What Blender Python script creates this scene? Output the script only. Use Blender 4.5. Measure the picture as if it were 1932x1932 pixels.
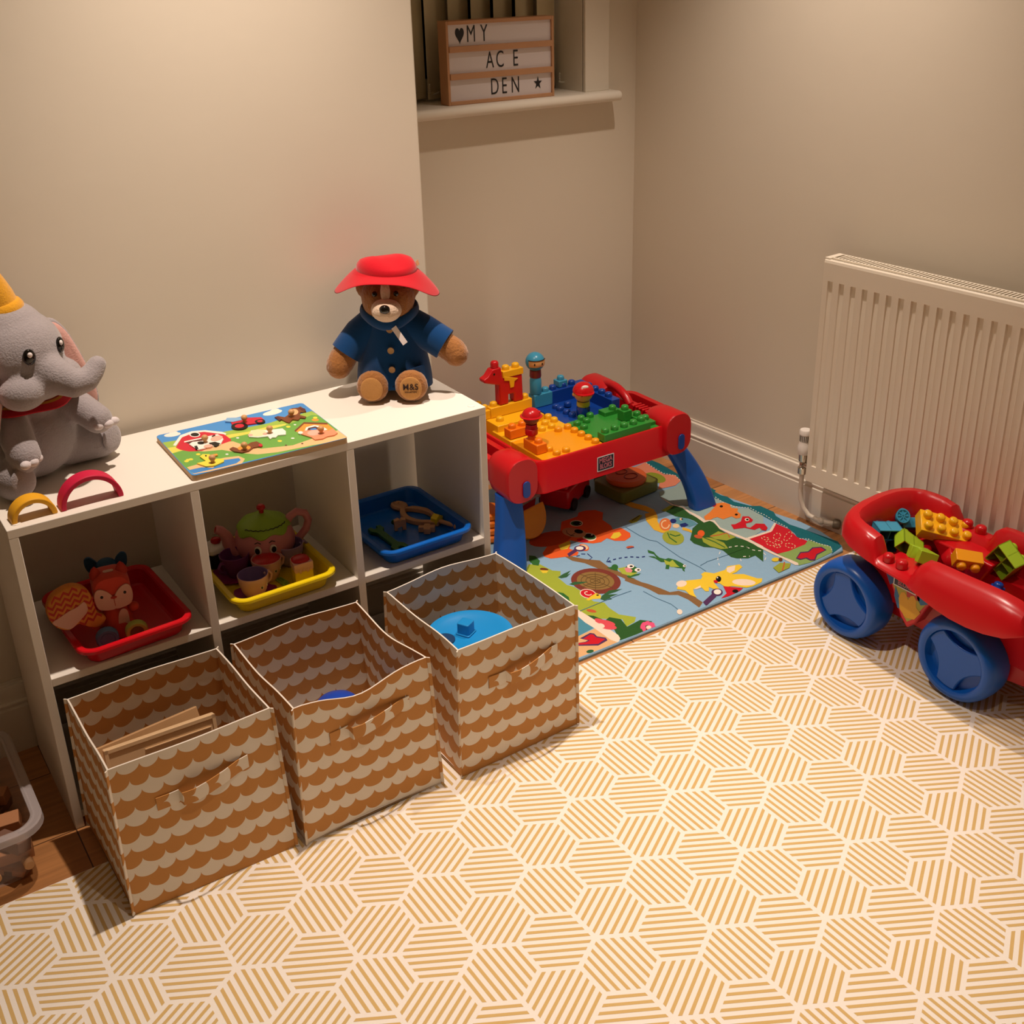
import bpy, bmesh, math, random
from mathutils import Vector, Matrix, Euler, noise
PI = math.pi
for o in list(bpy.data.objects):
    bpy.data.objects.remove(o)
SC = bpy.context.scene
COL = SC.collection

# ---------------------------------------------------------------- camera, world, lights, exposure
cam_d = bpy.data.cameras.new('camera')
cam = bpy.data.objects.new('camera', cam_d)
COL.objects.link(cam)
cam.location = (-0.2027, -1.8167, 1.4441)
cam.rotation_euler = (1.14717, 0.01708, -0.59980)
cam_d.sensor_width = 36.0
cam_d.lens = 36.0 * 2156.64 / 1932.0
cam_d.shift_x = (966 - 1011.75) / 1932.0
cam_d.shift_y = (871.11 - 966) / 1932.0
cam_d.clip_start = 0.02
SC.camera = cam

SC.view_settings.view_transform = 'Standard'
SC.view_settings.look = 'None'
SC.view_settings.gamma = 1.0
SC.view_settings.use_curve_mapping = False
SC.view_settings.exposure = 0.0

world = bpy.data.worlds.new('night')
SC.world = world
world.use_nodes = True
world.node_tree.nodes['Background'].inputs[0].default_value = (1.0, 0.72, 0.5, 1)
world.node_tree.nodes['Background'].inputs[1].default_value = 0.02

def lamp(name, loc, power, radius, color, target=None, spot=None, blend=0.6):
    d = bpy.data.lights.new(name, 'SPOT' if spot else 'POINT')
    d.energy = power
    d.color = color
    d.shadow_soft_size = radius
    if spot:
        d.spot_size = math.radians(spot)
        d.spot_blend = blend
    o = bpy.data.objects.new(name, d)
    COL.objects.link(o)
    o.location = loc
    return o
WARM = (1.0, 0.83, 0.70)
lamp('ceiling_spot_light', (0.56, -0.10, 2.36), 140, 0.022, WARM, spot=80, blend=1.0)
lamp('ceiling_spot_light', (1.62, 0.02, 2.36), 112, 0.022, WARM, spot=76, blend=1.0)
lamp('ceiling_spot_light', (0.50, -1.30, 2.36), 84, 0.022, WARM, spot=66, blend=1.0)
lamp('ceiling_spot_light', (1.55, -1.30, 2.36), 40, 0.022, WARM, spot=66, blend=1.0)

# ---------------------------------------------------------------- helpers
def lin(h):
    h = h.lstrip('#')
    out = []
    for i in (0, 2, 4):
        c = int(h[i:i + 2], 16) / 255.0
        out.append(c / 12.92 if c <= 0.04045 else ((c + 0.055) / 1.055) ** 2.4)
    return (out[0], out[1], out[2], 1.0)

MATS = {}
def mat(name, hexc, rough=0.5, spec=0.5, bump=None, sheen=0.0, coat=0.0, var=0.0, vscale=20.0,
        trans=0.0, alpha=1.0, sss=0.0, metal=0.0, ior=1.45):
    if name in MATS:
        return MATS[name]
    m = bpy.data.materials.new(name)
    m.use_nodes = True
    nt = m.node_tree
    b = nt.nodes['Principled BSDF']
    b.inputs['Base Color'].default_value = lin(hexc)
    b.inputs['Roughness'].default_value = rough
    b.inputs['Specular IOR Level'].default_value = spec
    b.inputs['Sheen Weight'].default_value = sheen
    b.inputs['Coat Weight'].default_value = coat
    b.inputs['Transmission Weight'].default_value = trans
    b.inputs['Alpha'].default_value = alpha
    b.inputs['Metallic'].default_value = metal
    b.inputs['IOR'].default_value = ior
    if sss:
        b.inputs['Subsurface Weight'].default_value = sss
        b.inputs['Subsurface Radius'].default_value = (0.02, 0.01, 0.006)
        b.inputs['Subsurface Scale'].default_value = 0.3
    tc = nt.nodes.new('ShaderNodeTexCoord')
    if var:
        n = nt.nodes.new('ShaderNodeTexNoise')
        n.inputs['Scale'].default_value = vscale
        n.inputs['Detail'].default_value = 4
        nt.links.new(tc.outputs['Object'], n.inputs['Vector'])
        mx = nt.nodes.new('ShaderNodeMix')
        mx.data_type = 'RGBA'
        c = lin(hexc)
        mx.inputs[6].default_value = tuple(max(0, v * (1 - var)) for v in c[:3]) + (1,)
        mx.inputs[7].default_value = tuple(min(1, v * (1 + var)) for v in c[:3]) + (1,)
        nt.links.new(n.outputs['Fac'], mx.inputs[0])
        nt.links.new(mx.outputs[2], b.inputs['Base Color'])
    if bump:
        n2 = nt.nodes.new('ShaderNodeTexNoise')
        n2.inputs['Scale'].default_value = bump[0]
        n2.inputs['Detail'].default_value = 5
        nt.links.new(tc.outputs['Object'], n2.inputs['Vector'])
        bp = nt.nodes.new('ShaderNodeBump')
        bp.inputs['Strength'].default_value = bump[1]
        bp.inputs['Distance'].default_value = bump[2] if len(bump) > 2 else 0.002
        nt.links.new(n2.outputs['Fac'], bp.inputs['Height'])
        nt.links.new(bp.outputs['Normal'], b.inputs['Normal'])
    MATS[name] = m
    return m

def plastic(name, hexc, rough=0.28):
    return mat(name, hexc, rough=rough, spec=0.5, bump=(60, 0.05, 0.001))

def T(x=0, y=0, z=0, rx=0, ry=0, rz=0, s=1.0):
    sc = s if isinstance(s, (tuple, list)) else (s, s, s)
    return Matrix.Translation((x, y, z)) @ Euler((rx, ry, rz)).to_matrix().to_4x4() @ Matrix.Diagonal((sc[0], sc[1], sc[2], 1))

def TD(x=0, y=0, z=0, rx=0, ry=0, rz=0, s=1.0):
    return T(x, y, z, math.radians(rx), math.radians(ry), math.radians(rz), s)

def rrect(w, d, r, n=5):
    """rounded rectangle outline, counter clockwise, centred"""
    out = []
    r = min(r, w / 2 - 1e-5, d / 2 - 1e-5)
    for cx, cy, a0 in ((w / 2 - r, d / 2 - r, 0), (-w / 2 + r, d / 2 - r, PI / 2), (-w / 2 + r, -d / 2 + r, PI), (w / 2 - r, -d / 2 + r, 1.5 * PI)):
        for i in range(n + 1):
            a = a0 + PI / 2 * i / n
            out.append((cx + r * math.cos(a), cy + r * math.sin(a)))
    return out

def circ(r, n=24, rx=None, a0=0.0):
    return [((rx or r) * math.cos(a0 + 2 * PI * i / n), r * math.sin(a0 + 2 * PI * i / n)) for i in range(n)]

class MB:
    def __init__(self):
        self.v = []; self.f = []; self.m = []; self.uv = {}
        self.M = Matrix.Identity(4)
        self.mi = 0
    def add(self, verts, faces, M=None, mi=None, uvs=None):
        A = self.M @ M if M is not None else self.M
        k = len(self.v)
        self.v += [tuple(A @ Vector(p)) for p in verts]
        for i, f in enumerate(faces):
            if uvs is not None:
                self.uv[len(self.f)] = uvs[i]
            self.f.append(tuple(k + j for j in f))
            self.m.append(self.mi if mi is None else mi)
        return self
    def box(self, x0, x1, y0, y1, z0, z1, M=None, mi=None):
        vs = [(x0, y0, z0), (x1, y0, z0), (x1, y1, z0), (x0, y1, z0), (x0, y0, z1), (x1, y0, z1), (x1, y1, z1), (x0, y1, z1)]
        fs = [(0, 3, 2, 1), (4, 5, 6, 7), (0, 1, 5, 4), (1, 2, 6, 5), (2, 3, 7, 6), (3, 0, 4, 7)]
        return self.add(vs, fs, M, mi)
    def cbox(self, c, s, M=None, mi=None):
        return self.box(c[0] - s[0] / 2, c[0] + s[0] / 2, c[1] - s[1] / 2, c[1] + s[1] / 2, c[2] - s[2] / 2, c[2] + s[2] / 2, M, mi)
    def loft(self, loops, closed=True, cap0=True, cap1=True, M=None, mi=None):
        n = len(loops[0])
        vs = [p for l in loops for p in l]
        fs = []
        for i in range(len(loops) - 1):
            for j in range(n if closed else n - 1):
                a = i * n + j; b = i * n + (j + 1) % n
                fs.append((a, b, b + n, a + n))
        if cap0: fs.append(tuple(range(n - 1, -1, -1)))
        if cap1: fs.append(tuple((len(loops) - 1) * n + j for j in range(n)))
        return self.add(vs, fs, M, mi)
    def prism(self, poly, z0, z1, M=None, mi=None):
        a = sum(poly[i][0] * poly[(i + 1) % len(poly)][1] - poly[(i + 1) % len(poly)][0] * poly[i][1] for i in range(len(poly)))
        if a < 0: poly = poly[::-1]
        return self.loft([[(x, y, z0) for x, y in poly], [(x, y, z1) for x, y in poly]], M=M, mi=mi)
    def flat(self, poly, z, M=None, mi=None):
        a = sum(poly[i][0] * poly[(i + 1) % len(poly)][1] - poly[(i + 1) % len(poly)][0] * poly[i][1] for i in range(len(poly)))
        if a < 0: poly = poly[::-1]
        return self.add([(x, y, z) for x, y in poly], [tuple(range(len(poly)))], M, mi)
    def cyl(self, r, z0, z1, n=24, M=None, mi=None, r1=None):
        r1 = r if r1 is None else r1
        return self.loft([[(x, y, z0) for x, y in circ(r, n)], [(x, y, z1) for x, y in circ(r1, n)]], M=M, mi=mi)
    def lathe(self, prof, n=28, M=None, mi=None, cap0=True, cap1=True):
        return self.loft([[(r * math.cos(2 * PI * i / n), r * math.sin(2 * PI * i / n), z) for i in range(n)] for r, z in prof], M=M, mi=mi, cap0=cap0, cap1=cap1)
    def ell(self, c, r, nu=20, nv=12, M=None, mi=None):
        if not isinstance(r, (tuple, list)): r = (r, r, r)
        loops = []
        for j in range(1, nv):
            a = -PI / 2 + PI * j / nv
            loops.append([(c[0] + r[0] * math.cos(a) * math.cos(2 * PI * i / nu), c[1] + r[1] * math.cos(a) * math.sin(2 * PI * i / nu), c[2] + r[2] * math.sin(a)) for i in range(nu)])
        vs = [p for l in loops for p in l] + [(c[0], c[1], c[2] - r[2]), (c[0], c[1], c[2] + r[2])]
        fs = []
        L = len(loops)
        for i in range(L - 1):
            for j in range(nu):
                a = i * nu + j; b = i * nu + (j + 1) % nu
                fs.append((a, b, b + nu, a + nu))
        for j in range(nu):
            fs.append((L * nu, (j + 1) % nu, j))
            fs.append((L * nu + 1, (L - 1) * nu + j, (L - 1) * nu + (j + 1) % nu))
        return self.add(vs, fs, M, mi)
    def tube(self, path, r, n=12, M=None, mi=None, closed=False, flatten=None, up=None):
        pts = [Vector(p) for p in path]
        N = len(pts)
        rs = r if isinstance(r, (list, tuple)) else [r] * N
        loops = []
        prev = None
        for i in range(N):
            if closed:
                t = (pts[(i + 1) % N] - pts[i - 1]).normalized()
            else:
                t = (pts[min(i + 1, N - 1)] - pts[max(i - 1, 0)]).normalized()
            if prev is None:
                u = Vector(up) if up else (Vector((0, 0, 1)) if abs(t.z) < 0.9 else Vector((1, 0, 0)))
                u = (u - t * u.dot(t)).normalized()
            else:
                u = (prev - t * prev.dot(t)).normalized()
            prev = u
            w = t.cross(u)
            fx = flatten or 1.0
            loops.append([tuple(pts[i] + u * rs[i] * math.cos(2 * PI * k / n) + w * rs[i] * fx * math.sin(2 * PI * k / n)) for k in range(n)])
        if closed: loops.append(loops[0])
        return self.loft(loops, cap0=not closed, cap1=not closed, M=M, mi=mi)
    def strip(self, pa, pb, th, M=None, mi=None):
        """solid band between two polylines, given thickness along z of local frame"""
        n = len(pa)
        loops = [[tuple(pa[i]), tuple(pb[i]), (pb[i][0], pb[i][1], pb[i][2] - th), (pa[i][0], pa[i][1], pa[i][2] - th)] for i in range(n)]
        return self.loft(loops, M=M, mi=mi)
    def build(self, name, mats, parent=None, loc=None, rot=None, bevel=0.0, segs=2, sharp=40, smooth=True, subsurf=0):
        me = bpy.data.meshes.new(name)
        me.from_pydata(self.v, [], self.f)
        if not isinstance(mats, (list, tuple)): mats = [mats]
        for m in mats: me.materials.append(m)
        me.polygons.foreach_set('material_index', self.m)
        if self.uv:
            ul = me.uv_layers.new(name='UVMap')
            for p in me.polygons:
                u = self.uv.get(p.index)
                if u:
                    for k, li in enumerate(p.loop_indices): ul.data[li].uv = u[k]
        me.update()
        me.validate()
        if smooth:
            me.shade_smooth()
            me.set_sharp_from_angle(angle=math.radians(sharp))
        o = bpy.data.objects.new(name, me)
        COL.objects.link(o)
        if parent: o.parent = parent
        if loc: o.location = loc
        if rot: o.rotation_euler = rot
        if subsurf:
            s = o.modifiers.new('sub', 'SUBSURF'); s.levels = subsurf; s.render_levels = subsurf
        if bevel:
            b = o.modifiers.new('bev', 'BEVEL')
            b.width = bevel; b.segments = segs; b.limit_method = 'ANGLE'; b.angle_limit = math.radians(35)
            b.harden_normals = False
        return o

def blob(name, parts, voxel, material, parent=None, loc=None, smooth_it=6, extra=None, noise_amp=0.0, noise_scale=60):
    """one continuous body from overlapping ellipsoids / tubes, remeshed and relaxed"""
    mb = MB()
    for p in parts:
        if p[0] == 'e':
            mb.ell((0, 0, 0), p[2], 20, 14, M=TD(*p[1], *(p[3] if len(p) > 3 else (0, 0, 0))))
        else:
            path, rad = p[1], p[2]
            mb.tube(path, rad, 14)
            rr = rad if isinstance(rad, (list, tuple)) else [rad] * len(path)
            mb.ell(path[0], rr[0] * 0.999); mb.ell(path[-1], rr[-1] * 0.999)
    o = mb.build(name, material, parent, loc)
    r = o.modifiers.new('rm', 'REMESH'); r.mode = 'VOXEL'; r.voxel_size = voxel
    s = o.modifiers.new('sm', 'SMOOTH'); s.iterations = smooth_it; s.factor = 0.5
    dg = bpy.context.evaluated_depsgraph_get()
    me = bpy.data.meshes.new_from_object(o.evaluated_get(dg))
    o.modifiers.clear()
    old = o.data
    o.data = me
    me.name = name
    bpy.data.meshes.remove(old)
    if noise_amp:
        for v in me.vertices:
            v.co += v.normal * noise_amp * noise.noise(v.co * noise_scale)
    me.shade_smooth()
    return o

def tag(o, label=None, cat=None, group=None, kind=None):
    if label: o['label'] = label
    if cat: o['category'] = cat
    if group: o['group'] = group
    if kind: o['kind'] = kind
    return o

def thing(name, label, cat, loc=(0, 0, 0), rz=0.0, group=None, rot=None):
    o = bpy.data.objects.new(name, None)
    COL.objects.link(o)
    o.location = loc
    o.rotation_euler = rot if rot else (0, 0, rz)
    o.empty_display_size = 0.02
    return tag(o, label, cat, group)

def struct(o):
    o['kind'] = 'structure'
    return o

def copy_tree(o, parent=None):
    c = o.copy()
    COL.objects.link(c)
    if parent is not None:
        c.parent = parent
    for ch in list(o.children):
        copy_tree(ch, c)
    return c

FONT = bpy.data.fonts.load('<builtin>') if not bpy.data.fonts else bpy.data.fonts[0]
def text_mesh(body, size, extrude=0.0003, sx=1.0, bold=0.0):
    cu = bpy.data.curves.new('txt', 'FONT')
    cu.body = body; cu.size = size; cu.extrude = extrude; cu.offset = bold
    cu.align_x = 'CENTER'; cu.align_y = 'CENTER'
    cu.resolution_u = 4
    o = bpy.data.objects.new('txt', cu)
    COL.objects.link(o)
    dg = bpy.context.evaluated_depsgraph_get()
    me = bpy.data.meshes.new_from_object(o.evaluated_get(dg))
    bpy.data.objects.remove(o); bpy.data.curves.remove(cu)
    for v in me.vertices: v.co.x *= sx
    return me
def text_into(mb, body, size, M, mi, sx=1.0, extrude=0.0003, bold=0.0):
    me = text_mesh(body, size, extrude, sx, bold)
    mb.add([tuple(v.co) for v in me.vertices], [tuple(p.vertices) for p in me.polygons], M, mi)
    bpy.data.meshes.remove(me)

# ---------------------------------------------------------------- materials of the room
M_wall = mat('wall_paint', 'e2d8c6', rough=0.75, spec=0.25, bump=(9, 0.12, 0.004), var=0.012, vscale=2.5)
M_ceil = mat('ceiling_paint', 'e8e2d6', rough=0.8, spec=0.2)
M_trim = mat('gloss_trim', 'e9e1d2', rough=0.35, spec=0.5)
M_white = mat('white_laminate', 'f0e9de', rough=0.38, spec=0.45, bump=(40, 0.03, 0.001))
M_dark = mat('dark_gap', '1a1512', rough=0.9)

def wood_floor():
    m = bpy.data.materials.new('wood_floor')
    m.use_nodes = True
    nt = m.node_tree
    b = nt.nodes['Principled BSDF']
    tc = nt.nodes.new('ShaderNodeTexCoord')
    mp = nt.nodes.new('ShaderNodeMapping')
    mp.inputs['Scale'].default_value = (1.0, 1.0, 1.0)
    br = nt.nodes.new('ShaderNodeTexBrick')
    br.inputs['Scale'].default_value = 1.0
    br.inputs['Brick Width'].default_value = 1.2
    br.inputs['Row Height'].default_value = 0.19
    br.inputs['Mortar Size'].default_value = 0.0012
    br.inputs['Color1'].default_value = lin('c48a55')
    br.inputs['Color2'].default_value = lin('a8703f')
    br.inputs['Mortar'].default_value = lin('4d2e18')
    nz = nt.nodes.new('ShaderNodeTexNoise')
    mp2 = nt.nodes.new('ShaderNodeMapping')
    mp2.inputs['Scale'].default_value = (3, 60, 1)
    nz.inputs['Scale'].default_value = 1.5
    nz.inputs['Detail'].default_value = 6
    mx = nt.nodes.new('ShaderNodeMix'); mx.data_type = 'RGBA'; mx.blend_type = 'MULTIPLY'
    mx.inputs[0].default_value = 0.55
    rp = nt.nodes.new('ShaderNodeMapRange')
    rp.inputs[1].default_value = 0.3; rp.inputs[2].default_value = 0.7
    rp.inputs[3].default_value = 0.55; rp.inputs[4].default_value = 1.15
    L = nt.links.new
    L(tc.outputs['Object'], mp.inputs['Vector']); L(mp.outputs[0], br.inputs['Vector'])
    L(tc.outputs['Object'], mp2.inputs['Vector']); L(mp2.outputs[0], nz.inputs['Vector'])
    L(nz.outputs['Fac'], rp.inputs[0]); L(br.outputs['Color'], mx.inputs[6]); L(rp.outputs[0], mx.inputs[7])
    L(mx.outputs[2], b.inputs['Base Color'])
    b.inputs['Roughness'].default_value = 0.4
    return m
M_floor = wood_floor()

YB = 0.312       # face of the projecting wall
XB = 0.955       # its free edge
YR = 0.805       # wall of the recess with the window
CEIL = 2.38
def xr(y):       # the right wall stands slightly out of square
    return 1.985 - 0.08 * y

mb = MB(); mb.box(-2.6, 2.6, -3.4, 1.2, -0.06, 0.0)
struct(mb.build('floor', M_floor))
mb = MB(); mb.box(-2.6, 2.6, -3.4, 1.2, CEIL, CEIL + 0.06)
struct(mb.build('ceiling', M_ceil))
mb = MB(); mb.box(-2.6, XB, YB, 1.2, 0, CEIL)
struct(mb.build('wall_left', M_wall, bevel=0.004))
# right wall, slightly skewed
mb = MB()
mb.prism([(xr(-3.4), -3.4), (xr(-3.4) + 0.1, -3.4), (xr(1.2) + 0.16, 1.2), (xr(1.2), 1.2)], 0, CEIL)
struct(mb.build('wall_right', M_wall))
mb = MB(); mb.box(-2.6, 2.6, -3.45, -3.4, 0, CEIL)
struct(mb.build('wall_front', M_wall))
mb = MB(); mb.box(-1.75, -1.7, -3.4, 0.4, 0, CEIL)
struct(mb.build('wall_far_left', M_wall))
# recess wall with the window opening: x 1.05..1.77, z 1.085..2.1
WX0, WX1, WZ0, WZ1 = 1.02, 1.748, 1.07, 2.1
mb = MB()
mb.box(XB - 0.02, WX0, YR, YR + 0.22, 0, CEIL)
mb.box(WX1, xr(YR) + 0.06, YR, YR + 0.22, 0, CEIL)
mb.box(WX0, WX1, YR, YR + 0.22, 0, WZ0)
mb.box(WX0, WX1, YR, YR + 0.22, WZ1, CEIL)
struct(mb.build('wall_back', M_wall))

# skirting boards
def skirt_profile(h):
    return [(0, 0), (0.018, 0), (0.018, h * 0.64), (0.0135, h * 0.66), (0.0135, h * 0.685), (0.0165, h * 0.70), (0.0165, h * 0.715), (0.012, h * 0.735), (0.010, h * 0.80), (0.012, h * 0.90), (0.010, h * 0.955), (0.004, h * 0.965), (0.004, h), (0, h)]
def skirting(name, A, B, nrm, h):
    mb = MB()
    prof = skirt_profile(h)
    loops = []
    for P in (A, B):
        loops.append([(P[0] + nrm[0] * d, P[1] + nrm[1] * d, z) for d, z in prof])
    mb.loft(loops)
    return struct(mb.build(name, M_trim, sharp=25))
skirting('baseboard_right', (xr(YR), YR), (xr(-3.4), -3.4), (-0.9968, -0.0797), 0.155)
skirting('baseboard_back', (XB, YR), (xr(YR), YR), (0, -1), 0.155)
skirting('baseboard_left', (-1.7, YB), (XB, YB), (0, -1), 0.155)

# window: sill, frame, pane, vertical blind
mb = MB()
prof = []
sy0, sy1, sz = YR - 0.052, YR + 0.2, 1.0795
for k in range(9):
    a = PI / 2 + PI * k / 8
    prof.append((sy0 + 0.013 + 0.013 * math.cos(a), sz - 0.0135 + 0.0135 * math.sin(a)))
prof += [(sy1, sz - 0.027), (sy1, sz)]
mb.loft([[(x, y, z) for y, z in prof] for x in (XB + 0.001, 1.834)])
sill = struct(mb.build('trim_1', M_trim, bevel=0.003))
# window lining boards and architrave at the right of the opening
mb = MB()
mb.box(WX1 - 0.012, WX1 + 0.0, YR - 0.004, YR + 0.2, WZ0, WZ1)
mb.box(WX1 - 0.012, WX1 + 0.07, YR - 0.012, YR + 0.002, WZ0 + 0.009, WZ1 + 0.05)
mb.box(WX0 - 0.05, WX1 + 0.07, YR - 0.012, YR + 0.002, WZ1, WZ1 + 0.05)
mb.box(WX0 - 0.05, WX0 + 0.012, YR - 0.012, YR + 0.002, WZ0 + 0.009, WZ1)
struct(mb.build('trim_2', M_trim, bevel=0.002))
w = bpy.data.objects.new('window_1', None); COL.objects.link(w); struct(w); w.location = (1.4, YR + 0.15, WZ0)
M_frame = mat('window_frame_white', 'd9d0bd', rough=0.4)
mb = MB()
for x0, x1, z0, z1 in ((WX0, WX0 + 0.06, WZ0, WZ1), (WX1 - 0.07, WX1, WZ0, WZ1), (WX0, WX1, WZ0, WZ0 + 0.06), (WX0, WX1, WZ1 - 0.06, WZ1), (1.36, 1.41, WZ0, WZ1)):
    mb.box(x0 - 1.4, x1 - 1.4, -0.02, 0.05, z0 - WZ0, z1 - WZ0)
mb.build('window_frame', M_frame, w, bevel=0.003)
M_glass = mat('night_glass', '0d0d10', rough=0.05, spec=0.6)
mb = MB(); mb.box(WX0 - 1.4 + 0.05, WX1 - 1.4 - 0.05, 0.01, 0.016, 0.05, WZ1 - WZ0 - 0.05)
mb.build('window_pane', M_glass, w)
# ---------------------------------------------------------------- white six-compartment storage unit
SW, SD, SH, SM, ST = 0.9, 0.287, 0.609, 0.3192, 0.0155
shelf = thing('cube_storage_unit', 'white six-compartment storage unit standing against the left wall', 'shelf', (0, 0, 0))
mb = MB(); mb.box(0, SW, 0, SD, SH - ST, SH)
mb.build('top_panel', M_white, shelf, bevel=0.001)
mb = MB(); mb.box(ST, SW - ST, 0.004, SD, 0.018, 0.018 + ST)
mb.build('bottom_panel', M_white, shelf, bevel=0.001)
for x in (0, SW - ST):
    mb = MB(); mb.box(x, x + ST, 0, SD, 0.0, SH - ST)
    mb.build('side_panel', M_white, shelf, bevel=0.001)
DX = (0.2965, 0.5935)
for x in DX:
    mb = MB(); mb.box(x, x + ST, 0, SD, 0.018 + ST, SH - ST)
    mb.build('divider', M_white, shelf, bevel=0.001)
xs = [ST] + [v for d in DX for v in (d, d + ST)] + [SW - ST]
for i in range(3):
    mb = MB(); mb.box(xs[2 * i], xs[2 * i + 1], 0.0, SD, SM - ST, SM)
    mb.build('middle_shelf', M_white, shelf, bevel=0.001)
M_cap = mat('white_cap', 'f4eee4', rough=0.3)
for x, y in ((0.018, 0.02), (0.88, 0.022)):
    mb = MB(); mb.lathe([(0.0078, SH), (0.0078, SH + 0.0008), (0.0065, SH + 0.0016), (0.0005, SH + 0.0018)], 20, M=T(x, y, 0))
    mb.build('screw_cap', M_cap, shelf)

# ---------------------------------------------------------------- hexagon rug
M_rug = mat('rug_cream', 'f3ebe0', rough=0.85, spec=0.15, bump=(260, 0.25, 0.0008), sheen=0.1)
M_rugline = mat('rug_mustard', 'd4b274', rough=0.85, spec=0.15, bump=(260, 0.25, 0.0008))
RX0, RX1, RY0, RY1, RZ = -1.25, 1.935, -2.7, -0.118, 0.0035
mb = MB()
mb.loft([[(x + 0.5 * (RX0 + RX1), y + 0.5 * (RY0 + RY1), z) for x, y in rrect(RX1 - RX0 - g, RY1 - RY0 - g, 0.006, 2)] for z, g in ((0.0003, 0), (RZ - 0.001, 0), (RZ, 0.002))], mi=0)
hs = 0.18759 / 3.0
ang = -0.50883
ca, sa = math.cos(ang), math.sin(ang)
H0 = (0.61578, -0.74303)
ap = hs * math.sqrt(3) / 2
def clip_poly(poly, px, py, nx, ny):
    out = []
    for i in range(len(poly)):
        a, b = poly[i], poly[(i + 1) % len(poly)]
        da = (a[0] - px) * nx + (a[1] - py) * ny
        db = (b[0] - px) * nx + (b[1] - py) * ny
        if da <= 0: out.append(a)
        if (da < 0) != (db < 0) and abs(da - db) > 1e-12:
            t = da / (da - db)
            out.append((a[0] + (b[0] - a[0]) * t, a[1] + (b[1] - a[1]) * t))
    return out
inset = ap - 0.0042
sw = 0.0056
gap = (2 * inset - 8 * sw) / 7
for i in range(-22, 23):
    for j in range(-26, 27):
        # junction lattice; three hexagons belong to every junction
        jx = 3 * hs * (i + 0.5 * (j % 2)); jy = 3 * hs * j * math.sqrt(3) / 2
        for (ox, oy, th) in ((-hs, 0, 0), (hs / 2, ap, 60), (hs / 2, -ap, 120)):
            cx, cy = jx + ox, jy + oy
            wx = H0[0] + cx * ca - cy * sa; wy = H0[1] + cx * sa + cy * ca
            if not (RX0 - 0.08 < wx < RX1 + 0.08 and RY0 - 0.08 < wy < RY1 + 0.08): continue
            t = math.radians(th); dx, dy = math.cos(t), math.sin(t); nx, ny = -dy, dx
            for k in range(8):
                lo = -inset + k * (sw + gap); hi = lo + sw
                poly = [(dx * u + nx * v, dy * u + ny * v) for u, v in ((-hs * 1.2, lo), (hs * 1.2, lo), (hs * 1.2, hi), (-hs * 1.2, hi))]
                for e in range(6):
                    a = math.radians(30 + 60 * e)
                    poly = clip_poly(poly, inset * math.cos(a), inset * math.sin(a), math.cos(a), math.sin(a))
                if len(poly) < 3: continue
                P = [(H0[0] + (cx + x) * ca - (cy + y) * sa, H0[1] + (cx + x) * sa + (cy + y) * ca) for x, y in poly]
                for (px, py, ex, ey) in ((RX0 + .002, 0, -1, 0), (RX1 - .002, 0, 1, 0), (0, RY0 + .002, 0, -1), (0, RY1 - .002, 0, 1)):
                    P = clip_poly(P, px, py, ex, ey)
                    if len(P) < 3: break
                if len(P) >= 3: mb.flat(P, RZ + 0.00025, mi=1)
tag(mb.build('rug', [M_rug, M_rugline], smooth=False), 'large cream rug printed with mustard striped hexagons on the wooden floor', 'rug')
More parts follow.
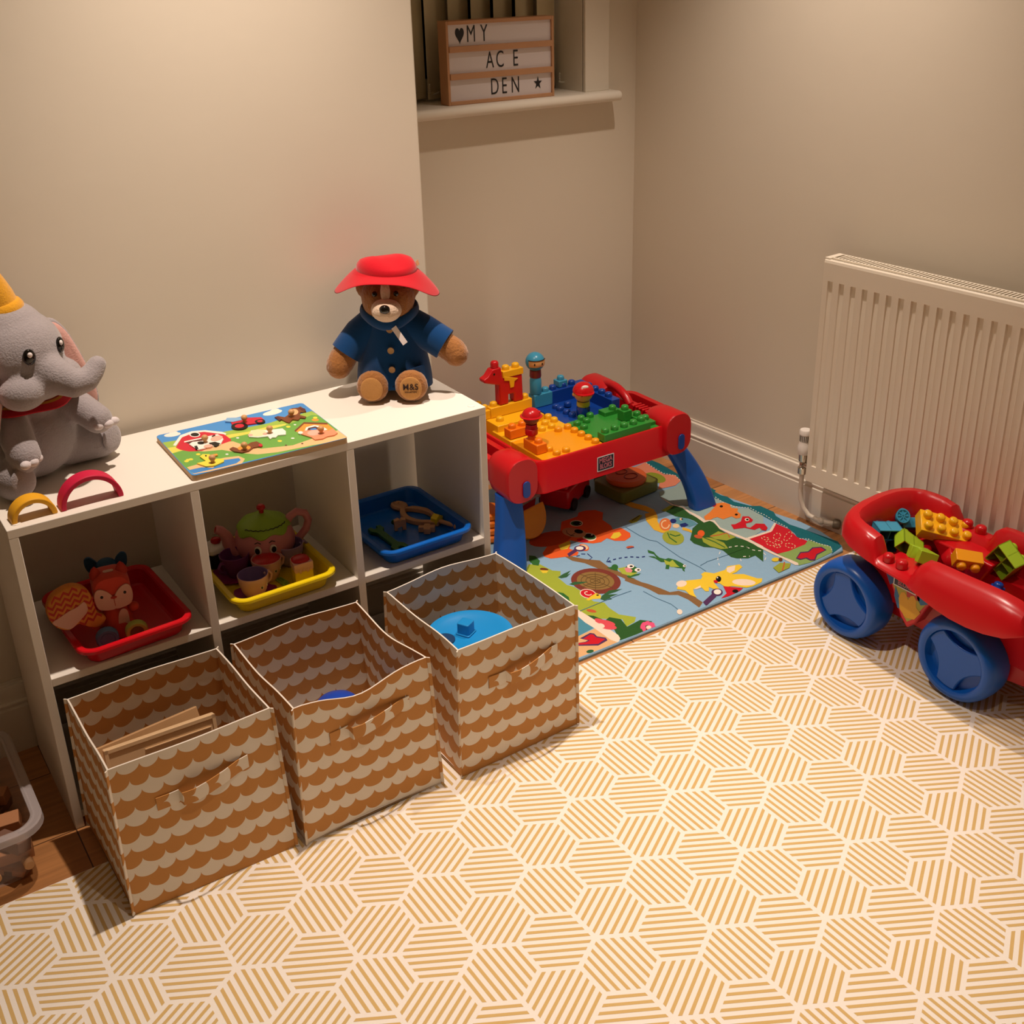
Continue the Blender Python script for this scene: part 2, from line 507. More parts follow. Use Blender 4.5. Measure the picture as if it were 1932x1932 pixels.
# shapes printed on the quilted play mat (millimetres on the floor)
MATPRINT = [
('lime',[1199.7,311.7,1223,294.7,1230.3,250.3,1245.1,235.3,1233.1,218.5,1221.6,214.2,1218,171.1,1227.2,152.2,1229.1,126.5,1224.6,70.4,1242.1,50,1236.7,26.9,1237.6,-11.5,1262.6,-44.5,1246.9,-58.8,1218.6,-63.7,1231,-32.7,1168,16.6,1166.4,55.1,1168.3,88.1,1164.7,209.9,1161.9,278.8]),
('sand_left',[1100.2,-31.3,1155.3,-26.9,1173.1,-91,1162.7,-104.3,1049.8,-100.1]),
('teal_left',[1154.4,46.9,1157.9,-23.4,1100.2,-31.3]),
('darkgreen',[1171.8,32.5,1185.7,18.7,1195,-14,1211.9,-7.8,1228.4,-30.8,1219.9,-64.7,1262.8,-59.4,1281.2,-80.1,1260.6,-104.9,1171.7,-100.4,1188.4,-56.2,1179,-6]),
('cream',[1171.6,70.4,1173.8,46,1175.2,26.3,1179.1,-24.3,1181.9,-79.9,1176.9,-93.8,1162.7,-104.3,1155.8,-85.5,1154.9,-24.8,1152.2,6.1,1155.3,48.2]),
('coral',[1202.9,-42,1199.4,-43.4,1194.8,-42.1,1189.6,-38.3,1184.4,-32.5,1179.7,-25.2,1176.3,-17.4,1174.5,-10,1174.4,-4,1176.3,0.1,1179.7,1.6,1184.4,0.3,1189.6,-3.5,1194.9,-9.5,1199.5,-16.8,1203,-24.6,1204.8,-32,1204.7,-38]),
('coral',[1197.3,-54.8,1193.8,-56.8,1189.2,-56.5,1183.9,-54.2,1178.7,-50,1174.1,-44.4,1170.7,-38.1,1168.9,-31.9,1168.9,-26.5,1170.7,-22.6,1174.2,-20.5,1178.8,-20.7,1184.1,-23.1,1189.4,-27.4,1194,-33,1197.4,-39.3,1199.2,-45.5,1199.1,-50.9]),
('coral',[1189.6,-24.9,1187,-25.9,1184.2,-25,1181.3,-22.2,1178.8,-18,1177,-12.7,1175.9,-7.1,1175.9,-1.8,1176.9,2.6,1178.8,5.5,1181.3,6.5,1184.2,5.6,1187,2.8,1189.6,-1.5,1191.4,-6.8,1192.4,-12.4,1192.4,-17.7,1191.4,-22.1]),
('cream',[1178.1,-34.2,1175.6,-35.9,1172.9,-36.4,1170.3,-35.6,1168.2,-33.7,1166.7,-30.8,1166,-27.4,1166.4,-23.8,1167.6,-20.4,1169.6,-17.7,1172.1,-16,1174.8,-15.5,1177.4,-16.2,1179.6,-18.2,1181.1,-21,1181.7,-24.5,1181.4,-28.1,1180.1,-31.5]),
('purple',[1085.2,-51.7,1104.2,-58.5,1112.6,-57.7,1102.5,-40,1135.1,-35.4,1141,-43.2,1139.2,-56,1152.1,-72.4,1148.4,-83.6,1118.8,-88,1078.7,-60.6]),
('red',[1084.4,-52.8,1105.9,-61.5,1116.4,-60.4,1108,-45.7,1132.3,-40.5,1137.1,-45.7,1134.7,-58,1147.4,-76,1123,-82.4,1081.6,-56.6]),
('darkgreen2',[1098.1,-98.6,1096.4,-100.4,1094,-101.6,1091,-102.1,1087.9,-101.9,1085,-101,1082.7,-99.4,1081.3,-97.4,1080.9,-95.2,1081.6,-93,1083.3,-91.2,1085.8,-90,1088.7,-89.4,1091.9,-89.6,1094.7,-90.6,1097,-92.2,1098.5,-94.2,1098.8,-96.4]),
('branch',[1291.9,311.6,1297.7,287.6,1300.3,260.9,1318.6,231.9,1328,193.6,1338.1,162.4,1350.2,121.6,1354.7,89.3,1362.6,55.6,1369.5,29.3,1384.1,41.3,1376.1,66.6,1369.7,101,1365.2,133.9,1355.7,177,1358,221.1,1332.9,247.4,1314.9,275.9,1310.2,299.4,1299.3,319.2]),
('branch',[1346,103.8,1353,77.9,1366.9,45.7,1371.2,3.3,1390.9,-14.1,1407.1,-25.8,1413.1,-57,1410,-99.5,1433,-86.6,1433.8,-43.1,1421.6,-11.8,1400,-4.2,1393.7,22.3,1382.1,58.6,1366.8,90.3,1361.4,116.6]),
('barkred',[1330.3,98.9,1321.1,90.2,1310.4,83.9,1298.8,80.2,1286.8,79.2,1274.8,81,1263.4,85.5,1253,92.4,1244.1,101.6,1237,112.6,1232,124.9,1229.4,138.1,1229.2,151.7,1231.6,165,1236.4,177.4,1243.5,188.5,1252.5,197.7,1263.2,204.6,1275,208.8,1287.4,210.1,1299.8,208.5,1311.7,204,1322.5,196.7,1331.7,187.1,1339,175.6,1343.9,162.7,1346.2,149.1,1345.9,135.3,1343.1,121.9,1337.8,109.6]),
('stump',[1320,111.7,1312.4,104.8,1303.3,100.3,1293.4,98.4,1283.2,99.2,1273.3,102.6,1264.1,108.5,1256.3,116.5,1250.3,126.2,1246.3,137,1244.8,148.4,1245.7,159.6,1249,170.1,1254.6,179.3,1262.1,186.5,1271.2,191.3,1281.2,193.5,1291.7,192.8,1302,189.4,1311.4,183.3,1319.3,175,1325.4,165,1329.3,153.9,1330.6,142.3,1329.5,131,1325.9,120.6]),
('stumpline',[1309.9,120.1,1304.5,115.1,1298.1,111.9,1290.8,110.5,1283.3,111,1275.9,113.6,1269.1,118,1263.3,123.9,1258.8,131.2,1255.9,139.2,1254.8,147.6,1255.4,155.7,1257.8,163.1,1261.6,169.4,1266.8,174.2,1273.2,177.6,1280.5,179.2,1288.1,178.7,1295.7,176.1,1302.6,171.6,1308.5,165.5,1313,158.1,1315.9,149.9,1316.9,141.5,1316.1,133.3,1313.6,125.9,1309.4,119.5,1311,119,1315.5,126,1318.3,134.3,1319.2,143,1318.1,151.8,1315.2,160.3,1310.6,167.8,1304.5,174.1,1297.4,178.6,1289.7,181.3,1281.7,181.8,1273.9,180.1,1266.7,176.3,1260.6,170.5,1256,163,1253.3,154.7,1252.6,146,1253.8,137.3,1256.8,129.1,1261.4,121.7,1267.3,115.6,1274.2,111.2,1281.8,108.6,1289.7,108,1297.3,109.4,1304.5,113.1,1310.5,118.5]),
('stumpline',[1301.8,128.5,1298.2,125.2,1294.1,123.1,1289.3,122.2,1284.3,122.6,1279.4,124.2,1274.9,127.2,1271,131.1,1268.1,135.9,1266.2,141.3,1265.4,146.8,1265.9,152.2,1267.4,157,1269.8,160.9,1273.1,164,1277.3,166.1,1282,167.1,1287.1,166.8,1292.1,165.1,1296.6,162.1,1300.5,158.1,1303.5,153.2,1305.4,147.8,1306.1,142.2,1305.6,136.9,1304,132.1,1301.3,127.9,1302.8,127.4,1305.8,132.2,1307.8,137.9,1308.3,143.8,1307.6,149.7,1305.6,155.3,1302.6,160.4,1298.5,164.6,1293.8,167.6,1288.6,169.4,1283.2,169.7,1278,168.6,1273.1,166,1268.8,162,1265.6,156.9,1263.7,151.2,1263.2,145.3,1264,139.4,1266,133.9,1269.1,128.9,1273.1,124.8,1277.8,121.8,1282.9,120,1288.2,119.7,1293.4,120.7,1298.3,123.2,1302.3,126.9]),
('stumpline',[1294.3,136.2,1292.5,134.6,1290.4,133.5,1287.9,133,1285.3,133.2,1282.7,134.1,1280.3,135.7,1278.2,137.8,1276.6,140.4,1275.6,143.2,1275.2,146.1,1275.5,148.9,1276.2,151.3,1277.4,153.1,1278.9,154.5,1281,155.6,1283.5,156.1,1286.1,155.9,1288.7,155,1291.2,153.5,1293.2,151.3,1294.8,148.7,1295.8,145.9,1296.2,142.9,1295.9,140.2,1295.2,137.8,1293.8,135.7,1295.3,135.2,1297,137.9,1298.1,141.2,1298.4,144.5,1298,147.7,1296.9,150.8,1295.2,153.6,1293,155.9,1290.4,157.5,1287.6,158.5,1284.6,158.7,1281.7,158.1,1278.9,156.6,1276.3,154.2,1274.4,151.2,1273.3,147.9,1273.1,144.6,1273.5,141.3,1274.6,138.3,1276.3,135.6,1278.4,133.3,1281,131.7,1283.8,130.7,1286.8,130.5,1289.7,131.1,1292.5,132.5,1294.8,134.6]),
('stumpline',[1275,194.8,1299.7,89.8,1301.6,91.4,1276.9,196.6]),
('stumpline',[1238.4,138.5,1334.3,147.4,1335.4,149.7,1239.3,140.7]),
('stumpline',[1310.7,178.8,1260.9,111.4,1262,110.7,1311.9,178.1]),
('darkgreen2',[1221.6,214.2,1242.6,220,1268,222.8,1248.9,211.1,1259.9,211.6,1239.6,201.1,1225.6,205]),
('darkgreen2',[1224.7,170.3,1241.9,172.3,1269.3,152.3,1249.6,154.3,1229.3,160.8]),
('darkgreen2',[1256,79,1286.5,88.8,1316.2,75.2,1293.7,73.5,1272,75.4,1293.1,62,1268.2,62.3,1266.3,51.8,1247.8,57.5,1243.6,68.3]),
('leafgreen',[1177.2,160.2,1188.3,144.1,1187.8,120.7,1178.7,103.8,1173.2,111.7,1177.3,140.2]),
('leafgreen',[1226.6,349.9,1237.5,337.5,1233.1,309.4,1216.2,290.9,1206.9,302.1,1210.4,326]),
('acorn',[1223.4,258.1,1221.3,256.6,1218.7,256.4,1215.8,257.4,1213,259.5,1210.6,262.5,1208.9,266.1,1208.2,269.7,1208.4,273,1209.6,275.6,1211.6,277.1,1214.3,277.4,1217.2,276.4,1220,274.2,1222.4,271.2,1224.1,267.6,1224.8,263.9,1224.6,260.6]),
('yellow',[1206.1,270.1,1222.6,255.9,1212.2,248.5,1202.9,253.2]),
('rust',[1201.8,28.4,1199.8,27.3,1197.2,27.6,1194.3,29.2,1191.4,31.9,1188.8,35.5,1187,39.4,1186,43.2,1186.1,46.5,1187.2,48.8,1189.2,49.9,1191.8,49.6,1194.7,48,1197.7,45.2,1200.2,41.7,1202,37.7,1203,33.9,1202.9,30.6]),
('cream',[1247,89.1,1241.3,84.6,1234.9,82.8,1228.4,83.8,1222.8,87.5,1218.6,93.4,1216.4,100.9,1216.4,109.1,1218.6,116.9,1222.8,123.5,1228.5,128.1,1235,130,1241.5,129,1247.2,125.3,1251.4,119.3,1253.6,111.7,1253.5,103.4,1251.2,95.6]),
('red',[1245.8,90.8,1240.9,87,1235.3,85.6,1229.7,86.7,1224.7,90.1,1220.9,95.4,1218.8,102.1,1218.6,109.3,1220.4,116.1,1224,121.8,1228.9,125.6,1234.5,127.1,1240.2,126.1,1245.3,122.6,1249.1,117.2,1251.1,110.4,1251.2,103.2,1249.4,96.4]),
('cream',[1240.8,101.9,1238.5,100.2,1235.8,100.1,1233,101.7,1230.9,104.7,1230,108.3,1230.4,111.7,1231.5,113.8,1233.3,114.9,1236,115,1238.9,113.3,1241.1,116.5,1237.9,118.3,1234.2,118.1,1230.3,115.5,1227.8,111,1227.2,106.3,1228.3,102,1230.6,98.7,1233.8,96.9,1237.6,97,1240.8,99.1]),
('yellow',[1235.9,93.7,1253,97.1,1256.6,82.6,1246.2,70.3,1227.6,79.9,1217.2,79.7,1213.7,86.1]),
('black',[1252.6,85.5,1251.7,84.7,1250.7,84.3,1249.5,84.2,1248.4,84.6,1247.5,85.3,1246.8,86.2,1246.6,87.3,1246.7,88.4,1247.2,89.4,1248,90.1,1249.1,90.6,1250.2,90.6,1251.3,90.3,1252.2,89.6,1252.9,88.7,1253.2,87.6,1253.1,86.5]),
('leafgreen',[1373.9,165,1370.2,161.1,1366.1,158.3,1362.1,156.9,1358.6,157.1,1356.2,158.8,1355.1,162,1355.4,166.1,1357.1,170.7,1359.9,175.3,1363.7,179.2,1367.8,182.1,1371.8,183.5,1375.3,183.3,1377.7,181.6,1378.9,178.4,1378.6,174.2,1376.8,169.6]),
('leafgreen',[1349.1,181,1371.6,173.3,1362.1,150,1355.9,158.8,1351.1,175.2]),
('leafgreen',[1363.8,119,1401.5,108.5,1390.8,103.6,1367.9,107.7,1374.6,94.4,1361.6,108]),
('froglime',[1369.3,161.9,1389,156.2,1400.4,126.3,1394.5,113.6,1372.1,113,1361.9,133.1]),
('leafgreen',[1403.8,121.9,1399.2,118.8,1394.2,118.1,1389.5,119.7,1385.6,123.5,1383.1,129,1382.1,135.6,1382.8,142.5,1385.2,148.9,1389,153.9,1393.7,157,1398.7,157.8,1403.4,156.2,1407.3,152.3,1409.9,146.7,1410.9,140.1,1410.1,133.2,1407.6,126.9]),
('pink',[1383.3,151.8,1396,151.1,1393.5,131.4,1384.2,125.3,1375.6,133.8]),
('white',[1409.7,145.5,1407,143,1403.7,141.5,1400.3,141,1397.2,141.8,1394.7,143.6,1393.1,146.3,1392.6,149.6,1393.3,153,1395.1,156.1,1397.8,158.6,1401,160.2,1404.5,160.6,1407.6,159.9,1410.2,158,1411.8,155.3,1412.2,152,1411.5,148.6]),
('white',[1411.8,121,1409.5,118.9,1406.7,117.6,1403.7,117.3,1401,118,1398.7,119.6,1397.3,122,1396.9,124.8,1397.5,127.7,1399,130.4,1401.4,132.5,1404.2,133.8,1407.2,134.1,1409.9,133.4,1412.2,131.8,1413.6,129.4,1414,126.6,1413.4,123.7]),
('black',[1407.2,147.3,1406,146.3,1404.5,145.6,1403,145.5,1401.6,145.9,1400.4,146.7,1399.6,147.9,1399.4,149.4,1399.7,150.9,1400.4,152.2,1401.6,153.3,1403.1,154,1404.6,154.1,1406,153.7,1407.2,152.9,1407.9,151.6,1408.2,150.2,1407.9,148.7]),
('black',[1409.6,122.6,1408.6,121.8,1407.4,121.2,1406.1,121.1,1404.9,121.4,1404,122.1,1403.4,123.1,1403.2,124.3,1403.4,125.6,1404,126.7,1405,127.6,1406.2,128.1,1407.5,128.3,1408.7,128,1409.7,127.3,1410.3,126.2,1410.5,125,1410.3,123.8]),
('navy',[1465.6,170.9,1457.8,173.7,1454.5,169,1462.3,166.3]),
('navy',[1451.2,176.2,1445.5,181.6,1441.7,177.2,1447.4,171.8]),
('navy',[1440.2,186.6,1434.4,191.8,1430.6,187.3,1436.5,182.1]),
('navy',[1427.5,194.8,1420.2,198,1416.8,193.3,1424.2,190.1]),
('navy',[1413.3,200.8,1405.2,203,1402.1,198.3,1410.2,196]),
('navy',[1397.5,204.7,1388.7,205.7,1385.9,200.9,1394.7,199.9]),
('navy',[1380.3,206,1370.9,205.8,1368.4,201,1377.8,201.1]),
('navy',[1387.3,220.8,1365.9,204.7,1374.6,194.3,1377.8,198.1,1368.9,204.9,1387.3,217.5]),
('navy',[1338.4,274.6,1346.6,267.8,1349.2,271.3,1341.1,278.1]),
('navy',[1321.1,271.6,1331.1,270.2,1333.2,273.9,1323.2,275.3]),
('navy',[1352.2,267.5,1349.4,243.7,1339,240.9,1338,237.4,1351.9,243.6,1355.3,269.4]),
('pinkhot',[1272.8,-106.5,1270.5,-108.2,1267.8,-108.8,1265,-108.4,1262.5,-107,1260.5,-104.7,1259.3,-101.9,1259,-98.8,1259.7,-95.9,1261.3,-93.5,1263.5,-91.8,1266.2,-91.2,1269,-91.6,1271.6,-93,1273.6,-95.3,1274.8,-98.1,1275,-101.2,1274.3,-104.1]),
('pinkhot',[1252.1,-114.5,1250.1,-114.7,1248.7,-113.3,1247.8,-110.7,1247.8,-107,1248.5,-102.8,1250,-98.4,1251.9,-94.6,1254.2,-91.6,1256.4,-90,1258.4,-89.8,1259.9,-91.1,1260.7,-93.8,1260.7,-97.5,1260,-101.8,1258.5,-106.1,1256.6,-110,1254.3,-112.9]),
('pinkhot',[1237.8,-105.5,1236.9,-104.1,1237.2,-101.4,1238.7,-97.6,1241.1,-93.1,1244.3,-88.6,1247.8,-84.6,1251.2,-81.5,1254,-79.8,1256,-79.6,1256.9,-81,1256.6,-83.8,1255.1,-87.6,1252.6,-92.1,1249.4,-96.6,1246,-100.6,1242.6,-103.6,1239.8,-105.3]),
('pinkhot',[1239.7,-91,1240.1,-88.7,1242,-85.6,1245,-82.1,1248.9,-78.6,1253.2,-75.5,1257.3,-73.2,1260.8,-72,1263.2,-72.1,1264.2,-73.3,1263.8,-75.6,1261.9,-78.7,1258.8,-82.3,1254.9,-85.8,1250.6,-88.8,1246.5,-91.1,1243.1,-92.2,1240.7,-92.2]),
('pinkhot',[1252.6,-81.7,1254.2,-79.2,1257,-76.9,1260.6,-75,1264.6,-73.6,1268.4,-73.1,1271.7,-73.4,1274.1,-74.5,1275.2,-76.3,1274.8,-78.6,1273.2,-81,1270.4,-83.4,1266.8,-85.3,1262.8,-86.6,1258.9,-87.1,1255.7,-86.8,1253.3,-85.7,1252.3,-83.9]),
('pinkhot',[1265.3,-82.1,1267.6,-80.4,1270.3,-79.7,1273.2,-80,1275.8,-81.3,1277.9,-83.5,1279.2,-86.3,1279.5,-89.3,1278.9,-92.3,1277.3,-94.7,1275.1,-96.4,1272.4,-97.1,1269.5,-96.8,1266.9,-95.5,1264.8,-93.3,1263.5,-90.5,1263.2,-87.5,1263.8,-84.5]),
('cream',[1263.2,-99.6,1261.2,-101.4,1258.9,-102.5,1256.6,-102.9,1254.4,-102.5,1252.7,-101.2,1251.7,-99.4,1251.5,-97.2,1252.1,-94.8,1253.5,-92.6,1255.4,-90.8,1257.7,-89.6,1260.1,-89.3,1262.2,-89.7,1263.9,-90.9,1264.9,-92.8,1265.1,-95,1264.5,-97.4]),
('orange',[1260.6,337.9,1296.1,365,1326.2,356.6,1348.2,381.5,1372.2,415.1,1404.2,453.9,1457.7,453.9,1474.9,471.2,1496.9,470.1,1521.5,457.1,1529.3,431.2,1501.2,397.3,1498.6,355.7,1488.8,334.4,1513,330.9,1514,292.4,1501.4,273.9,1475,265.8,1454,281.2,1446.1,305.2,1420.1,296.9,1398.9,303.4,1372.5,331.7,1359.3,355,1351.4,338.1,1331.7,316.8,1340.6,288.3,1327.4,276.1,1288.4,291.7,1262.5,302,1254.7,320.5]),
('orangedk',[1381.1,374.6,1370.4,363.7,1354,356.2,1334.1,353,1312.9,354.2,1293,359.9,1276.7,369.2,1265.9,381.1,1261.8,394.2,1265,407,1275.2,418,1291.2,425.8,1311.2,429.4,1332.7,428.4,1353.2,422.8,1369.9,413.2,1380.9,401,1384.8,387.5]),
('yellow',[1318.5,348.7,1334.6,350.4,1350.8,352.1,1358.5,351,1345.7,333.3,1327.5,319.8,1309.5,324.2]),
('yellow',[1454.3,301.5,1478.6,318.4,1494.8,313.5,1488.6,297.1,1472.4,290.6,1459.4,290.9]),
('cream',[1424.5,323.2,1418.8,318.4,1412.5,316.1,1406.1,316.6,1400.5,319.8,1396.4,325.2,1394.2,332.3,1394.2,340.2,1396.4,348.1,1400.5,354.8,1406.2,359.7,1412.6,362,1419.1,361.6,1424.7,358.4,1428.9,352.9,1431.1,345.6,1431,337.6,1428.7,329.8]),
('cream',[1445.5,411.5,1440.9,407,1435,404.3,1428.7,403.8,1422.7,405.5,1417.8,409.1,1414.4,414.4,1413,420.5,1413.7,426.9,1416.6,432.7,1421.2,437.2,1427.1,440,1433.4,440.5,1439.5,438.9,1444.5,435.2,1447.9,429.9,1449.3,423.7,1448.5,417.3]),
('leafgreen',[1425.1,326.2,1420.8,322.7,1415.8,321.2,1410.7,321.9,1406.2,324.7,1402.7,329.3,1400.7,335.1,1400.5,341.4,1402,347.5,1405,352.7,1409.3,356.2,1414.3,357.7,1419.5,357,1424,354.2,1427.5,349.6,1429.5,343.7,1429.7,337.4,1428.2,331.3]),
('leafgreen',[1443.4,413.1,1439.6,409.5,1434.9,407.5,1429.6,407.3,1424.6,408.8,1420.4,411.9,1417.4,416.3,1416.1,421.3,1416.5,426.5,1418.8,431.1,1422.5,434.7,1427.3,436.7,1432.5,437,1437.6,435.5,1441.9,432.3,1444.8,427.9,1446.1,422.9,1445.6,417.7]),
('black',[1424.9,332.3,1421.8,329.9,1418.2,328.9,1414.4,329.6,1411.1,331.8,1408.4,335.3,1406.8,339.6,1406.5,344.3,1407.5,348.8,1409.7,352.5,1412.8,355,1416.4,355.9,1420.2,355.3,1423.6,353,1426.3,349.5,1427.8,345.1,1428.1,340.4,1427.1,336]),
('black',[1441.5,414.4,1438.7,411.8,1435.2,410.4,1431.4,410.1,1427.7,411.2,1424.6,413.5,1422.5,416.7,1421.5,420.4,1421.9,424.2,1423.5,427.6,1426.3,430.2,1429.8,431.7,1433.6,432,1437.3,430.9,1440.4,428.6,1442.6,425.4,1443.5,421.6,1443.2,417.8]),
('white',[1426.9,342.3,1426.2,341.6,1425.3,341.1,1424.3,341,1423.5,341.1,1422.8,341.7,1422.4,342.4,1422.2,343.3,1422.4,344.3,1422.9,345.2,1423.7,345.9,1424.5,346.4,1425.5,346.6,1426.3,346.4,1427,345.9,1427.5,345.1,1427.6,344.2,1427.4,343.2]),
('white',[1441.2,414.7,1440.6,414.1,1440,413.7,1439.3,413.6,1438.6,413.7,1438.1,414.1,1437.8,414.6,1437.7,415.3,1437.9,416.1,1438.3,416.8,1438.9,417.4,1439.5,417.7,1440.2,417.9,1440.9,417.8,1441.4,417.4,1441.7,416.8,1441.7,416.1,1441.6,415.4]),
('tanface',[1414.7,355.5,1407.5,350.2,1398.8,348.7,1389.6,351.3,1381,357.6,1374,366.8,1369.4,378,1367.7,389.7,1369.3,400.7,1374,409.5,1381.1,415,1389.9,416.6,1399.2,414.1,1408,407.7,1415.1,398.2,1419.7,386.9,1421.2,375.1,1419.4,364.2]),
('black',[1415.6,370.4,1412.5,367.9,1408.9,366.8,1405.2,367.4,1401.9,369.5,1399.3,373,1397.7,377.3,1397.5,382,1398.5,386.5,1400.7,390.2,1403.8,392.8,1407.4,393.9,1411.1,393.3,1414.5,391.1,1417.1,387.7,1418.6,383.3,1418.9,378.6,1417.8,374.1]),
('black',[1385,405.5,1376.5,391.9,1376.2,372.8,1383.4,367.4,1385.4,370.1,1378.5,375.1,1378.7,392.9,1386.5,404.9]),
('black',[1376.9,372.9,1395.7,377.7,1396.5,379.9,1377.8,375]),
('red',[1396.1,320.1,1393.2,318.2,1389.6,318.1,1385.5,319.8,1381.5,323.1,1378.1,327.5,1375.7,332.6,1374.6,337.8,1374.9,342.4,1376.5,345.8,1379.4,347.7,1383.1,347.8,1387.2,346.2,1391.1,342.9,1394.6,338.4,1397,333.3,1398.1,328.1,1397.8,323.5]),
('orange',[1371,284.8,1366.5,281.7,1362,280.9,1358,282.4,1355.1,286,1353.5,291.4,1353.4,297.8,1354.9,304.5,1357.9,310.8,1361.8,315.8,1366.4,319,1370.9,319.8,1374.9,318.4,1377.9,314.7,1379.5,309.2,1379.5,302.7,1377.9,296,1375,289.7]),
('creamy',[1371.6,289.6,1368.4,287.4,1365.1,286.8,1362.2,288,1360,290.8,1358.8,294.8,1358.7,299.6,1359.8,304.6,1361.9,309.2,1364.7,312.9,1368,315.1,1371.3,315.6,1374.3,314.4,1376.4,311.6,1377.6,307.6,1377.7,302.7,1376.6,297.7,1374.5,293.2]),
('purple',[1305.7,282.6,1338.8,293.2,1343.9,308.6,1310.6,297.7]),
('purple',[1367.4,292.9,1363.4,289,1358.3,286.7,1352.9,286.3,1347.7,287.7,1343.4,290.9,1340.5,295.4,1339.3,300.7,1339.9,306.1,1342.4,311.1,1346.4,315,1351.5,317.4,1356.9,317.9,1362.2,316.4,1366.5,313.3,1369.5,308.7,1370.7,303.4,1369.9,297.9]),
('white',[1362.9,297.5,1360.4,295.1,1357.2,293.7,1353.7,293.5,1350.4,294.4,1347.6,296.5,1345.7,299.3,1344.9,302.7,1345.3,306.2,1346.8,309.3,1349.3,311.7,1352.5,313.1,1356,313.3,1359.3,312.4,1362.1,310.3,1364,307.5,1364.9,304.1,1364.5,300.6]),
('rust',[1474.1,226.1,1472.2,224.6,1469.4,223.8,1466.1,223.9,1462.6,224.8,1459.3,226.4,1456.6,228.5,1455,230.9,1454.5,233.2,1455.2,235.3,1457.1,236.8,1459.9,237.5,1463.2,237.5,1466.8,236.6,1470.1,235,1472.7,232.9,1474.4,230.5,1474.9,228.1]),
('navy',[1452.6,226.3,1470.9,221.7,1472.8,224.7,1454.5,229.2]),
('mustard',[1617.9,356.2,1650.7,351.1,1635.9,324.1,1616.7,301.1,1602.8,269.6,1613.3,246.5,1599.6,236.3,1583.3,240.6,1576.7,268.2,1594.3,322.8]),
('mustard',[1606.7,445.3,1614.2,403.4,1628.6,371,1635.1,342.1,1654.3,358,1650.8,391.3,1636.3,424.3,1626,462.9]),
('orangecir',[1634.8,264.3,1625.6,255.1,1616,248.2,1607.2,244.5,1600,244.2,1595.5,247.6,1594.1,254,1595.9,263,1600.9,273.2,1608.4,283.7,1617.5,293.1,1627.2,300.2,1636.3,304.1,1643.6,304.4,1648.2,301,1649.6,294.4,1647.6,285.2,1642.4,274.8]),
('creamy',[1629.4,269.2,1622.6,262.7,1616.2,259,1610.8,258.2,1607.6,260.6,1607.1,265.6,1609.5,272.3,1614.3,279.4,1620.5,285.4,1627,289.2,1632.4,290,1635.9,287.3,1640.3,292.5,1636.2,295.5,1628.9,294.4,1620.2,289.3,1611.8,281.2,1605.4,271.7,1602.2,262.8,1602.9,256,1607.2,252.9,1614.4,253.9,1623,258.8,1630.8,266.3]),
('mustard',[1637.7,224,1645.7,204.7,1647.9,177.7,1652.2,180.6,1656.3,212.7,1649.9,234.7]),
('birdteal',[1651.9,285.8,1678.8,287.3,1692,267,1696.3,242.7,1692.8,224.3,1664.7,224.3,1645.4,248.7]),
('navy',[1659.5,272.4,1656,269.2,1652.1,267,1648.3,266,1644.9,266.5,1642.5,268.3,1641.3,271.2,1641.4,274.8,1642.8,278.8,1645.4,282.7,1648.8,285.9,1652.7,288.1,1656.6,289.1,1660,288.6,1662.4,286.8,1663.6,283.9,1663.5,280.2,1662.1,276.2]),
('navy',[1654,252.8,1672,250.1,1670.1,233.3,1653.9,232.2,1646.2,237.9]),
('creamy',[1646.8,245.1,1643.6,242.2,1639.8,240.3,1636.1,239.6,1632.7,240.3,1630.1,242.2,1628.6,245.1,1628.5,248.6,1629.6,252.4,1632,256,1635.2,259,1639,260.9,1642.8,261.6,1646.2,260.9,1648.8,259,1650.3,256.1,1650.4,252.5,1649.2,248.7]),
('creamy',[1679.7,270.7,1677.8,268.8,1675.8,267.5,1673.8,266.8,1672.2,266.9,1671.1,267.7,1670.7,269.1,1671,271,1671.9,273.1,1673.5,275.3,1675.4,277.1,1677.5,278.5,1679.4,279.2,1681,279.1,1682.1,278.3,1682.6,276.9,1682.3,275,1681.3,272.8]),
('black',[1681.1,269.6,1680.1,268.6,1678.8,267.9,1677.6,267.7,1676.6,267.8,1675.8,268.4,1675.4,269.3,1675.5,270.4,1675.9,271.7,1676.8,272.9,1677.9,273.9,1679.1,274.6,1680.3,274.9,1681.3,274.7,1682.1,274.2,1682.5,273.2,1682.4,272.1,1682,270.8]),
('darkgreen',[1672.9,334.7,1702.9,345.6,1721.3,348.7,1725.6,323.4,1715.4,281.9,1719.6,257.3,1713.9,222,1732,219.1,1737.3,202.1,1721.1,167.6,1719.6,138.3,1724.2,104.9,1734.3,77.9,1736,18.6,1688.9,-29.1,1695.2,6,1670,5.8,1646.6,22.9,1640,37,1647.2,74,1638.4,99.5,1620.1,117.7,1612.1,147.7,1617,168.6,1647.5,196.1,1665.4,213.5,1697.2,226.4,1699.1,245.9,1695.1,264.7,1675.3,295.2]),
('lime',[1666.2,345.1,1705.5,354.8,1715.2,347.7,1691.1,337.8,1671.5,333]),
('leaflime',[1650,159.3,1669.7,144.9,1678,104.4,1665.5,74.9,1648,82.9,1636.2,110.7,1637,139.3]),
('leaflime',[1672.1,153.1,1709.6,160.7,1723.2,125.6,1725.5,109,1692.1,108.7,1673.4,132.3]),
('rust',[1671.9,149.8,1697.2,141.2,1721.8,138.3,1707.4,115.9,1710.8,116.1,1726.1,141.9,1700.5,145.6,1675.3,154.1]),
('leafgreen',[1652.4,154.3,1658.9,120.1,1660.1,80.7,1664.4,83.5,1663.2,123.2,1656.7,157.6]),
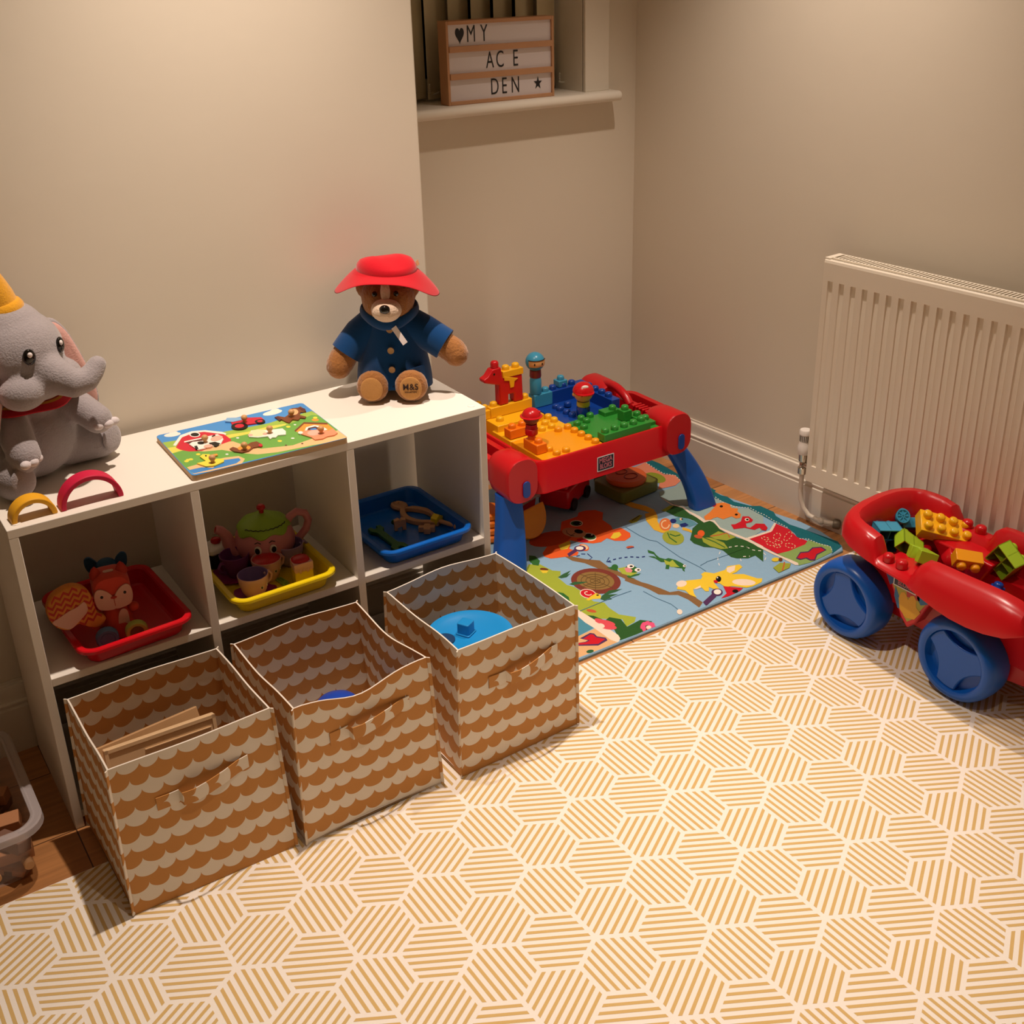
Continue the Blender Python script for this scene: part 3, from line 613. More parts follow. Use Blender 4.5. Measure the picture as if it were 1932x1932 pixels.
('orange',[1672.3,172.9,1667.6,168.6,1662.6,165.5,1657.9,163.9,1654,164.1,1651.3,166.1,1650.3,169.5,1651,174,1653.3,179.1,1657,184.1,1661.7,188.5,1666.7,191.6,1671.5,193.2,1675.4,193,1678.1,191.1,1679.2,187.6,1678.4,183,1676,177.9]),
('rust',[1652.6,159.7,1649.7,157.9,1646.5,157.5,1643.2,158.5,1640.3,160.9,1638.2,164.2,1637,168.2,1637,172.3,1638.1,176.1,1640.2,179.1,1643.1,180.9,1646.3,181.3,1649.6,180.3,1652.5,177.9,1654.6,174.5,1655.8,170.5,1655.8,166.4,1654.7,162.6]),
('leaflime',[1605.3,178.7,1594.7,170.7,1583.4,166.8,1572.9,167.3,1564.4,172.1,1558.8,180.7,1556.8,192.1,1558.7,205,1564.3,217.8,1573,229,1583.7,237.3,1595.1,241.5,1605.9,241.1,1614.7,236.2,1620.3,227.3,1622.1,215.6,1620,202.5,1614.1,189.7]),
('leafgreen',[1593.4,234.1,1579.3,208.3,1576.2,175.6,1581,178.5,1583.9,210.3,1597.4,234.4]),
('leafgreen',[1592.3,222.7,1596.8,204.1,1613.3,202.2,1616.7,207.4,1601.2,208.9,1597.1,226.7]),
('leaflime',[1552.5,348.2,1601.9,359.8,1605.5,351.8,1568.6,331.1,1552.4,332.6]),
('black',[1562.3,344.1,1598.5,354.7,1599.9,358.2,1563.7,347.5]),
('white',[1669.6,76.6,1677.3,74.1,1679.5,76.8,1671.7,79.3]),
('white',[1685.8,71.4,1693.3,68.7,1695.5,71.3,1688,74.1]),
('white',[1698.7,62.9,1703.8,57.6,1706.3,60.1,1701.3,65.4]),
('white',[1707.9,50.9,1708.4,41.7,1711.2,43.5,1710.7,52.7]),
('white',[1709,31.3,1712.7,24.9,1715.3,27.2,1711.6,33.6]),
('white',[1718.3,19.1,1723.3,13.8,1725.8,16.2,1720.8,21.5]),
('white',[1721,3.4,1717.4,-7.7,1720.1,-6.6,1723.7,4.5]),
('white',[1709.6,-16.7,1697.5,-24.8,1697.8,-26.7,1709.8,-18.5]),
('white',[1636.8,74.9,1624.5,65.7,1624.9,63.9,1637.2,73]),
('white',[1610.8,55.4,1600.7,44.9,1601.9,43.8,1612,54.3]),
('white',[1591.6,31.6,1584.4,21.1,1586.3,20.9,1593.5,31.4]),
('white',[1664.8,18.8,1671.2,15,1673.5,17.5,1667.1,21.3]),
('white',[1678.2,10.9,1680.1,9.8,1682.4,12.3,1680.5,13.4]),
('white',[1651.2,16.1,1644.3,5.2,1646.4,5.2,1653.3,16.1]),
('leafgreen',[1491.5,191.7,1497.6,173,1492.3,158,1490,141.1,1496.9,126.7,1506.4,126.7,1515.1,108.9,1517.5,84.2,1515.2,67.8,1502.7,58.9,1500.7,64.8,1491.5,76,1484.7,90,1487.3,115.4,1478.5,121.8,1478.7,144.6,1471.2,164.1,1483,155.5,1482.9,143.9,1490.3,164.2,1483.3,178.7]),
('froglime',[1491.6,126,1496.1,109,1509.2,113.2,1501.1,87.1,1499.7,74.6,1482.3,87.3,1480.2,106.9]),
('leafgreen',[1479.2,103,1486.5,97.7,1470.9,82.1,1464.8,88.8]),
('leafgreen',[1501.7,68.6,1503.6,62.7,1495.1,48.9,1494.3,56.1]),
('white',[1516.6,69,1515.1,67.6,1513.4,66.7,1511.6,66.4,1510,66.7,1508.8,67.6,1508.1,69,1508,70.6,1508.6,72.4,1509.7,74,1511.2,75.4,1513,76.3,1514.8,76.6,1516.4,76.3,1517.6,75.4,1518.3,74.1,1518.3,72.4,1517.8,70.6]),
('black',[1515.8,69.6,1515,68.9,1514.2,68.5,1513.3,68.3,1512.6,68.4,1512,68.8,1511.7,69.4,1511.7,70.2,1512,71.1,1512.6,71.9,1513.3,72.6,1514.2,73.1,1515.1,73.3,1515.8,73.1,1516.4,72.7,1516.7,72.1,1516.6,71.3,1516.3,70.4]),
('stitch',[1524,325.2,1524,264.3,1528.5,231.1,1540.1,212.8,1536.4,162.5,1532.8,113.2,1539.4,44.4,1537.9,18.8,1539.6,19.8,1541.1,45.5,1534.5,114.4,1538.2,163.5,1541.9,214.2,1530.3,232.6,1525.8,265.6,1525.8,326.6]),
('stitch',[1349.4,35.6,1354,-4.9,1365.3,-49.4,1362,-86.5,1363.5,-85.7,1366.8,-48.4,1355.5,-3.7,1351,36.7]),
('stitch',[1570,53.7,1639.4,49.3,1640.6,51.1,1571.2,55.5]),
('stitch',[1546.2,48.5,1571.6,52.7,1572.5,54.4,1547,50.3]),
('stitch',[1170.9,52.6,1280.3,56.1,1327.2,53.9,1328.2,55.8,1281.3,58,1171.7,54.4]),
('stitchgreen',[1639.3,49.1,1718.6,48,1720.1,50.2,1640.7,51.2]),
('rabbit',[1422.6,-3.9,1438.8,9.6,1469.5,12.9,1502.5,-2.5,1514.8,5.9,1519.1,16,1533.4,18.7,1547.3,-0.2,1582.5,-3.7,1599.2,6.5,1630.2,-4.8,1627.1,-18.3,1598,-28.3,1580.6,-28.9,1604.9,-46.6,1617.1,-81.6,1627.1,-88.8,1613.3,-100.3,1583.3,-104,1564.5,-98.7,1541.2,-73.3,1524.8,-65.7,1525.3,-44.8,1516.3,-34,1506.6,-65,1496.4,-66,1492.5,-42.2,1478.8,-57.3,1471.8,-52.3,1476.2,-34.5,1454.8,-27.4,1442.8,-43.6,1435,-62.6,1430,-42.6,1434.9,-21.3]),
('whitewarm',[1461.5,4,1457.5,0.1,1452.5,-2.8,1447,-4.2,1441.8,-4,1437.3,-2.3,1434.2,0.7,1432.9,4.7,1433.4,9.3,1435.7,13.8,1439.6,17.7,1444.6,20.6,1450.1,22,1455.5,21.9,1460,20.2,1463.1,17.1,1464.4,13,1463.9,8.5]),
('whitewarm',[1598,-95,1592.9,-97.6,1585.8,-97.6,1577.7,-95,1569.5,-90.1,1562.2,-83.5,1556.6,-76,1553.5,-68.4,1553.1,-61.8,1555.6,-56.8,1560.7,-54.1,1567.8,-54.1,1575.9,-56.7,1584.2,-61.6,1591.6,-68.3,1597.2,-75.9,1600.3,-83.4,1600.6,-90.1]),
('whitewarm',[1592.8,2.2,1617.7,-2.4,1598.7,-19.9,1580,-21.8,1580.4,-11.1]),
('whitewarm',[1453.7,-28.7,1480.3,-24.8,1474.8,-33.5,1461.8,-32.5]),
('black',[1542.8,-31.8,1539,-35.2,1535.1,-37.8,1531.4,-39.2,1528.5,-39.2,1526.6,-37.8,1526,-35.3,1526.8,-31.8,1528.9,-27.9,1532,-23.9,1535.7,-20.4,1539.7,-17.8,1543.4,-16.4,1546.3,-16.4,1548.2,-17.8,1548.8,-20.4,1548,-23.8,1545.9,-27.8]),
('white',[1541.4,-22.1,1540.5,-23,1539.6,-23.6,1538.6,-23.9,1537.9,-23.8,1537.4,-23.5,1537.2,-22.8,1537.4,-22,1537.8,-21,1538.6,-20.1,1539.5,-19.2,1540.4,-18.6,1541.4,-18.3,1542.1,-18.4,1542.6,-18.7,1542.8,-19.4,1542.6,-20.2,1542.2,-21.2]),
('red',[1525.1,-38.6,1523.1,-39.7,1521.2,-39.9,1519.6,-39.3,1518.4,-37.8,1517.8,-35.8,1517.9,-33.4,1518.6,-30.9,1520,-28.6,1521.7,-26.8,1523.7,-25.8,1525.6,-25.5,1527.2,-26.2,1528.4,-27.6,1529,-29.7,1528.9,-32.1,1528.2,-34.6,1526.8,-36.9]),
('red',[1522.9,-60.1,1556.3,-94.9,1538.7,-100.9,1501.7,-102.9,1479.8,-99.2,1506.7,-90.1]),
('black',[1536.2,-99.1,1533.9,-100.9,1531.1,-102,1528.3,-102.3,1525.7,-101.6,1523.6,-100.1,1522.4,-98,1522.2,-95.5,1522.9,-92.9,1524.5,-90.6,1526.9,-88.7,1529.6,-87.6,1532.5,-87.3,1535.1,-88,1537.1,-89.5,1538.4,-91.6,1538.6,-94.1,1537.9,-96.7]),
('purple',[1428.1,-104.2,1476.1,-86.6,1481.1,-69.1,1432.8,-87]),
('purple',[1502.5,-80.8,1497.8,-84.7,1492.3,-87.2,1486.7,-87.9,1481.7,-86.8,1477.8,-84,1475.6,-79.8,1475.3,-74.8,1476.9,-69.5,1480.3,-64.6,1485,-60.7,1490.5,-58.2,1496.1,-57.4,1501.2,-58.5,1505.1,-61.3,1507.3,-65.5,1507.6,-70.6,1506,-75.9]),
('white',[1500.5,-77.2,1497.2,-80,1493.5,-81.7,1489.7,-82.3,1486.4,-81.7,1483.9,-79.9,1482.5,-77.1,1482.4,-73.7,1483.6,-70.1,1486,-66.7,1489.2,-64,1493,-62.2,1496.8,-61.6,1500.1,-62.2,1502.6,-64,1504,-66.8,1504.1,-70.3,1502.9,-73.9]),
('whitewarm',[1359.9,-95.7,1356.8,-97.2,1354.1,-97.5,1351.9,-96.6,1350.7,-94.6,1350.5,-91.7,1351.4,-88.4,1353.2,-84.9,1355.8,-81.8,1358.8,-79.3,1361.9,-77.8,1364.7,-77.5,1366.8,-78.5,1368.1,-80.5,1368.3,-83.3,1367.4,-86.7,1365.5,-90.2,1362.9,-93.3]),
('panelgrey',[1720.7,360.3,1729.6,304,1722.3,234.2,1736.5,221.1,1724.2,165.3,1740.1,78.5,1812.1,95.8,1871.8,156.3,1869.1,212.4,1850.1,226.4,1837,325.8,1834,385.9,1835.8,456.4,1797.1,436.9,1737.6,439.5,1719.8,412]),
('salmon',[1748.1,455.2,1779.3,486,1797.7,527.5,1809.5,581.6,1790,615.2,1837.4,622.4,1828.5,561.2,1829.4,519.6,1849.9,498.2,1836.5,458.9,1803.4,444.2]),
('salmon',[1758,619.7,1790,615.2,1809.5,581.6,1804.4,522.5,1767.9,531,1714.2,564.5]),
('leaflime2',[1803.3,487.2,1794.8,481.8,1785.9,481,1777.7,484.8,1771.1,492.9,1766.9,504.2,1765.6,517.4,1767.4,531,1772.1,543.3,1779.1,552.9,1787.7,558.5,1796.7,559.5,1805.1,555.6,1811.8,547.4,1816,535.8,1817.2,522.4,1815.2,508.7,1810.4,496.5]),
('cream',[1719.6,417.9,1717.8,356.9,1731.7,324.4,1726.9,295,1728.8,255.9,1725.4,231.9,1738,220,1744.4,212.7,1728.3,172.6,1734.6,132.3,1742.9,81.4,1747,29.7,1736,18.6,1732.9,76.4,1722.7,136,1721.1,167.6,1735.7,206,1732,219.1,1712.5,220.4,1716.8,254.1,1718,290.8,1724.1,321.7,1711.7,355.8]),
('cream',[1744.9,91.9,1744.4,38.4,1744,-13.6,1748.3,-44.7,1755.8,-86.9,1747.8,-94.6,1740.5,-89.4,1739.7,-43.1,1735.4,-12,1733,37.2,1736.8,78.1]),
('redpanel',[1746.8,83.1,1828.3,80.9,1865,102.9,1869.5,55.9,1853.7,12.2,1860.2,-17.1,1841.3,-27.6,1779,-29.8,1747.1,-20.6,1745.6,13.6]),
('cream',[1746.5,88.2,1822.3,82.8,1865.6,107.6,1866.5,101.7,1826.9,76.9,1819.5,74.8,1744.7,79.6]),
('greenpanel',[1745.8,-22,1780.3,-28.4,1841.3,-27.6,1864.6,-15.5,1875.5,-47.8,1886.1,-74.8,1866,-98.1,1784.6,-103.4,1746.4,-95.9,1754.3,-85.9,1749.8,-48.2]),
('teal',[1878.2,470.5,1866.4,364.5,1865.5,318.6,1873.8,301,1866.3,266.8,1884.4,220,1906.7,203.6,1910.1,154.6,1897.7,134.1,1890.5,76.3,1900,38.6,1921.6,-67,1908.4,-91.1,1857.4,-103.5,1869.6,-96,1884.7,-78.6,1886,-62.7,1875.5,-47.8,1867.6,-15.2,1853.7,12.2,1865.3,33.6,1872.4,66.5,1868.7,107.9,1869.5,154.8,1869.1,182,1871.8,215.5,1849.2,248.6,1839.9,314.5,1844.2,340]),
('teal',[1837.4,622.4,1861.2,634.3,1867,590.6,1865.7,562.5,1861.5,505.3,1870.6,449,1874.7,391.5,1875.2,349.7,1838.5,330.4,1834,385.9,1838.2,460.7,1849.2,500.6,1827,523.3,1830.1,566.4]),
('white',[1843.2,318.8,1842.3,312.8,1845.1,314.5,1846,320.5]),
('white',[1841.4,306.8,1840.4,300.9,1843.2,302.6,1844.1,308.5]),
('white',[1839.5,295,1838.6,289.1,1841.3,290.8,1842.3,296.7]),
('white',[1837.6,283,1838.4,278.3,1841.2,280.5,1840.4,285.1]),
('white',[1839.2,273.7,1840,269.1,1842.8,271.2,1842,275.8]),
('white',[1840.8,264.5,1841.6,259.9,1844.4,262,1843.6,266.6]),
('white',[1842.4,255.3,1843.2,250.7,1846,252.8,1845.2,257.4]),
('white',[1844,246.1,1844.8,241.5,1847.5,243.6,1846.8,248.2]),
('white',[1847.5,238.4,1850.1,235.4,1852.7,238,1850.1,240.9]),
('white',[1852.8,232.5,1855.4,229.6,1858,232.1,1855.3,235]),
('white',[1858,226.7,1860.6,223.7,1863.2,226.2,1860.6,229.2]),
('white',[1863.3,220.8,1865.9,217.9,1868.5,220.4,1865.8,223.3]),
('white',[1868.5,215,1871.1,212,1873.7,214.5,1871.1,217.4]),
('white',[1873.6,209.5,1873.4,204.2,1876.2,206,1876.4,211.3]),
('white',[1873.2,199,1873,193.8,1875.8,195.6,1876,200.8]),
('white',[1872.8,188.6,1872.6,183.4,1875.3,185.2,1875.6,190.4]),
('white',[1872.7,178.4,1873.4,173.7,1876.1,175.7,1875.5,180.4]),
('white',[1874,169.1,1874.7,164.5,1877.5,166.5,1876.8,171.1]),
('white',[1875.4,159.9,1875.7,155.1,1878.5,157,1878.1,161.8]),
('white',[1875,149.9,1874.3,144.4,1877,146,1877.7,151.4]),
('white',[1873.5,139,1872.8,133.7,1875.5,135.2,1876.2,140.6]),
('white',[1872,128.3,1871.3,122.9,1874,124.5,1874.8,129.8]),
('white',[1870.6,117.5,1870.5,112.6,1873.2,114.3,1873.3,119.2]),
('white',[1870.8,108,1871.1,103.4,1873.8,105.2,1873.5,109.8]),
('white',[1871.4,98.8,1871.8,94.3,1874.5,96.1,1874.2,100.6]),
('white',[1872.1,89.8,1872.1,84.9,1874.8,86.6,1874.8,91.5]),
('white',[1871.8,80,1871.6,75,1874.3,76.6,1874.5,81.6]),
('white',[1871.4,70,1871.1,65.1,1873.8,66.7,1874.1,71.7]),
('white',[1851.2,2.2,1854,-0.2,1856.4,1.9,1853.6,4.4]),
('white',[1856.8,-2.7,1859.5,-5.1,1861.9,-2.9,1859.2,-0.5]),
('white',[1862.3,-7.5,1865.1,-10,1867.5,-7.8,1864.7,-5.4]),
('white',[1867.7,-12.2,1868.1,-16.5,1870.8,-14.8,1870.3,-10.5]),
('white',[1868.6,-20.8,1869,-25.1,1871.6,-23.4,1871.2,-19.1]),
('white',[1869.5,-29.3,1869.9,-33.6,1872.5,-32,1872.1,-27.7]),
('white',[1870.3,-37.9,1870.8,-42.1,1873.4,-40.5,1872.9,-36.2]),
('white',[1871.2,-46.5,1872.7,-50,1875.3,-48.1,1873.8,-44.6]),
('white',[1874.2,-53.4,1875.7,-56.8,1878.2,-55,1876.8,-51.5]),
('white',[1877.2,-60.3,1878.7,-63.7,1881.2,-61.8,1879.7,-58.4]),
('white',[1880.1,-67.1,1881.6,-70.6,1884.2,-68.7,1882.7,-65.3]),
('white',[1883.2,-73.3,1880.3,-78.7,1882.6,-78.2,1885.5,-72.8]),
('white',[1876.5,-84.4,1872.5,-90.2,1874.6,-90.1,1878.5,-84.2]),
('white',[1835.9,618,1835.2,611.2,1838.2,613.4,1838.9,620.1]),
('white',[1834.4,604.5,1833.7,597.8,1836.6,600,1837.4,606.7]),
('white',[1832.9,591.2,1832.2,584.5,1835.1,586.6,1835.9,593.3]),
('white',[1831.4,577.9,1830.7,571.3,1833.6,573.4,1834.4,580]),
('white',[1830.1,564.7,1829.7,558.4,1832.6,560.6,1833,566.9]),
('white',[1829.3,552,1828.9,545.7,1831.8,547.9,1832.2,554.2]),
('white',[1828.5,539.4,1828.1,533.1,1831,535.2,1831.4,541.5]),
('white',[1828.2,526.9,1830.5,523.1,1833.3,526,1831.1,529.8]),
('white',[1832.7,519.3,1834.9,515.5,1837.7,518.3,1835.5,522.1]),
('white',[1837.1,511.7,1839.3,507.9,1842.1,510.7,1839.9,514.5]),
('white',[1841.5,504.1,1843.7,500.3,1846.6,503.1,1844.3,506.9]),
('white',[1845.9,496.8,1845.4,490.9,1848.3,493,1848.8,498.9]),
('white',[1843.2,483.9,1840.9,476.6,1843.7,478,1846,485.3]),
('white',[1838.6,469.3,1836.4,462.1,1839.2,463.5,1841.4,470.7]),
('creamy',[1800.9,15.5,1792.9,11.7,1792.3,9.4,1800.3,13.1]),
('creamy',[1789,12.3,1785.1,14.4,1782.6,11.8,1786.6,9.7]),
('creamy',[1782.8,17.5,1782.7,22.5,1779.8,20.7,1780,15.7]),
('creamy',[1787.1,27.5,1793.4,28.8,1794.8,31.5,1788.5,30.2]),
('creamy',[1797.4,27.8,1800.9,25.1,1803.4,27.6,1800,30.3]),
('creamy',[1802.2,21.7,1800.9,15.8,1803.8,17.2,1805.1,23.1]),
('creamy',[1774.7,17.2,1768.1,16.8,1766.4,14.1,1773,14.5]),
('creamy',[1765.7,20,1764.2,23.9,1761.4,21.8,1762.9,17.8]),
('creamy',[1763.7,28.4,1764.5,34.5,1761.7,32.9,1760.9,26.8]),
('creamy',[1767.1,40.3,1773.8,40.7,1775.5,43.4,1768.9,43]),
('creamy',[1776.2,37.5,1777.7,33.5,1780.5,35.7,1779,39.7]),
('creamy',[1778.1,29,1777.3,23,1780.2,24.5,1781,30.6]),
('creamy',[1827.9,49.5,1820.9,41.8,1822.6,41.1,1829.6,48.8]),
('creamy',[1815.3,38.1,1808.2,35.5,1807.2,33,1814.3,35.6]),
('creamy',[1802.9,35.2,1799,37.1,1796.6,34.5,1800.5,32.6]),
('creamy',[1798.3,40.9,1803.7,49.1,1801.4,48.9,1796,40.7]),
('creamy',[1809.2,53.4,1816.5,57,1817,59.4,1809.7,55.8]),
('creamy',[1822.2,58.1,1827.1,57.1,1829.3,59.8,1824.5,60.9]),
('creamy',[1828.9,54.5,1828,50,1830.9,51.5,1831.9,55.9]),
('creamy',[1861.8,41.3,1855.5,33.6,1857.4,33.3,1863.8,41]),
('creamy',[1849.1,28.9,1841.2,24.2,1841.2,22.1,1849,26.9]),
('creamy',[1834.9,21,1828.4,18.4,1827.6,15.9,1834.1,18.6]),
('creamy',[1821.8,16.4,1815.8,15.9,1814.1,13.2,1820,13.7]),
('creamy',[1812.6,17.6,1818.7,25.2,1816.8,25.6,1810.7,18]),
('creamy',[1825,29.9,1832.9,34.6,1832.9,36.7,1825,31.9]),
('creamy',[1839.2,37.8,1845.7,40.5,1846.6,43,1840,40.3]),
('creamy',[1852.5,42.5,1858.5,43.1,1860.3,45.9,1854.2,45.3]),
('creamy',[1812.1,-20.5,1805.6,-22.6,1804.5,-25.1,1811.1,-23]),
('creamy',[1802.1,-21.5,1798.7,-19.2,1796.1,-21.7,1799.6,-24]),
('creamy',[1796.2,-15.8,1794.6,-11.6,1791.8,-13.7,1793.4,-17.9]),
('creamy',[1794.1,-7.6,1795.5,-1.7,1792.7,-3,1791.3,-8.8]),
('creamy',[1798.7,1.7,1804.7,2.1,1806.4,4.8,1800.4,4.4]),
('creamy',[1807.9,0.5,1811,-2.4,1813.6,-0,1810.5,2.9]),
('creamy',[1813.2,-6.1,1814.4,-10.5,1817.3,-8.4,1816,-4]),
('creamy',[1814.4,-14.6,1811.3,-21,1814,-20.2,1817,-13.8]),
('creamy',[1786.4,48.9,1779.4,48.2,1777.7,45.5,1784.7,46.2]),
('creamy',[1776.5,50.8,1774.2,54.6,1771.4,52.2,1773.7,48.4]),
('creamy',[1773.1,58.8,1777.6,66.1,1775.2,65.9,1770.7,58.5]),
('creamy',[1781.3,63.9,1784.3,60.9,1787,63.4,1784,66.4]),
('creamy',[1786.2,57.2,1786.6,51.6,1789.5,53.5,1789.1,59.1]),
('creamy',[1782.8,2.5,1775.9,0.8,1774.6,-1.8,1781.5,-0.1]),
('creamy',[1772.3,2.1,1769.2,4.5,1766.7,2,1769.8,-0.4]),
('creamy',[1767.2,7.3,1770.1,13.6,1767.5,12.9,1764.6,6.6]),
('creamy',[1774.1,12.4,1777.8,10.8,1780.2,13.4,1776.5,15]),
('creamy',[1780.5,8.4,1782.2,4.3,1785,6.5,1783.3,10.5]),
('purple',[1766.2,-67.1,1799.8,-49.7,1818.8,-58.9,1843.2,-50.6,1865.4,-62,1862.8,-81.6,1823.9,-86,1797.3,-103.5,1787.1,-96.1,1786.6,-82,1769.5,-78.7]),
('red',[1771.8,-66.6,1797.1,-54.8,1816,-63.9,1840.4,-55.7,1859.6,-65,1857.7,-80.2,1824.5,-81.8,1801.4,-97.3,1792.7,-93.3,1792.2,-79.1,1775,-75.8]),
('yellow',[1729.9,-45.3,1726.9,-47.6,1723.1,-49.1,1719.1,-49.6,1715.3,-49,1712.1,-47.4,1709.9,-45,1709,-42.1,1709.5,-39,1711.3,-36.1,1714.3,-33.8,1718,-32.3,1722.1,-31.8,1726,-32.3,1729.2,-33.9,1731.4,-36.3,1732.3,-39.3,1731.7,-42.4]),
('leaflime',[1685.3,-67.1,1718.1,-59.4,1737.2,-77.9,1718.4,-91.2,1678.8,-93.4]),
('rust',[1728.6,-61.8,1711.5,-76.2,1693.2,-89.3,1694.1,-92.6,1712.8,-79.2,1730.4,-64.5]),
('acorn',[1734.9,-51.1,1732.4,-53.1,1729.8,-54.5,1727.3,-55.1,1725.2,-54.9,1723.8,-53.9,1723.2,-52.1,1723.6,-49.9,1724.8,-47.5,1726.7,-45.2,1729.2,-43.2,1731.8,-41.8,1734.3,-41.2,1736.4,-41.4,1737.9,-42.4,1738.4,-44.1,1738.1,-46.4,1736.8,-48.8]),
('squirrel',[1747.1,244.7,1786.3,264.6,1818.5,285.2,1835.9,280.7,1842.6,261.8,1833.7,240.7,1844.9,227,1831.1,215.3,1826.9,196.8,1810.4,182.3,1798.1,186,1797.6,202.3,1767,203.5,1763.3,222.2,1744.9,225]),
('squirrel',[1735.3,245.8,1765.4,255.9,1814.3,280.3,1839.6,278.5,1844.7,258,1809.5,229,1766.5,228.3,1739.5,221.6,1724.1,227.6]),
('black',[1820.5,261.5,1818.6,259.8,1816.5,258.7,1814.4,258.3,1812.5,258.6,1811.2,259.6,1810.5,261.1,1810.6,263,1811.4,265.1,1812.8,267.1,1814.7,268.7,1816.9,269.8,1819,270.2,1820.8,270,1822.1,269,1822.8,267.4,1822.7,265.5,1821.9,263.4]),
('black',[1818.7,200.2,1817,198.8,1815.2,197.9,1813.3,197.6,1811.7,197.9,1810.5,198.8,1809.9,200.2,1809.9,201.8,1810.5,203.6,1811.8,205.3,1813.4,206.6,1815.3,207.5,1817.1,207.8,1818.8,207.5,1820,206.7,1820.6,205.3,1820.6,203.6,1819.9,201.9]),
('red',[1814.8,282.3,1810.9,278.7,1806.8,276,1802.9,274.7,1799.8,274.7,1797.9,276.2,1797.2,278.9,1798,282.5,1800,286.7,1803.2,290.8,1807.1,294.4,1811.2,297.1,1815.1,298.5,1818.2,298.5,1820.2,297,1820.9,294.3,1820.1,290.6,1818,286.4]),
('red',[1762.4,167.7,1773.1,162.4,1797.2,165.6,1821.1,185.1,1835.2,174.7,1829.6,152.4,1817.6,145.5,1799.3,148.4,1786.3,132.2,1791.1,123.5,1820.9,132.6,1838,117.4,1828.7,96,1813.2,87,1806.9,96.6,1811,108.9,1791.6,107.9,1778.8,132.5,1750,143.4]),
('cream',[1822.8,160,1820.3,157.9,1817.4,156.5,1814.7,155.9,1812.3,156.3,1810.5,157.6,1809.7,159.6,1809.8,162.1,1810.9,164.7,1812.8,167.3,1815.4,169.4,1818.2,170.8,1821,171.3,1823.4,171,1825.1,169.7,1826,167.7,1825.9,165.2,1824.7,162.5]),
('black',[1821.7,160.8,1820.2,159.5,1818.5,158.7,1816.8,158.4,1815.3,158.7,1814.3,159.5,1813.7,160.7,1813.7,162.2,1814.4,163.8,1815.5,165.3,1817,166.6,1818.7,167.4,1820.4,167.7,1821.9,167.4,1823,166.6,1823.5,165.4,1823.5,163.9,1822.9,162.3]),
]
# ---------------------------------------------------------------- quilted play mat
MC = dict(lime='9fae3c', sand_left='dcae7c', teal_left='4f8ea3', darkgreen='2f5a2b', cream='ead9c6', coral='d9505a', purple='54345c', red='c81e2c',
    darkgreen2='35603c', branch='85633f', barkred='7a3a30', stump='8d7040', stumpline='5b4527', leafgreen='336a33', acorn='6b3a22', yellow='e3c63a',
    rust='c05a36', black='17140f', froglime='a7b544', pink='e08a90', white='f2ece2', navy='23306e', pinkhot='e0567f', orange='e5602a', orangedk='b8481f',
    tanface='c39670', creamy='e9c79a', mustard='dfae35', orangecir='d9763f', birdteal='5e93a3', leaflime='9aa43c', stitch='4d7793', stitchgreen='1f4020',
    rabbit='ecc93a', whitewarm='efdcc8', panelgrey='9bb1ac', salmon='e58e70', leaflime2='8f9a34', redpanel='cc2230', greenpanel='8aa860', teal='1f6a74', squirrel='e58238')
M_matblue = mat('mat_blue', '8db3cf', rough=0.85, spec=0.15, bump=(22, 0.5, 0.01), sheen=0.1)
mat_mats = [M_matblue]
mat_idx = {}
for k, v in MC.items():
    mat_idx[k] = len(mat_mats)
    mat_mats.append(mat('mat_print_' + k, v, rough=0.85, spec=0.15, bump=(22, 0.5, 0.01)))
MAT_OUT = [(0.985, -0.105), (1.80, -0.108), (1.9, -0.104), (1.918, -0.085), (1.932, 0.0), (1.93, 0.07), (1.912, 0.142), (1.893, 0.22), (1.876, 0.30), (1.866, 0.38), (1.860, 0.45), (1.848, 0.53), (1.845, 0.63), (1.842, 0.745), (1.0, 0.745)]
MZ = 0.0085
mb = MB()
o0 = [(x, y, 0.0005) for x, y in MAT_OUT]
cx, cy = 1.43, 0.32
def inset_pt(x, y, d):
    l = math.hypot(x - cx, y - cy)
    return (x - (x - cx) / l * d, y - (y - cy) / l * d)
mb.loft([o0, [(x, y, MZ - 0.003) for x, y in MAT_OUT], [(*inset_pt(x, y, 0.003), MZ) for x, y in MAT_OUT]])
# thin printed shapes, each a hair above the last
for i, (c, fl) in enumerate(MATPRINT):
    poly = [(fl[k] / 1000.0, fl[k + 1] / 1000.0) for k in range(0, len(fl), 2)]
    poly = clip_poly(poly, 0, -0.1025, 0, -1)
    if len(poly) < 3: continue
    mb.flat(poly, MZ + 0.0001 + i * 0.000006, mi=mat_idx[c])
# binding round the edge
tag(mb.build('play_mat', mat_mats, smooth=False), 'quilted woodland print play mat on the floor under the red activity table', 'mat')
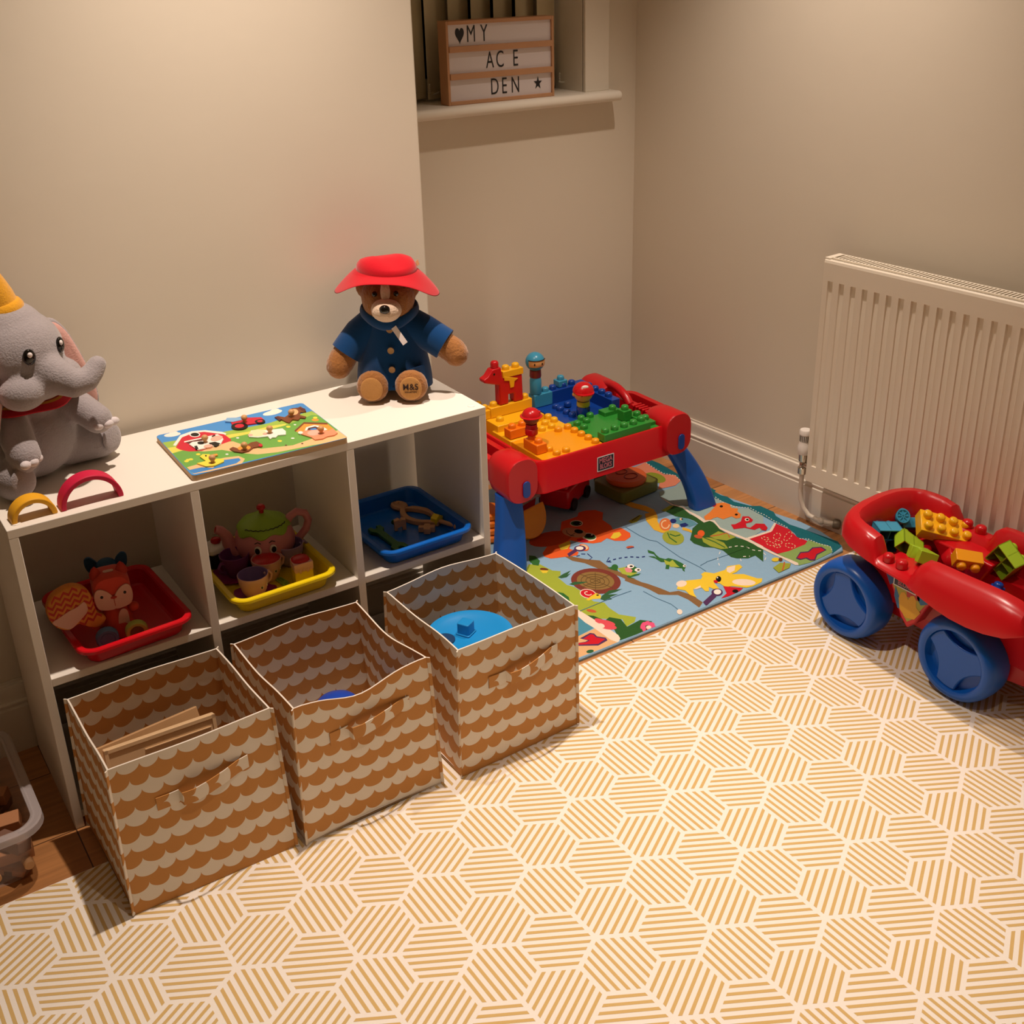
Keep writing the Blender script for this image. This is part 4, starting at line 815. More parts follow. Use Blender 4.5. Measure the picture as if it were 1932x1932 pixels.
# ---------------------------------------------------------------- scallop printed fabric storage boxes
def scallop(name, flip=False):
    m = bpy.data.materials.new(name)
    m.use_nodes = True
    nt = m.node_tree; N = nt.nodes.new; L = nt.links.new
    b = nt.nodes['Principled BSDF']
    b.inputs['Roughness'].default_value = 0.6
    b.inputs['Specular IOR Level'].default_value = 0.3
    uv = N('ShaderNodeUVMap'); uv.uv_map = 'UVMap'
    sp = N('ShaderNodeSeparateXYZ'); L(uv.outputs[0], sp.inputs[0])
    nz = N('ShaderNodeTexNoise'); nz.inputs['Scale'].default_value = 14; nz.inputs['Detail'].default_value = 1
    L(uv.outputs[0], nz.inputs['Vector'])
    def mth(op, a, bb=None, c=None):
        n = N('ShaderNodeMath'); n.operation = op
        for i, v in enumerate((a, bb, c)):
            if v is None: continue
            if isinstance(v, (int, float)): n.inputs[i].default_value = v
            else: L(v, n.inputs[i])
        return n.outputs[0]
    du = mth('MULTIPLY', mth('SUBTRACT', nz.outputs['Fac'], 0.5), 0.022)
    u = mth('ADD', sp.outputs[0], du)
    w = mth('ADD', sp.outputs[1], mth('MULTIPLY', du, 0.25))
    p, P, hw, dep = 0.0345, 0.0492, 0.0225, 0.0145
    def f(off):
        t = mth('FRACT', mth('ADD', mth('DIVIDE', u, p), off))
        s = mth('SUBTRACT', mth('MULTIPLY', t, 2.0), 1.0)
        r = mth('SQRT', mth('MAXIMUM', mth('SUBTRACT', 1.0, mth('MULTIPLY', s, s)), 0.0))
        return mth('MULTIPLY', r, dep)
    a = mth('FRACT', mth('DIVIDE', mth('SUBTRACT', w, f(0.0)), P))
    c = mth('FRACT', mth('DIVIDE', mth('SUBTRACT', mth('SUBTRACT', w, hw), f(0.5)), P))
    fac = mth('LESS_THAN', a, c)
    mx = N('ShaderNodeMix'); mx.data_type = 'RGBA'
    L(fac, mx.inputs[0])
    mx.inputs[6].default_value = lin('c98d4b')
    mx.inputs[7].default_value = lin('ece2d2')
    L(mx.outputs[2], b.inputs['Base Color'])
    n2 = N('ShaderNodeTexNoise'); n2.inputs['Scale'].default_value = 30
    L(uv.outputs[0], n2.inputs['Vector'])
    bp = N('ShaderNodeBump'); bp.inputs['Strength'].default_value = 0.15; bp.inputs['Distance'].default_value = 0.004
    L(n2.outputs['Fac'], bp.inputs['Height']); L(bp.outputs[0], b.inputs['Normal'])
    return m
M_scal = scallop('scallop_fabric')
M_bind = mat('white_binding', 'ece2d4', rough=0.6)
M_card = mat('box_base', '9a7a55', rough=0.8)
BH = 0.28
def basket(label, bot, top, sags, phase, hgt):
    """bot/top: corner coordinates FL, FR, BR, BL; sags: per side function s -> drop of rim"""
    cx = sum(p[0] for p in bot) / 4; cy = sum(p[1] for p in bot) / 4
    t = thing('storage_basket', label, 'storage box', (cx, cy, hgt), 0, 'scallop printed storage boxes in front of the shelves')
    B = [(x - cx, y - cy) for x, y in bot]; Tt = [(x - cx, y - cy) for x, y in top]
    ctr = Vector((0, 0, 0))
    NU, NV, TH = 16, 10, 0.0028
    mb = MB()
    for k in range(4):
        a0, a1, b0, b1 = B[k], B[(k + 1) % 4], Tt[k], Tt[(k + 1) % 4]
        mid = Vector(((a0[0] + a1[0]) / 2, (a0[1] + a1[1]) / 2, 0)).normalized()
        ed = Vector((a1[0] - a0[0], a1[1] - a0[1], 0)).normalized()
        out = Vector((ed.y, -ed.x, 0))
        wid = math.hypot(a1[0] - a0[0], a1[1] - a0[1])
        bulge, sag = sags[k]
        def P(i, j, off):
            s = i / NU; h = j / NV
            H = BH - sag(s)
            x = (a0[0] * (1 - s) + a1[0] * s) * (1 - h) + (b0[0] * (1 - s) + b1[0] * s) * h
            y = (a0[1] * (1 - s) + a1[1] * s) * (1 - h) + (b0[1] * (1 - s) + b1[1] * s) * h
            q = Vector((x, y, H * h)) + out * (bulge * math.sin(PI * s) * math.sin(PI * min(1, h * 0.75 + 0.1)) - off)
            return q
        for side in (0, 1):
            vs = []; uvs = []; fs = []
            for j in range(NV + 1):
                for i in range(NU + 1):
                    ii = i
                    q = P(i, j, TH * side)
                    if side and i in (0, NU): q += ed * (TH if i == 0 else -TH)
                    vs.append(tuple(q))
            for j in range(NV):
                for i in range(NU):
                    f = (j * (NU + 1) + i, j * (NU + 1) + i + 1, (j + 1) * (NU + 1) + i + 1, (j + 1) * (NU + 1) + i)
                    def UV(i, j): return (i / NU * wid + phase[0] + k * 0.13 + side * 0.05, (1 - j / NV) * BH + phase[1])
                    uu = [UV(i, j), UV(i + 1, j), UV(i + 1, j + 1), UV(i, j + 1)]
                    if side: f = f[::-1]; uu = uu[::-1]
                    fs.append(f); uvs.append(uu)
            mb.add(vs, fs, uvs=uvs, mi=0)
        # rim edge
        vs = []; fs = []
        for i in range(NU + 1):
            q0 = P(i, NV, 0); q1 = P(i, NV, TH)
            vs += [tuple(q0), tuple(q1)]
        fs = [(2 * i, 2 * i + 2, 2 * i + 3, 2 * i + 1) for i in range(NU)]
        mb.add(vs, fs, mi=1)
    mb.add([(B[k][0], B[k][1], 0.003) for k in range(4)], [(0, 1, 2, 3)], mi=2)
    mb.add([(B[k][0] * .99, B[k][1] * .99, 0.006) for k in range(4)], [(0, 1, 2, 3)], mi=1)
    mb.build('fabric_body', [M_scal, M_bind, M_card], t, sharp=50)
    # sewn corner flanges
    for k in range(4):
        q0 = Vector((B[k][0], B[k][1], 0.002)); q1 = Vector((Tt[k][0], Tt[k][1], BH))
        d = Vector((q0.x, q0.y, 0)).normalized()
        n = Vector((-d.y, d.x, 0))
        vs = []; fs = []; uvs = []
        for j in range(11):
            q = q0.lerp(q1, j / 10)
            for e, s in ((-0.0, 1), (0.0055, 1), (0.0055, -1), (0.0, -1)):
                vs.append(tuple(q + d * e + n * 0.0011 * s))
        for j in range(10):
            for e in range(4):
                fs.append((j * 4 + e, j * 4 + (e + 1) % 4, j * 4 + 4 + (e + 1) % 4, j * 4 + 4 + e))
                v0 = phase[1] + 0.01 + (1 - j / 10) * BH; v1 = v0 - BH / 10
                uvs.append([(e * 0.003, v0), (e * 0.003 + 0.003, v0), (e * 0.003 + 0.003, v1), (e * 0.003, v1)])
        fs.append((40, 41, 42, 43)); uvs.append([(0, 0)] * 4)
        mb = MB(); mb.add(vs, fs, uvs=uvs)
        mb.build('seam_flange', M_scal, t, smooth=False)
    # hand strap on the front
    y0 = (B[0][1] + Tt[0][1]) / 2 - 0.004
    hz = 0.192
    xs0 = B[0][0]
    pts = []
    prof = [(0.068, 0.0, -0.004), (0.092, 0.0006, -0.004), (0.105, 0.001, -0.003), (0.107, 0.014, -0.002), (0.125, 0.018, 0.0), (0.15, 0.016, 0.003), (0.18, 0.010, 0.006), (0.205, 0.003, 0.009), (0.225, 0.0005, 0.010)]
    vs = []; fs = []; uvs = []
    for i, (sx, off, dz) in enumerate(prof):
        zz = hz + dz
        yf = B[0][1] + (Tt[0][1] - B[0][1]) * zz / BH
        for dzz, th in ((-0.0125, 0), (0.0125, 0), (0.0125, 0.0015), (-0.0125, 0.0015)):
            vs.append((xs0 + sx, yf - off - 0.0012 + th - sags[0][0] * math.sin(PI * sx / 0.28), zz + dzz))
    n = len(prof)
    for i in range(n - 1):
        for e in range(4):
            fs.append((i * 4 + e, i * 4 + 4 + e, i * 4 + 4 + (e + 1) % 4, i * 4 + (e + 1) % 4))
            u0, u1 = prof[i][0] * 1.2 + 0.3, prof[i + 1][0] * 1.2 + 0.3
            va = phase[1] + (0.004 if e in (1, 2) else 0.029); vb = phase[1] + (0.004 if (e + 1) % 4 in (1, 2) else 0.029)
            uvs.append([(va, u0), (va, u1), (vb, u1), (vb, u0)])
    mb = MB(); mb.add(vs, fs, uvs=uvs)
    mb.build('hand_strap', M_scal, t, smooth=False)
    return t
def sag(amp, c=0.5, w=0.28):
    return lambda s: amp * math.exp(-((s - c) / w) ** 2) * min(1, s / 0.12, (1 - s) / 0.12) if 0 < s < 1 else 0.0
bz = 0.0042
basket('left scallop print storage box with wooden boards inside', [(0.0267, -0.269), (0.3075, -0.275), (0.300, -0.014), (0.022, -0.012)], [(0.0335, -0.250), (0.3045, -0.247), (0.2955, -0.018), (0.0295, -0.019)],
       [(0.003, sag(0.002)), (0.004, sag(0.006, .4)), (0.002, sag(-0.004)), (-0.004, sag(0.012, 0.45))], (0.004, 0.018), bz)
basket('middle scallop print storage box with a sagging front rim', [(0.3265, -0.284), (0.6005, -0.281), (0.592, -0.016), (0.320, -0.016)], [(0.3345, -0.272), (0.593, -0.270), (0.576, -0.021), (0.3245, -0.023)],
       [(-0.010, sag(0.026, .48, .25)), (-0.012, sag(0.012, .5)), (0.004, sag(-0.006)), (-0.003, sag(0.010, .4))], (0.017, 0.041), bz)
basket('right scallop print storage box with a blue lid inside', [(0.641, -0.288), (0.9155, -0.284), (0.909, -0.014), (0.634, -0.016)], [(0.649, -0.2835), (0.913, -0.2825), (0.902, -0.0155), (0.640, -0.0225)],
       [(0.005, sag(-0.003)), (0.010, sag(0.001)), (0.004, sag(-0.010)), (-0.012, sag(0.008, .4))], (0.009, 0.017), bz)
# what lies inside the boxes
M_pine = mat('pale_pine', 'd9b78c', rough=0.6, bump=(30, 0.2, 0.002), var=0.08, vscale=8)
t = thing('wooden_board', 'pale wooden puzzle board leaning inside the left storage box', 'toy', (0.135, -0.195, 0.012), 0, rot=(math.radians(-14), math.radians(3), math.radians(2)))
mb = MB(); mb.prism(rrect(0.19, 0.012, 0.003), 0.0, 0.235)
mb.build('board', M_pine, t, bevel=0.001)
mb = MB()
for x0, x1, z0, z1 in ((-0.095, 0.095, 0.229, 0.235), (-0.095, -0.089, 0.0, 0.235), (0.089, 0.095, 0.0, 0.235), (-0.03, 0.085, 0.214, 0.2155)):
    mb.box(x0, x1, -0.0085, -0.006, z0, z1)
mb.build('raised_edge', M_pine, t)
t = thing('wooden_board', 'second wooden board lying behind the leaning one in the left box', 'toy', (0.15, -0.165, 0.012), 0, rot=(math.radians(-24), math.radians(-2), math.radians(3)))
mb = MB(); mb.prism(rrect(0.18, 0.01, 0.003), 0.0, 0.22)
mb.build('board', mat('pine_dark', 'c79c6c', rough=0.6, var=0.08), t, bevel=0.001)
M_bluetoy = plastic('toy_sky_blue', '1f8fd6', 0.3)
t = thing('shape_sorter', 'sky blue plastic drum lid with a square knob inside the right storage box', 'toy', (0.754, -0.148, 0.02), 0.15)
mb = MB(); mb.lathe([(0.074, 0.0), (0.078, 0.08), (0.078, 0.165), (0.07, 0.17)], 36)
mb.build('drum', M_bluetoy, t)
mb = MB(); mb.lathe([(0.086, 0.166), (0.089, 0.172), (0.089, 0.186), (0.086, 0.191), (0.076, 0.192), (0.07, 0.188), (0.0005, 0.186)], 44)
mb.build('lid', M_bluetoy, t)
mb = MB(); mb.prism(rrect(0.026, 0.026, 0.003), 0.187, 0.212, M=TD(0.0, 0.012, 0, 0, 0, 20)); mb.prism(rrect(0.032, 0.032, 0.004), 0.187, 0.1895, M=TD(0.0, 0.012, 0, 0, 0, 20))
mb.build('square_knob', M_bluetoy, t, bevel=0.0015)
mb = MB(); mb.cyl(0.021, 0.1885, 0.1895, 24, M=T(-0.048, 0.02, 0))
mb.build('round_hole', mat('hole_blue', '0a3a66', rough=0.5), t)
M_royal = plastic('toy_royal_blue', '1d49b8', 0.3)
t = thing('toy_ball', 'royal blue toy dome seen deep inside the middle storage box', 'toy', (0.455, -0.17, 0.0105))
mb = MB(); mb.lathe([(0.05, 0), (0.056, 0.05), (0.056, 0.13), (0.05, 0.16), (0.035, 0.178), (0.015, 0.187), (0.0005, 0.189)], 32)
mb.build('dome', M_royal, t)
# ---------------------------------------------------------------- vertical blind, light box
M_slat = mat('blind_slat', 'd6c9a6', rough=0.7, bump=(120, 0.15, 0.001))
M_chain = mat('blind_bead', 'd8d2c0', rough=0.4)
bl = thing('vertical_blind', 'cream vertical blind hanging in the window recess behind the light box', 'blind', (1.40, 0.90, 1.086))
mb = MB(); mb.box(-0.38, 0.345, -0.02, 0.02, 0.975, 1.012)
mb.build('head_rail', M_trim, bl, bevel=0.002)
sx = -0.335
k = 0
while sx < 0.34:
    a = math.radians(24)
    mb = MB()
    n = 8
    pa = []
    for i in range(n + 1):
        t = i / n - 0.5
        pa.append((t * 0.089, 0.004 * (1 - (2 * t) ** 2)))
    poly = pa + [(x, y - 0.0008) for x, y in pa[::-1]]
    mb.prism(poly, 0.004, 0.975, M=T(sx, 0, 0, 0, 0, a))
    mb.build('slat', M_slat, bl, sharp=60)
    mb = MB(); mb.box(-0.042, 0.042, -0.0015, 0.0025, 0.0015, 0.018, M=T(sx, 0, 0, 0, 0, a))
    mb.build('bottom_weight', M_slat, bl)
    if k < 11:
        mb = MB()
        for i in range(13):
            u = i / 12
            mb.ell((sx + 0.035 + u * 0.03, -0.012 + 0.006 * u, 0.016 - 0.05 * u * (1 - u) * 0.25), 0.0022, 8, 6)
        for i in range(5):
            mb.ell((sx + 0.034, -0.016, 0.018 + i * 0.005), 0.0022, 8, 6)
        mb.build('bead_chain', M_chain, bl)
    sx += 0.0685
    k += 1

M_lbwood = mat('lightbox_wood', 'c2916a', rough=0.55, var=0.08, vscale=15, bump=(40, 0.1, 0.001))
M_lbwhite = mat('lightbox_panel', 'ded5d6', rough=0.35)
M_ink = mat('letter_black', '14141a', rough=0.4)
lb = thing('cinema_light_box', 'small wooden framed letter light box reading MY AC E DEN on the window sill', 'sign', (1.4655, 0.806, 1.0798), math.radians(-1.0))
LW, LH, LD = 0.322, 0.2, 0.042
mb = MB()
for x0, x1 in ((-LW / 2, -LW / 2 + 0.007), (LW / 2 - 0.007, LW / 2)):
    mb.box(x0, x1, -LD / 2, LD / 2, 0, LH)
mb.box(-LW / 2 + 0.007, LW / 2 - 0.007, -LD / 2, LD / 2, 0, 0.009)
mb.box(-LW / 2 + 0.007, LW / 2 - 0.007, -LD / 2, LD / 2, LH - 0.009, LH)
mb.box(-LW / 2 + 0.007, LW / 2 - 0.007, LD / 2 - 0.004, LD / 2 - 0.001, 0.009, LH - 0.009)
mb.build('wooden_case', M_lbwood, lb, bevel=0.001)
rows = [(0.1405, 0.191), (0.0755, 0.126), (0.009, 0.061)]
for z in (0.126, 0.061):
    mb = MB(); mb.box(-LW / 2 + 0.007, LW / 2 - 0.007, -LD / 2 - 0.003, -LD / 2 + 0.006, z, z + 0.0145)
    mb.build('letter_rail', M_lbwood, lb, bevel=0.0008)
mb = MB(); mb.box(-LW / 2 + 0.007, LW / 2 - 0.007, -LD / 2 + 0.006, -LD / 2 + 0.009, 0.009, LH - 0.009)
mb.build('diffuser_panel', M_lbwhite, lb)
fy = -LD / 2 + 0.0055
RX90 = math.radians(90)
def letter(ch, px, row, h=0.042, sx=0.62):
    z0, z1 = rows[row]
    mb = MB()
    text_into(mb, ch, h * 1.38, T(px, fy, (z0 + z1) / 2, RX90, 0, 0), 0, sx=sx, bold=-0.0003)
    mb.build('letter_tile', M_ink, lb, smooth=False)
x0 = -LW / 2
letter('M', x0 + 0.075, 0); letter('Y', x0 + 0.113, 0)
letter('A', x0 + 0.128, 1); letter('C', x0 + 0.158, 1); letter('E', x0 + 0.205, 1)
letter('D', x0 + 0.140, 2); letter('E', x0 + 0.169, 2); letter('N', x0 + 0.203, 2)
hp = []
for i in range(40):
    t = 2 * PI * i / 40
    hp.append((0.0125 * math.sin(t) ** 3 * 1.0, 0.0013 * (13 * math.cos(t) - 5 * math.cos(2 * t) - 2 * math.cos(3 * t) - math.cos(4 * t))))
mb = MB(); mb.prism(hp, 0, 0.0006, M=T(x0 + 0.042, fy, 0.167, RX90, 0, 0)); mb.build('heart_tile', M_ink, lb, smooth=False)
st = [((0.0165 if i % 2 == 0 else 0.0065) * math.cos(PI / 2 + PI * i / 5) * 0.8, (0.0165 if i % 2 == 0 else 0.0065) * math.sin(PI / 2 + PI * i / 5)) for i in range(10)]
mb = MB(); mb.prism(st, 0, 0.0006, M=T(x0 + 0.273, fy, 0.036, RX90, 0, 0)); mb.build('star_tile', M_ink, lb, smooth=False)

# ---------------------------------------------------------------- radiator
M_rad = mat('radiator_enamel', 'ece2d0', rough=0.3, spec=0.5)
ra = math.atan2(-0.9968, 0.0797)
RYL = 0.037
rad = thing('radiator', 'white ribbed panel radiator hanging on the right wall', 'radiator', (xr(RYL), RYL, 0), ra)
RL, RB, RT, RF, RK = 1.06, 0.163, 0.752, -0.098, -0.038    # length, bottom, top, front plane, back plane
pitch = 0.0333
mb = MB()
# corrugated front panel: stations across, rows down
st = [(0.0, 0.0), (0.003, 0.0)]
c = 0.022
while c < RL - 0.02:
    st += [(c - 0.0075, 0.0), (c - 0.0055, 1.0), (c + 0.0055, 1.0), (c + 0.0075, 0.0), (c + 0.0095, 0.35), (c + pitch / 2, 0.45), (c + pitch - 0.0095, 0.35)]
    c += pitch
st = [s for s in st if s[0] < RL - 0.003] + [(RL - 0.003, 0.0), (RL, 0.0)]
rowsz = [(RT - 0.012, 0, 0), (RT - 0.055, 0, 0), (RT - 0.056, 0.9, 0.0), (RT - 0.064, 1.0, 0.1), (RT - 0.12, 0.42, 0.3), (RT - 0.25, 0.35, 0.35), (RB + 0.16, 0.40, 0.35), (RB + 0.06, 0.55, 0.3), (RB + 0.052, 1.0, 0.1), (RB + 0.044, 0.9, 0.0), (RB + 0.043, 0, 0), (RB + 0.004, 0, 0), (RB, 0, 0)]
vs = []
for z, dk, dw in rowsz:
    for x, w in st:
        d = 0.0055 * (dk if w == 1.0 else (dw * w if w > 0 else 0))
        if z == RB or z == RT - 0.012: pass
        vs.append((x, RF + d, z))
n = len(st)
fs = [(i * n + j, (i + 1) * n + j, (i + 1) * n + j + 1, i * n + j + 1) for i in range(len(rowsz) - 1) for j in range(n - 1)]
mb.add(vs, fs)
# rolled edges and panel back
mb.loft([[(x, RF, RT - 0.012), (x, RF + 0.0015, RT - 0.006), (x, RF + 0.006, RT - 0.003), (x, RF + 0.012, RT - 0.006), (x, RF + 0.013, RT - 0.012)] for x in (0, RL)])
mb.box(0, RL, RF + 0.008, RF + 0.0135, RB, RT - 0.012)
mb.box(0, RL, RF, RF + 0.0135, RB - 0.002, RB + 0.0005)
mb.build('front_panel', M_rad, rad, sharp=35)
mb = MB(); mb.box(0, RL, RK - 0.014, RK, RB, RT - 0.008)
mb.build('rear_panel', M_rad, rad, bevel=0.003)
mb = MB()
mb.box(-0.0015, 0.0, RF + 0.014, RK - 0.001, RB + 0.02, RT - 0.014)
mb.box(-0.002, 0.014, RF + 0.004, RK - 0.001, RT - 0.012, RT)
mb.build('side_panel', M_rad, rad, bevel=0.001)
M_radin = mat('radiator_inside', '6e6254', rough=0.8)
mb = MB()
mb.box(0.014, RL, RF + 0.013, RF + 0.0185, RT - 0.004, RT - 0.0005)
mb.box(0.014, RL, RK - 0.0055, RK - 0.001, RT - 0.004, RT - 0.0005)
x = 0.022
while x < RL:
    mb.box(x, x + 0.0045, RF + 0.018, RK - 0.005, RT - 0.003, RT - 0.0005)
    x += 0.0095
mb.build('top_grille', M_rad, rad)
mb = MB(); mb.box(0.004, RL, RF + 0.016, RK - 0.016, RT - 0.07, RT - 0.03)
mb.build('convector_fins', M_radin, rad)
M_chrome = mat('chrome', 'c9c0b4', rough=0.2, metal=1.0)
M_pipe = mat('painted_pipe', 'e2d8c6', rough=0.35)
M_trv = mat('valve_white', 'efe8e0', rough=0.35)
M_slot = mat('valve_slot', '2a2622', rough=0.8)
vx, vy = -0.047, -0.052
v = bpy.data.objects.new('thermostatic_valve', None); COL.objects.link(v); v.parent = rad; v.location = (vx, vy, 0)
mb = MB(); mb.lathe([(0.0165, 0.209), (0.0175, 0.212), (0.0175, 0.229), (0.0150, 0.236), (0.0135, 0.244), (0.0135, 0.262), (0.0158, 0.264), (0.0158, 0.274), (0.014, 0.277), (0.0005, 0.2785)], 24)
mb.build('control_head', M_trv, v)
mb = MB()
for k in range(18):
    a = 2 * PI * k / 18
    mb.cbox((0.0134, 0, 0.253), (0.0009, 0.0018, 0.017), M=T(0, 0, 0, 0, 0, a))
mb.build('head_slots', M_slot, v)
mb = MB()
mb.lathe([(0.0105, 0.150), (0.0125, 0.152), (0.0125, 0.168), (0.009, 0.172), (0.009, 0.186), (0.0125, 0.188), (0.0135, 0.208)], 16)
mb.lathe([(0.0135, 0.0), (0.0135, 0.006), (0.008, 0.008), (0.008, 0.047)], 12, M=T(0.0, 0, 0.178, 0, math.radians(90), 0))
mb.build('valve_body', M_chrome, v)
mb = MB()
mb.tube([(0, 0, 0.160), (0, 0, 0.10), (0.003, 0.0, 0.075), (0.012, 0.002, 0.052), (0.03, 0.004, 0.036), (0.055, 0.008, 0.030), (0.085, 0.018, 0.029), (0.11, 0.0325, 0.029)], 0.0065, 12)
mb.ell((0.066, 0.011, 0.0295), (0.012, 0.009, 0.009), 12, 8)
mb.build('feed_pipe', M_pipe, v)
mb = MB(); mb.lathe([(0.012, -0.004), (0.0135, 0.0), (0.0135, 0.012), (0.011, 0.015)], 14, M=T(0.1, 0.0265, 0.029, 0, math.radians(90), math.radians(28)))
mb.build('pipe_collar', mat('old_brass', '8a8070', rough=0.5, metal=0.6), v)
for x in (0.09, RL - 0.12):
    for z0, z1 in ((RT - 0.16, RT - 0.1), (RB + 0.08, RB + 0.13)):
        mb = MB(); mb.box(x, x + 0.03, RK, -0.001, z0, z1)
        mb.build('wall_bracket', M_rad, rad)

# ---------------------------------------------------------------- clear plastic tub of wooden pieces at the left
def clear(name, alpha, rough, col='d8cfd0'):
    m = mat(name, col, rough=rough, spec=0.5, alpha=alpha)
    return m
M_clear = clear('clear_plastic', 0.16, 0.12)
M_clear2 = clear('clear_rim', 0.42, 0.15)
tub = thing('clear_storage_tub', 'clear plastic storage tub with wooden pieces at the left edge of the floor', 'storage tub', (-0.27, 0.055, 0.0008))
def rr3(w, d, r, z): return [(x, y, z) for x, y in rrect(w, d, r, 6)]
mb = MB()
W0, D0, W1, D1, HT = 0.37, 0.275, 0.40, 0.30, 0.118
mb.loft([rr3(W0 - 0.03, D0 - 0.03, 0.02, 0.0), rr3(W0 - 0.006, D0 - 0.006, 0.03, 0.006), rr3(W0, D0, 0.032, 0.016), rr3(W1, D1, 0.034, HT), rr3(W1 - 0.003, D1 - 0.003, 0.033, HT), rr3(W0 - 0.003, D0 - 0.003, 0.031, 0.016), rr3(W0 - 0.033, D0 - 0.033, 0.02, 0.0022)], cap0=True, cap1=True)
mb.build('tub_body', M_clear, tub)
mb = MB()
mb.loft([rr3(W1 - 0.002, D1 - 0.002, 0.034, HT - 0.002), rr3(W1 + 0.03, D1 + 0.03, 0.045, HT - 0.002), rr3(W1 + 0.034, D1 + 0.034, 0.047, HT - 0.010), rr3(W1 + 0.0365, D1 + 0.0365, 0.048, HT - 0.010), rr3(W1 + 0.034, D1 + 0.034, 0.047, HT + 0.002), rr3(W1 + 0.028, D1 + 0.028, 0.044, HT + 0.004), rr3(W1 + 0.012, D1 + 0.012, 0.038, HT + 0.001), rr3(W1 + 0.006, D1 + 0.006, 0.036, HT + 0.003), rr3(W1 - 0.001, D1 - 0.001, 0.034, HT + 0.001), rr3(W1 - 0.002, D1 - 0.002, 0.034, HT - 0.002)], cap0=False, cap1=False)
mb.build('tub_rim', M_clear2, tub)
random.seed(5)
M_blk = [mat('old_block_%d' % i, h, rough=0.6, var=0.1, vscale=20) for i, h in enumerate(('c98f5c', 'b97f55', '9b6f52', '7d5a4a', 'd8a878'))]
def tub_piece(shape, x, y, z, rot, m, label, cat='wooden block'):
    t = thing('wooden_block' if shape != 'peg' else 'wooden_peg', label, cat, (x, y, z), 0, 'wooden pieces in the clear tub', rot)
    mb = MB()
    if shape == 'jig':
        # interlocking tile with a knob and a socket
        w = 0.026
        pts = []
        for sx in (0,):
            pts = [(-w, -w), (-0.006, -w), (-0.009, -w - 0.008), (0.009, -w - 0.008), (0.006, -w), (w, -w), (w, -0.006), (w - 0.008, -0.009), (w - 0.008, 0.009), (w, 0.006), (w, w), (0.006, w), (0.009, w - 0.008), (-0.009, w - 0.008), (-0.006, w), (-w, w)]
        mb.prism(pts, -0.007, 0.007)
    elif shape == 'peg':
        mb.cyl(0.0085, -0.025, 0.025, 16)
    else:
        mb.box(-0.03, 0.03, -0.014, 0.014, -0.011, 0.011)
    mb.build('block_body', m, t, bevel=0.0012)
    return t
pc = 0
JL = 'interlocking wooden tile piled in the clear tub'; BL = 'small wooden block piled in the clear tub'; PL = 'round wooden peg lying in the clear tub'
for lvl, cnt in ((0.02, 22), (0.043, 20), (0.066, 12)):
    for i in range(cnt):
        gx = -0.115 - (i % 6) * 0.05 + random.uniform(-.008, .008); gy = -0.048 + (i // 6) * 0.055 + random.uniform(-.008, .008)
        s = random.choice(['jig', 'jig', 'block', 'block'])
        a = random.uniform(0, 3.1)
        tub_piece(s, gx, gy, lvl + random.uniform(-.003, .003), (random.uniform(-.25, .25), random.uniform(-.25, .25), a), random.choice(M_blk), JL if s == 'jig' else BL)
for x, y, z, m in ((-0.095, -0.063, 0.034, 4), (-0.148, -0.064, 0.033, 4)):
    tub_piece('peg', x, y, z, (math.radians(90), 0, 0.1), M_blk[m], PL)
# ---------------------------------------------------------------- red activity table with building plates
P_RED = plastic('toy_red', 'c4121c', 0.27)
P_BLUE = plastic('toy_blue', '0f57b4', 0.32)
P_DBLUE = plastic('toy_deep_blue', '123f96', 0.25)
P_LBLUE = plastic('toy_light_blue', '3c95b8', 0.3)
P_YEL = plastic('toy_yellow', 'f0b41c', 0.25)
P_ORY = plastic('toy_amber', 'ec9c14', 0.25)
P_ORA = plastic('toy_orange', 'ee7a12', 0.3)
P_GRN = plastic('toy_green', '2f8a34', 0.28)
P_LIME = plastic('toy_lime', '9fc42c', 0.3)
P_SKIN = plastic('toy_skin', 'd9a468', 0.4)
P_DSKIN = plastic('toy_brown_skin', '7a4630', 0.4)
P_BLACK = mat('toy_black', '15110f', rough=0.4)
P_WHITE = mat('toy_white', 'efe9e2', rough=0.35)
def studs(mb, pts, z, r=0.0103, h=0.0125, mi=0):
    for x, y in pts:
        mb.lathe([(r, z - 0.0005), (r, z + h * 0.55), (r * 0.93, z + h * 0.78), (r * 0.72, z + h * 0.95), (r * 0.35, z + h * 1.03), (0.0003, z + h * 1.05)], 16, M=T(x, y, 0), mi=mi, cap0=False)
GX = lambda i: 1.298 + 0.0308 * i
GY = lambda j: 0.325 + 0.0302 * j

tb = thing('activity_table', 'low red plastic building block table with blue legs on the play mat', 'table', (1.42, 0.48, MZ + 0.0022))
tz = MZ + 0.0022
def L(x, y, z): return (x - 1.42, y - 0.48, z - tz)
TL = T(-1.42, -0.48, -tz)
X0, X1, Y0, Y1, ZT, ZB = 1.222, 1.672, 0.299, 0.665, 0.286, 0.200
mb = MB(); mb.M = TL
def rimloop(g, z, r=0.03): return [(x + (X0 + X1) / 2, y + (Y0 + Y1) / 2, z) for x, y in rrect(X1 - X0 - 2 * g, Y1 - Y0 - 2 * g, r, 6)]
mb.loft([rimloop(0.014, ZB - 0.0), rimloop(0.0, ZB), rimloop(0.001, ZB + 0.004), rimloop(0.002, ZT - 0.006), rimloop(0.0045, ZT), rimloop(0.011, ZT), rimloop(0.0125, ZT - 0.004), rimloop(0.013, ZT - 0.02), rimloop(0.013, ZB + 0.05)], cap0=False)
mb.build('table_rim', P_RED, tb, sharp=30)
mb = MB(); mb.M = TL
mb.loft([[(x + (X0 + X1) / 2, y + (Y0 + Y1) / 2, z) for x, y in rrect(X1 - X0 - 0.026, Y1 - Y0 - 0.026, 0.02)] for z in (ZB + 0.048, ZB + 0.052)])
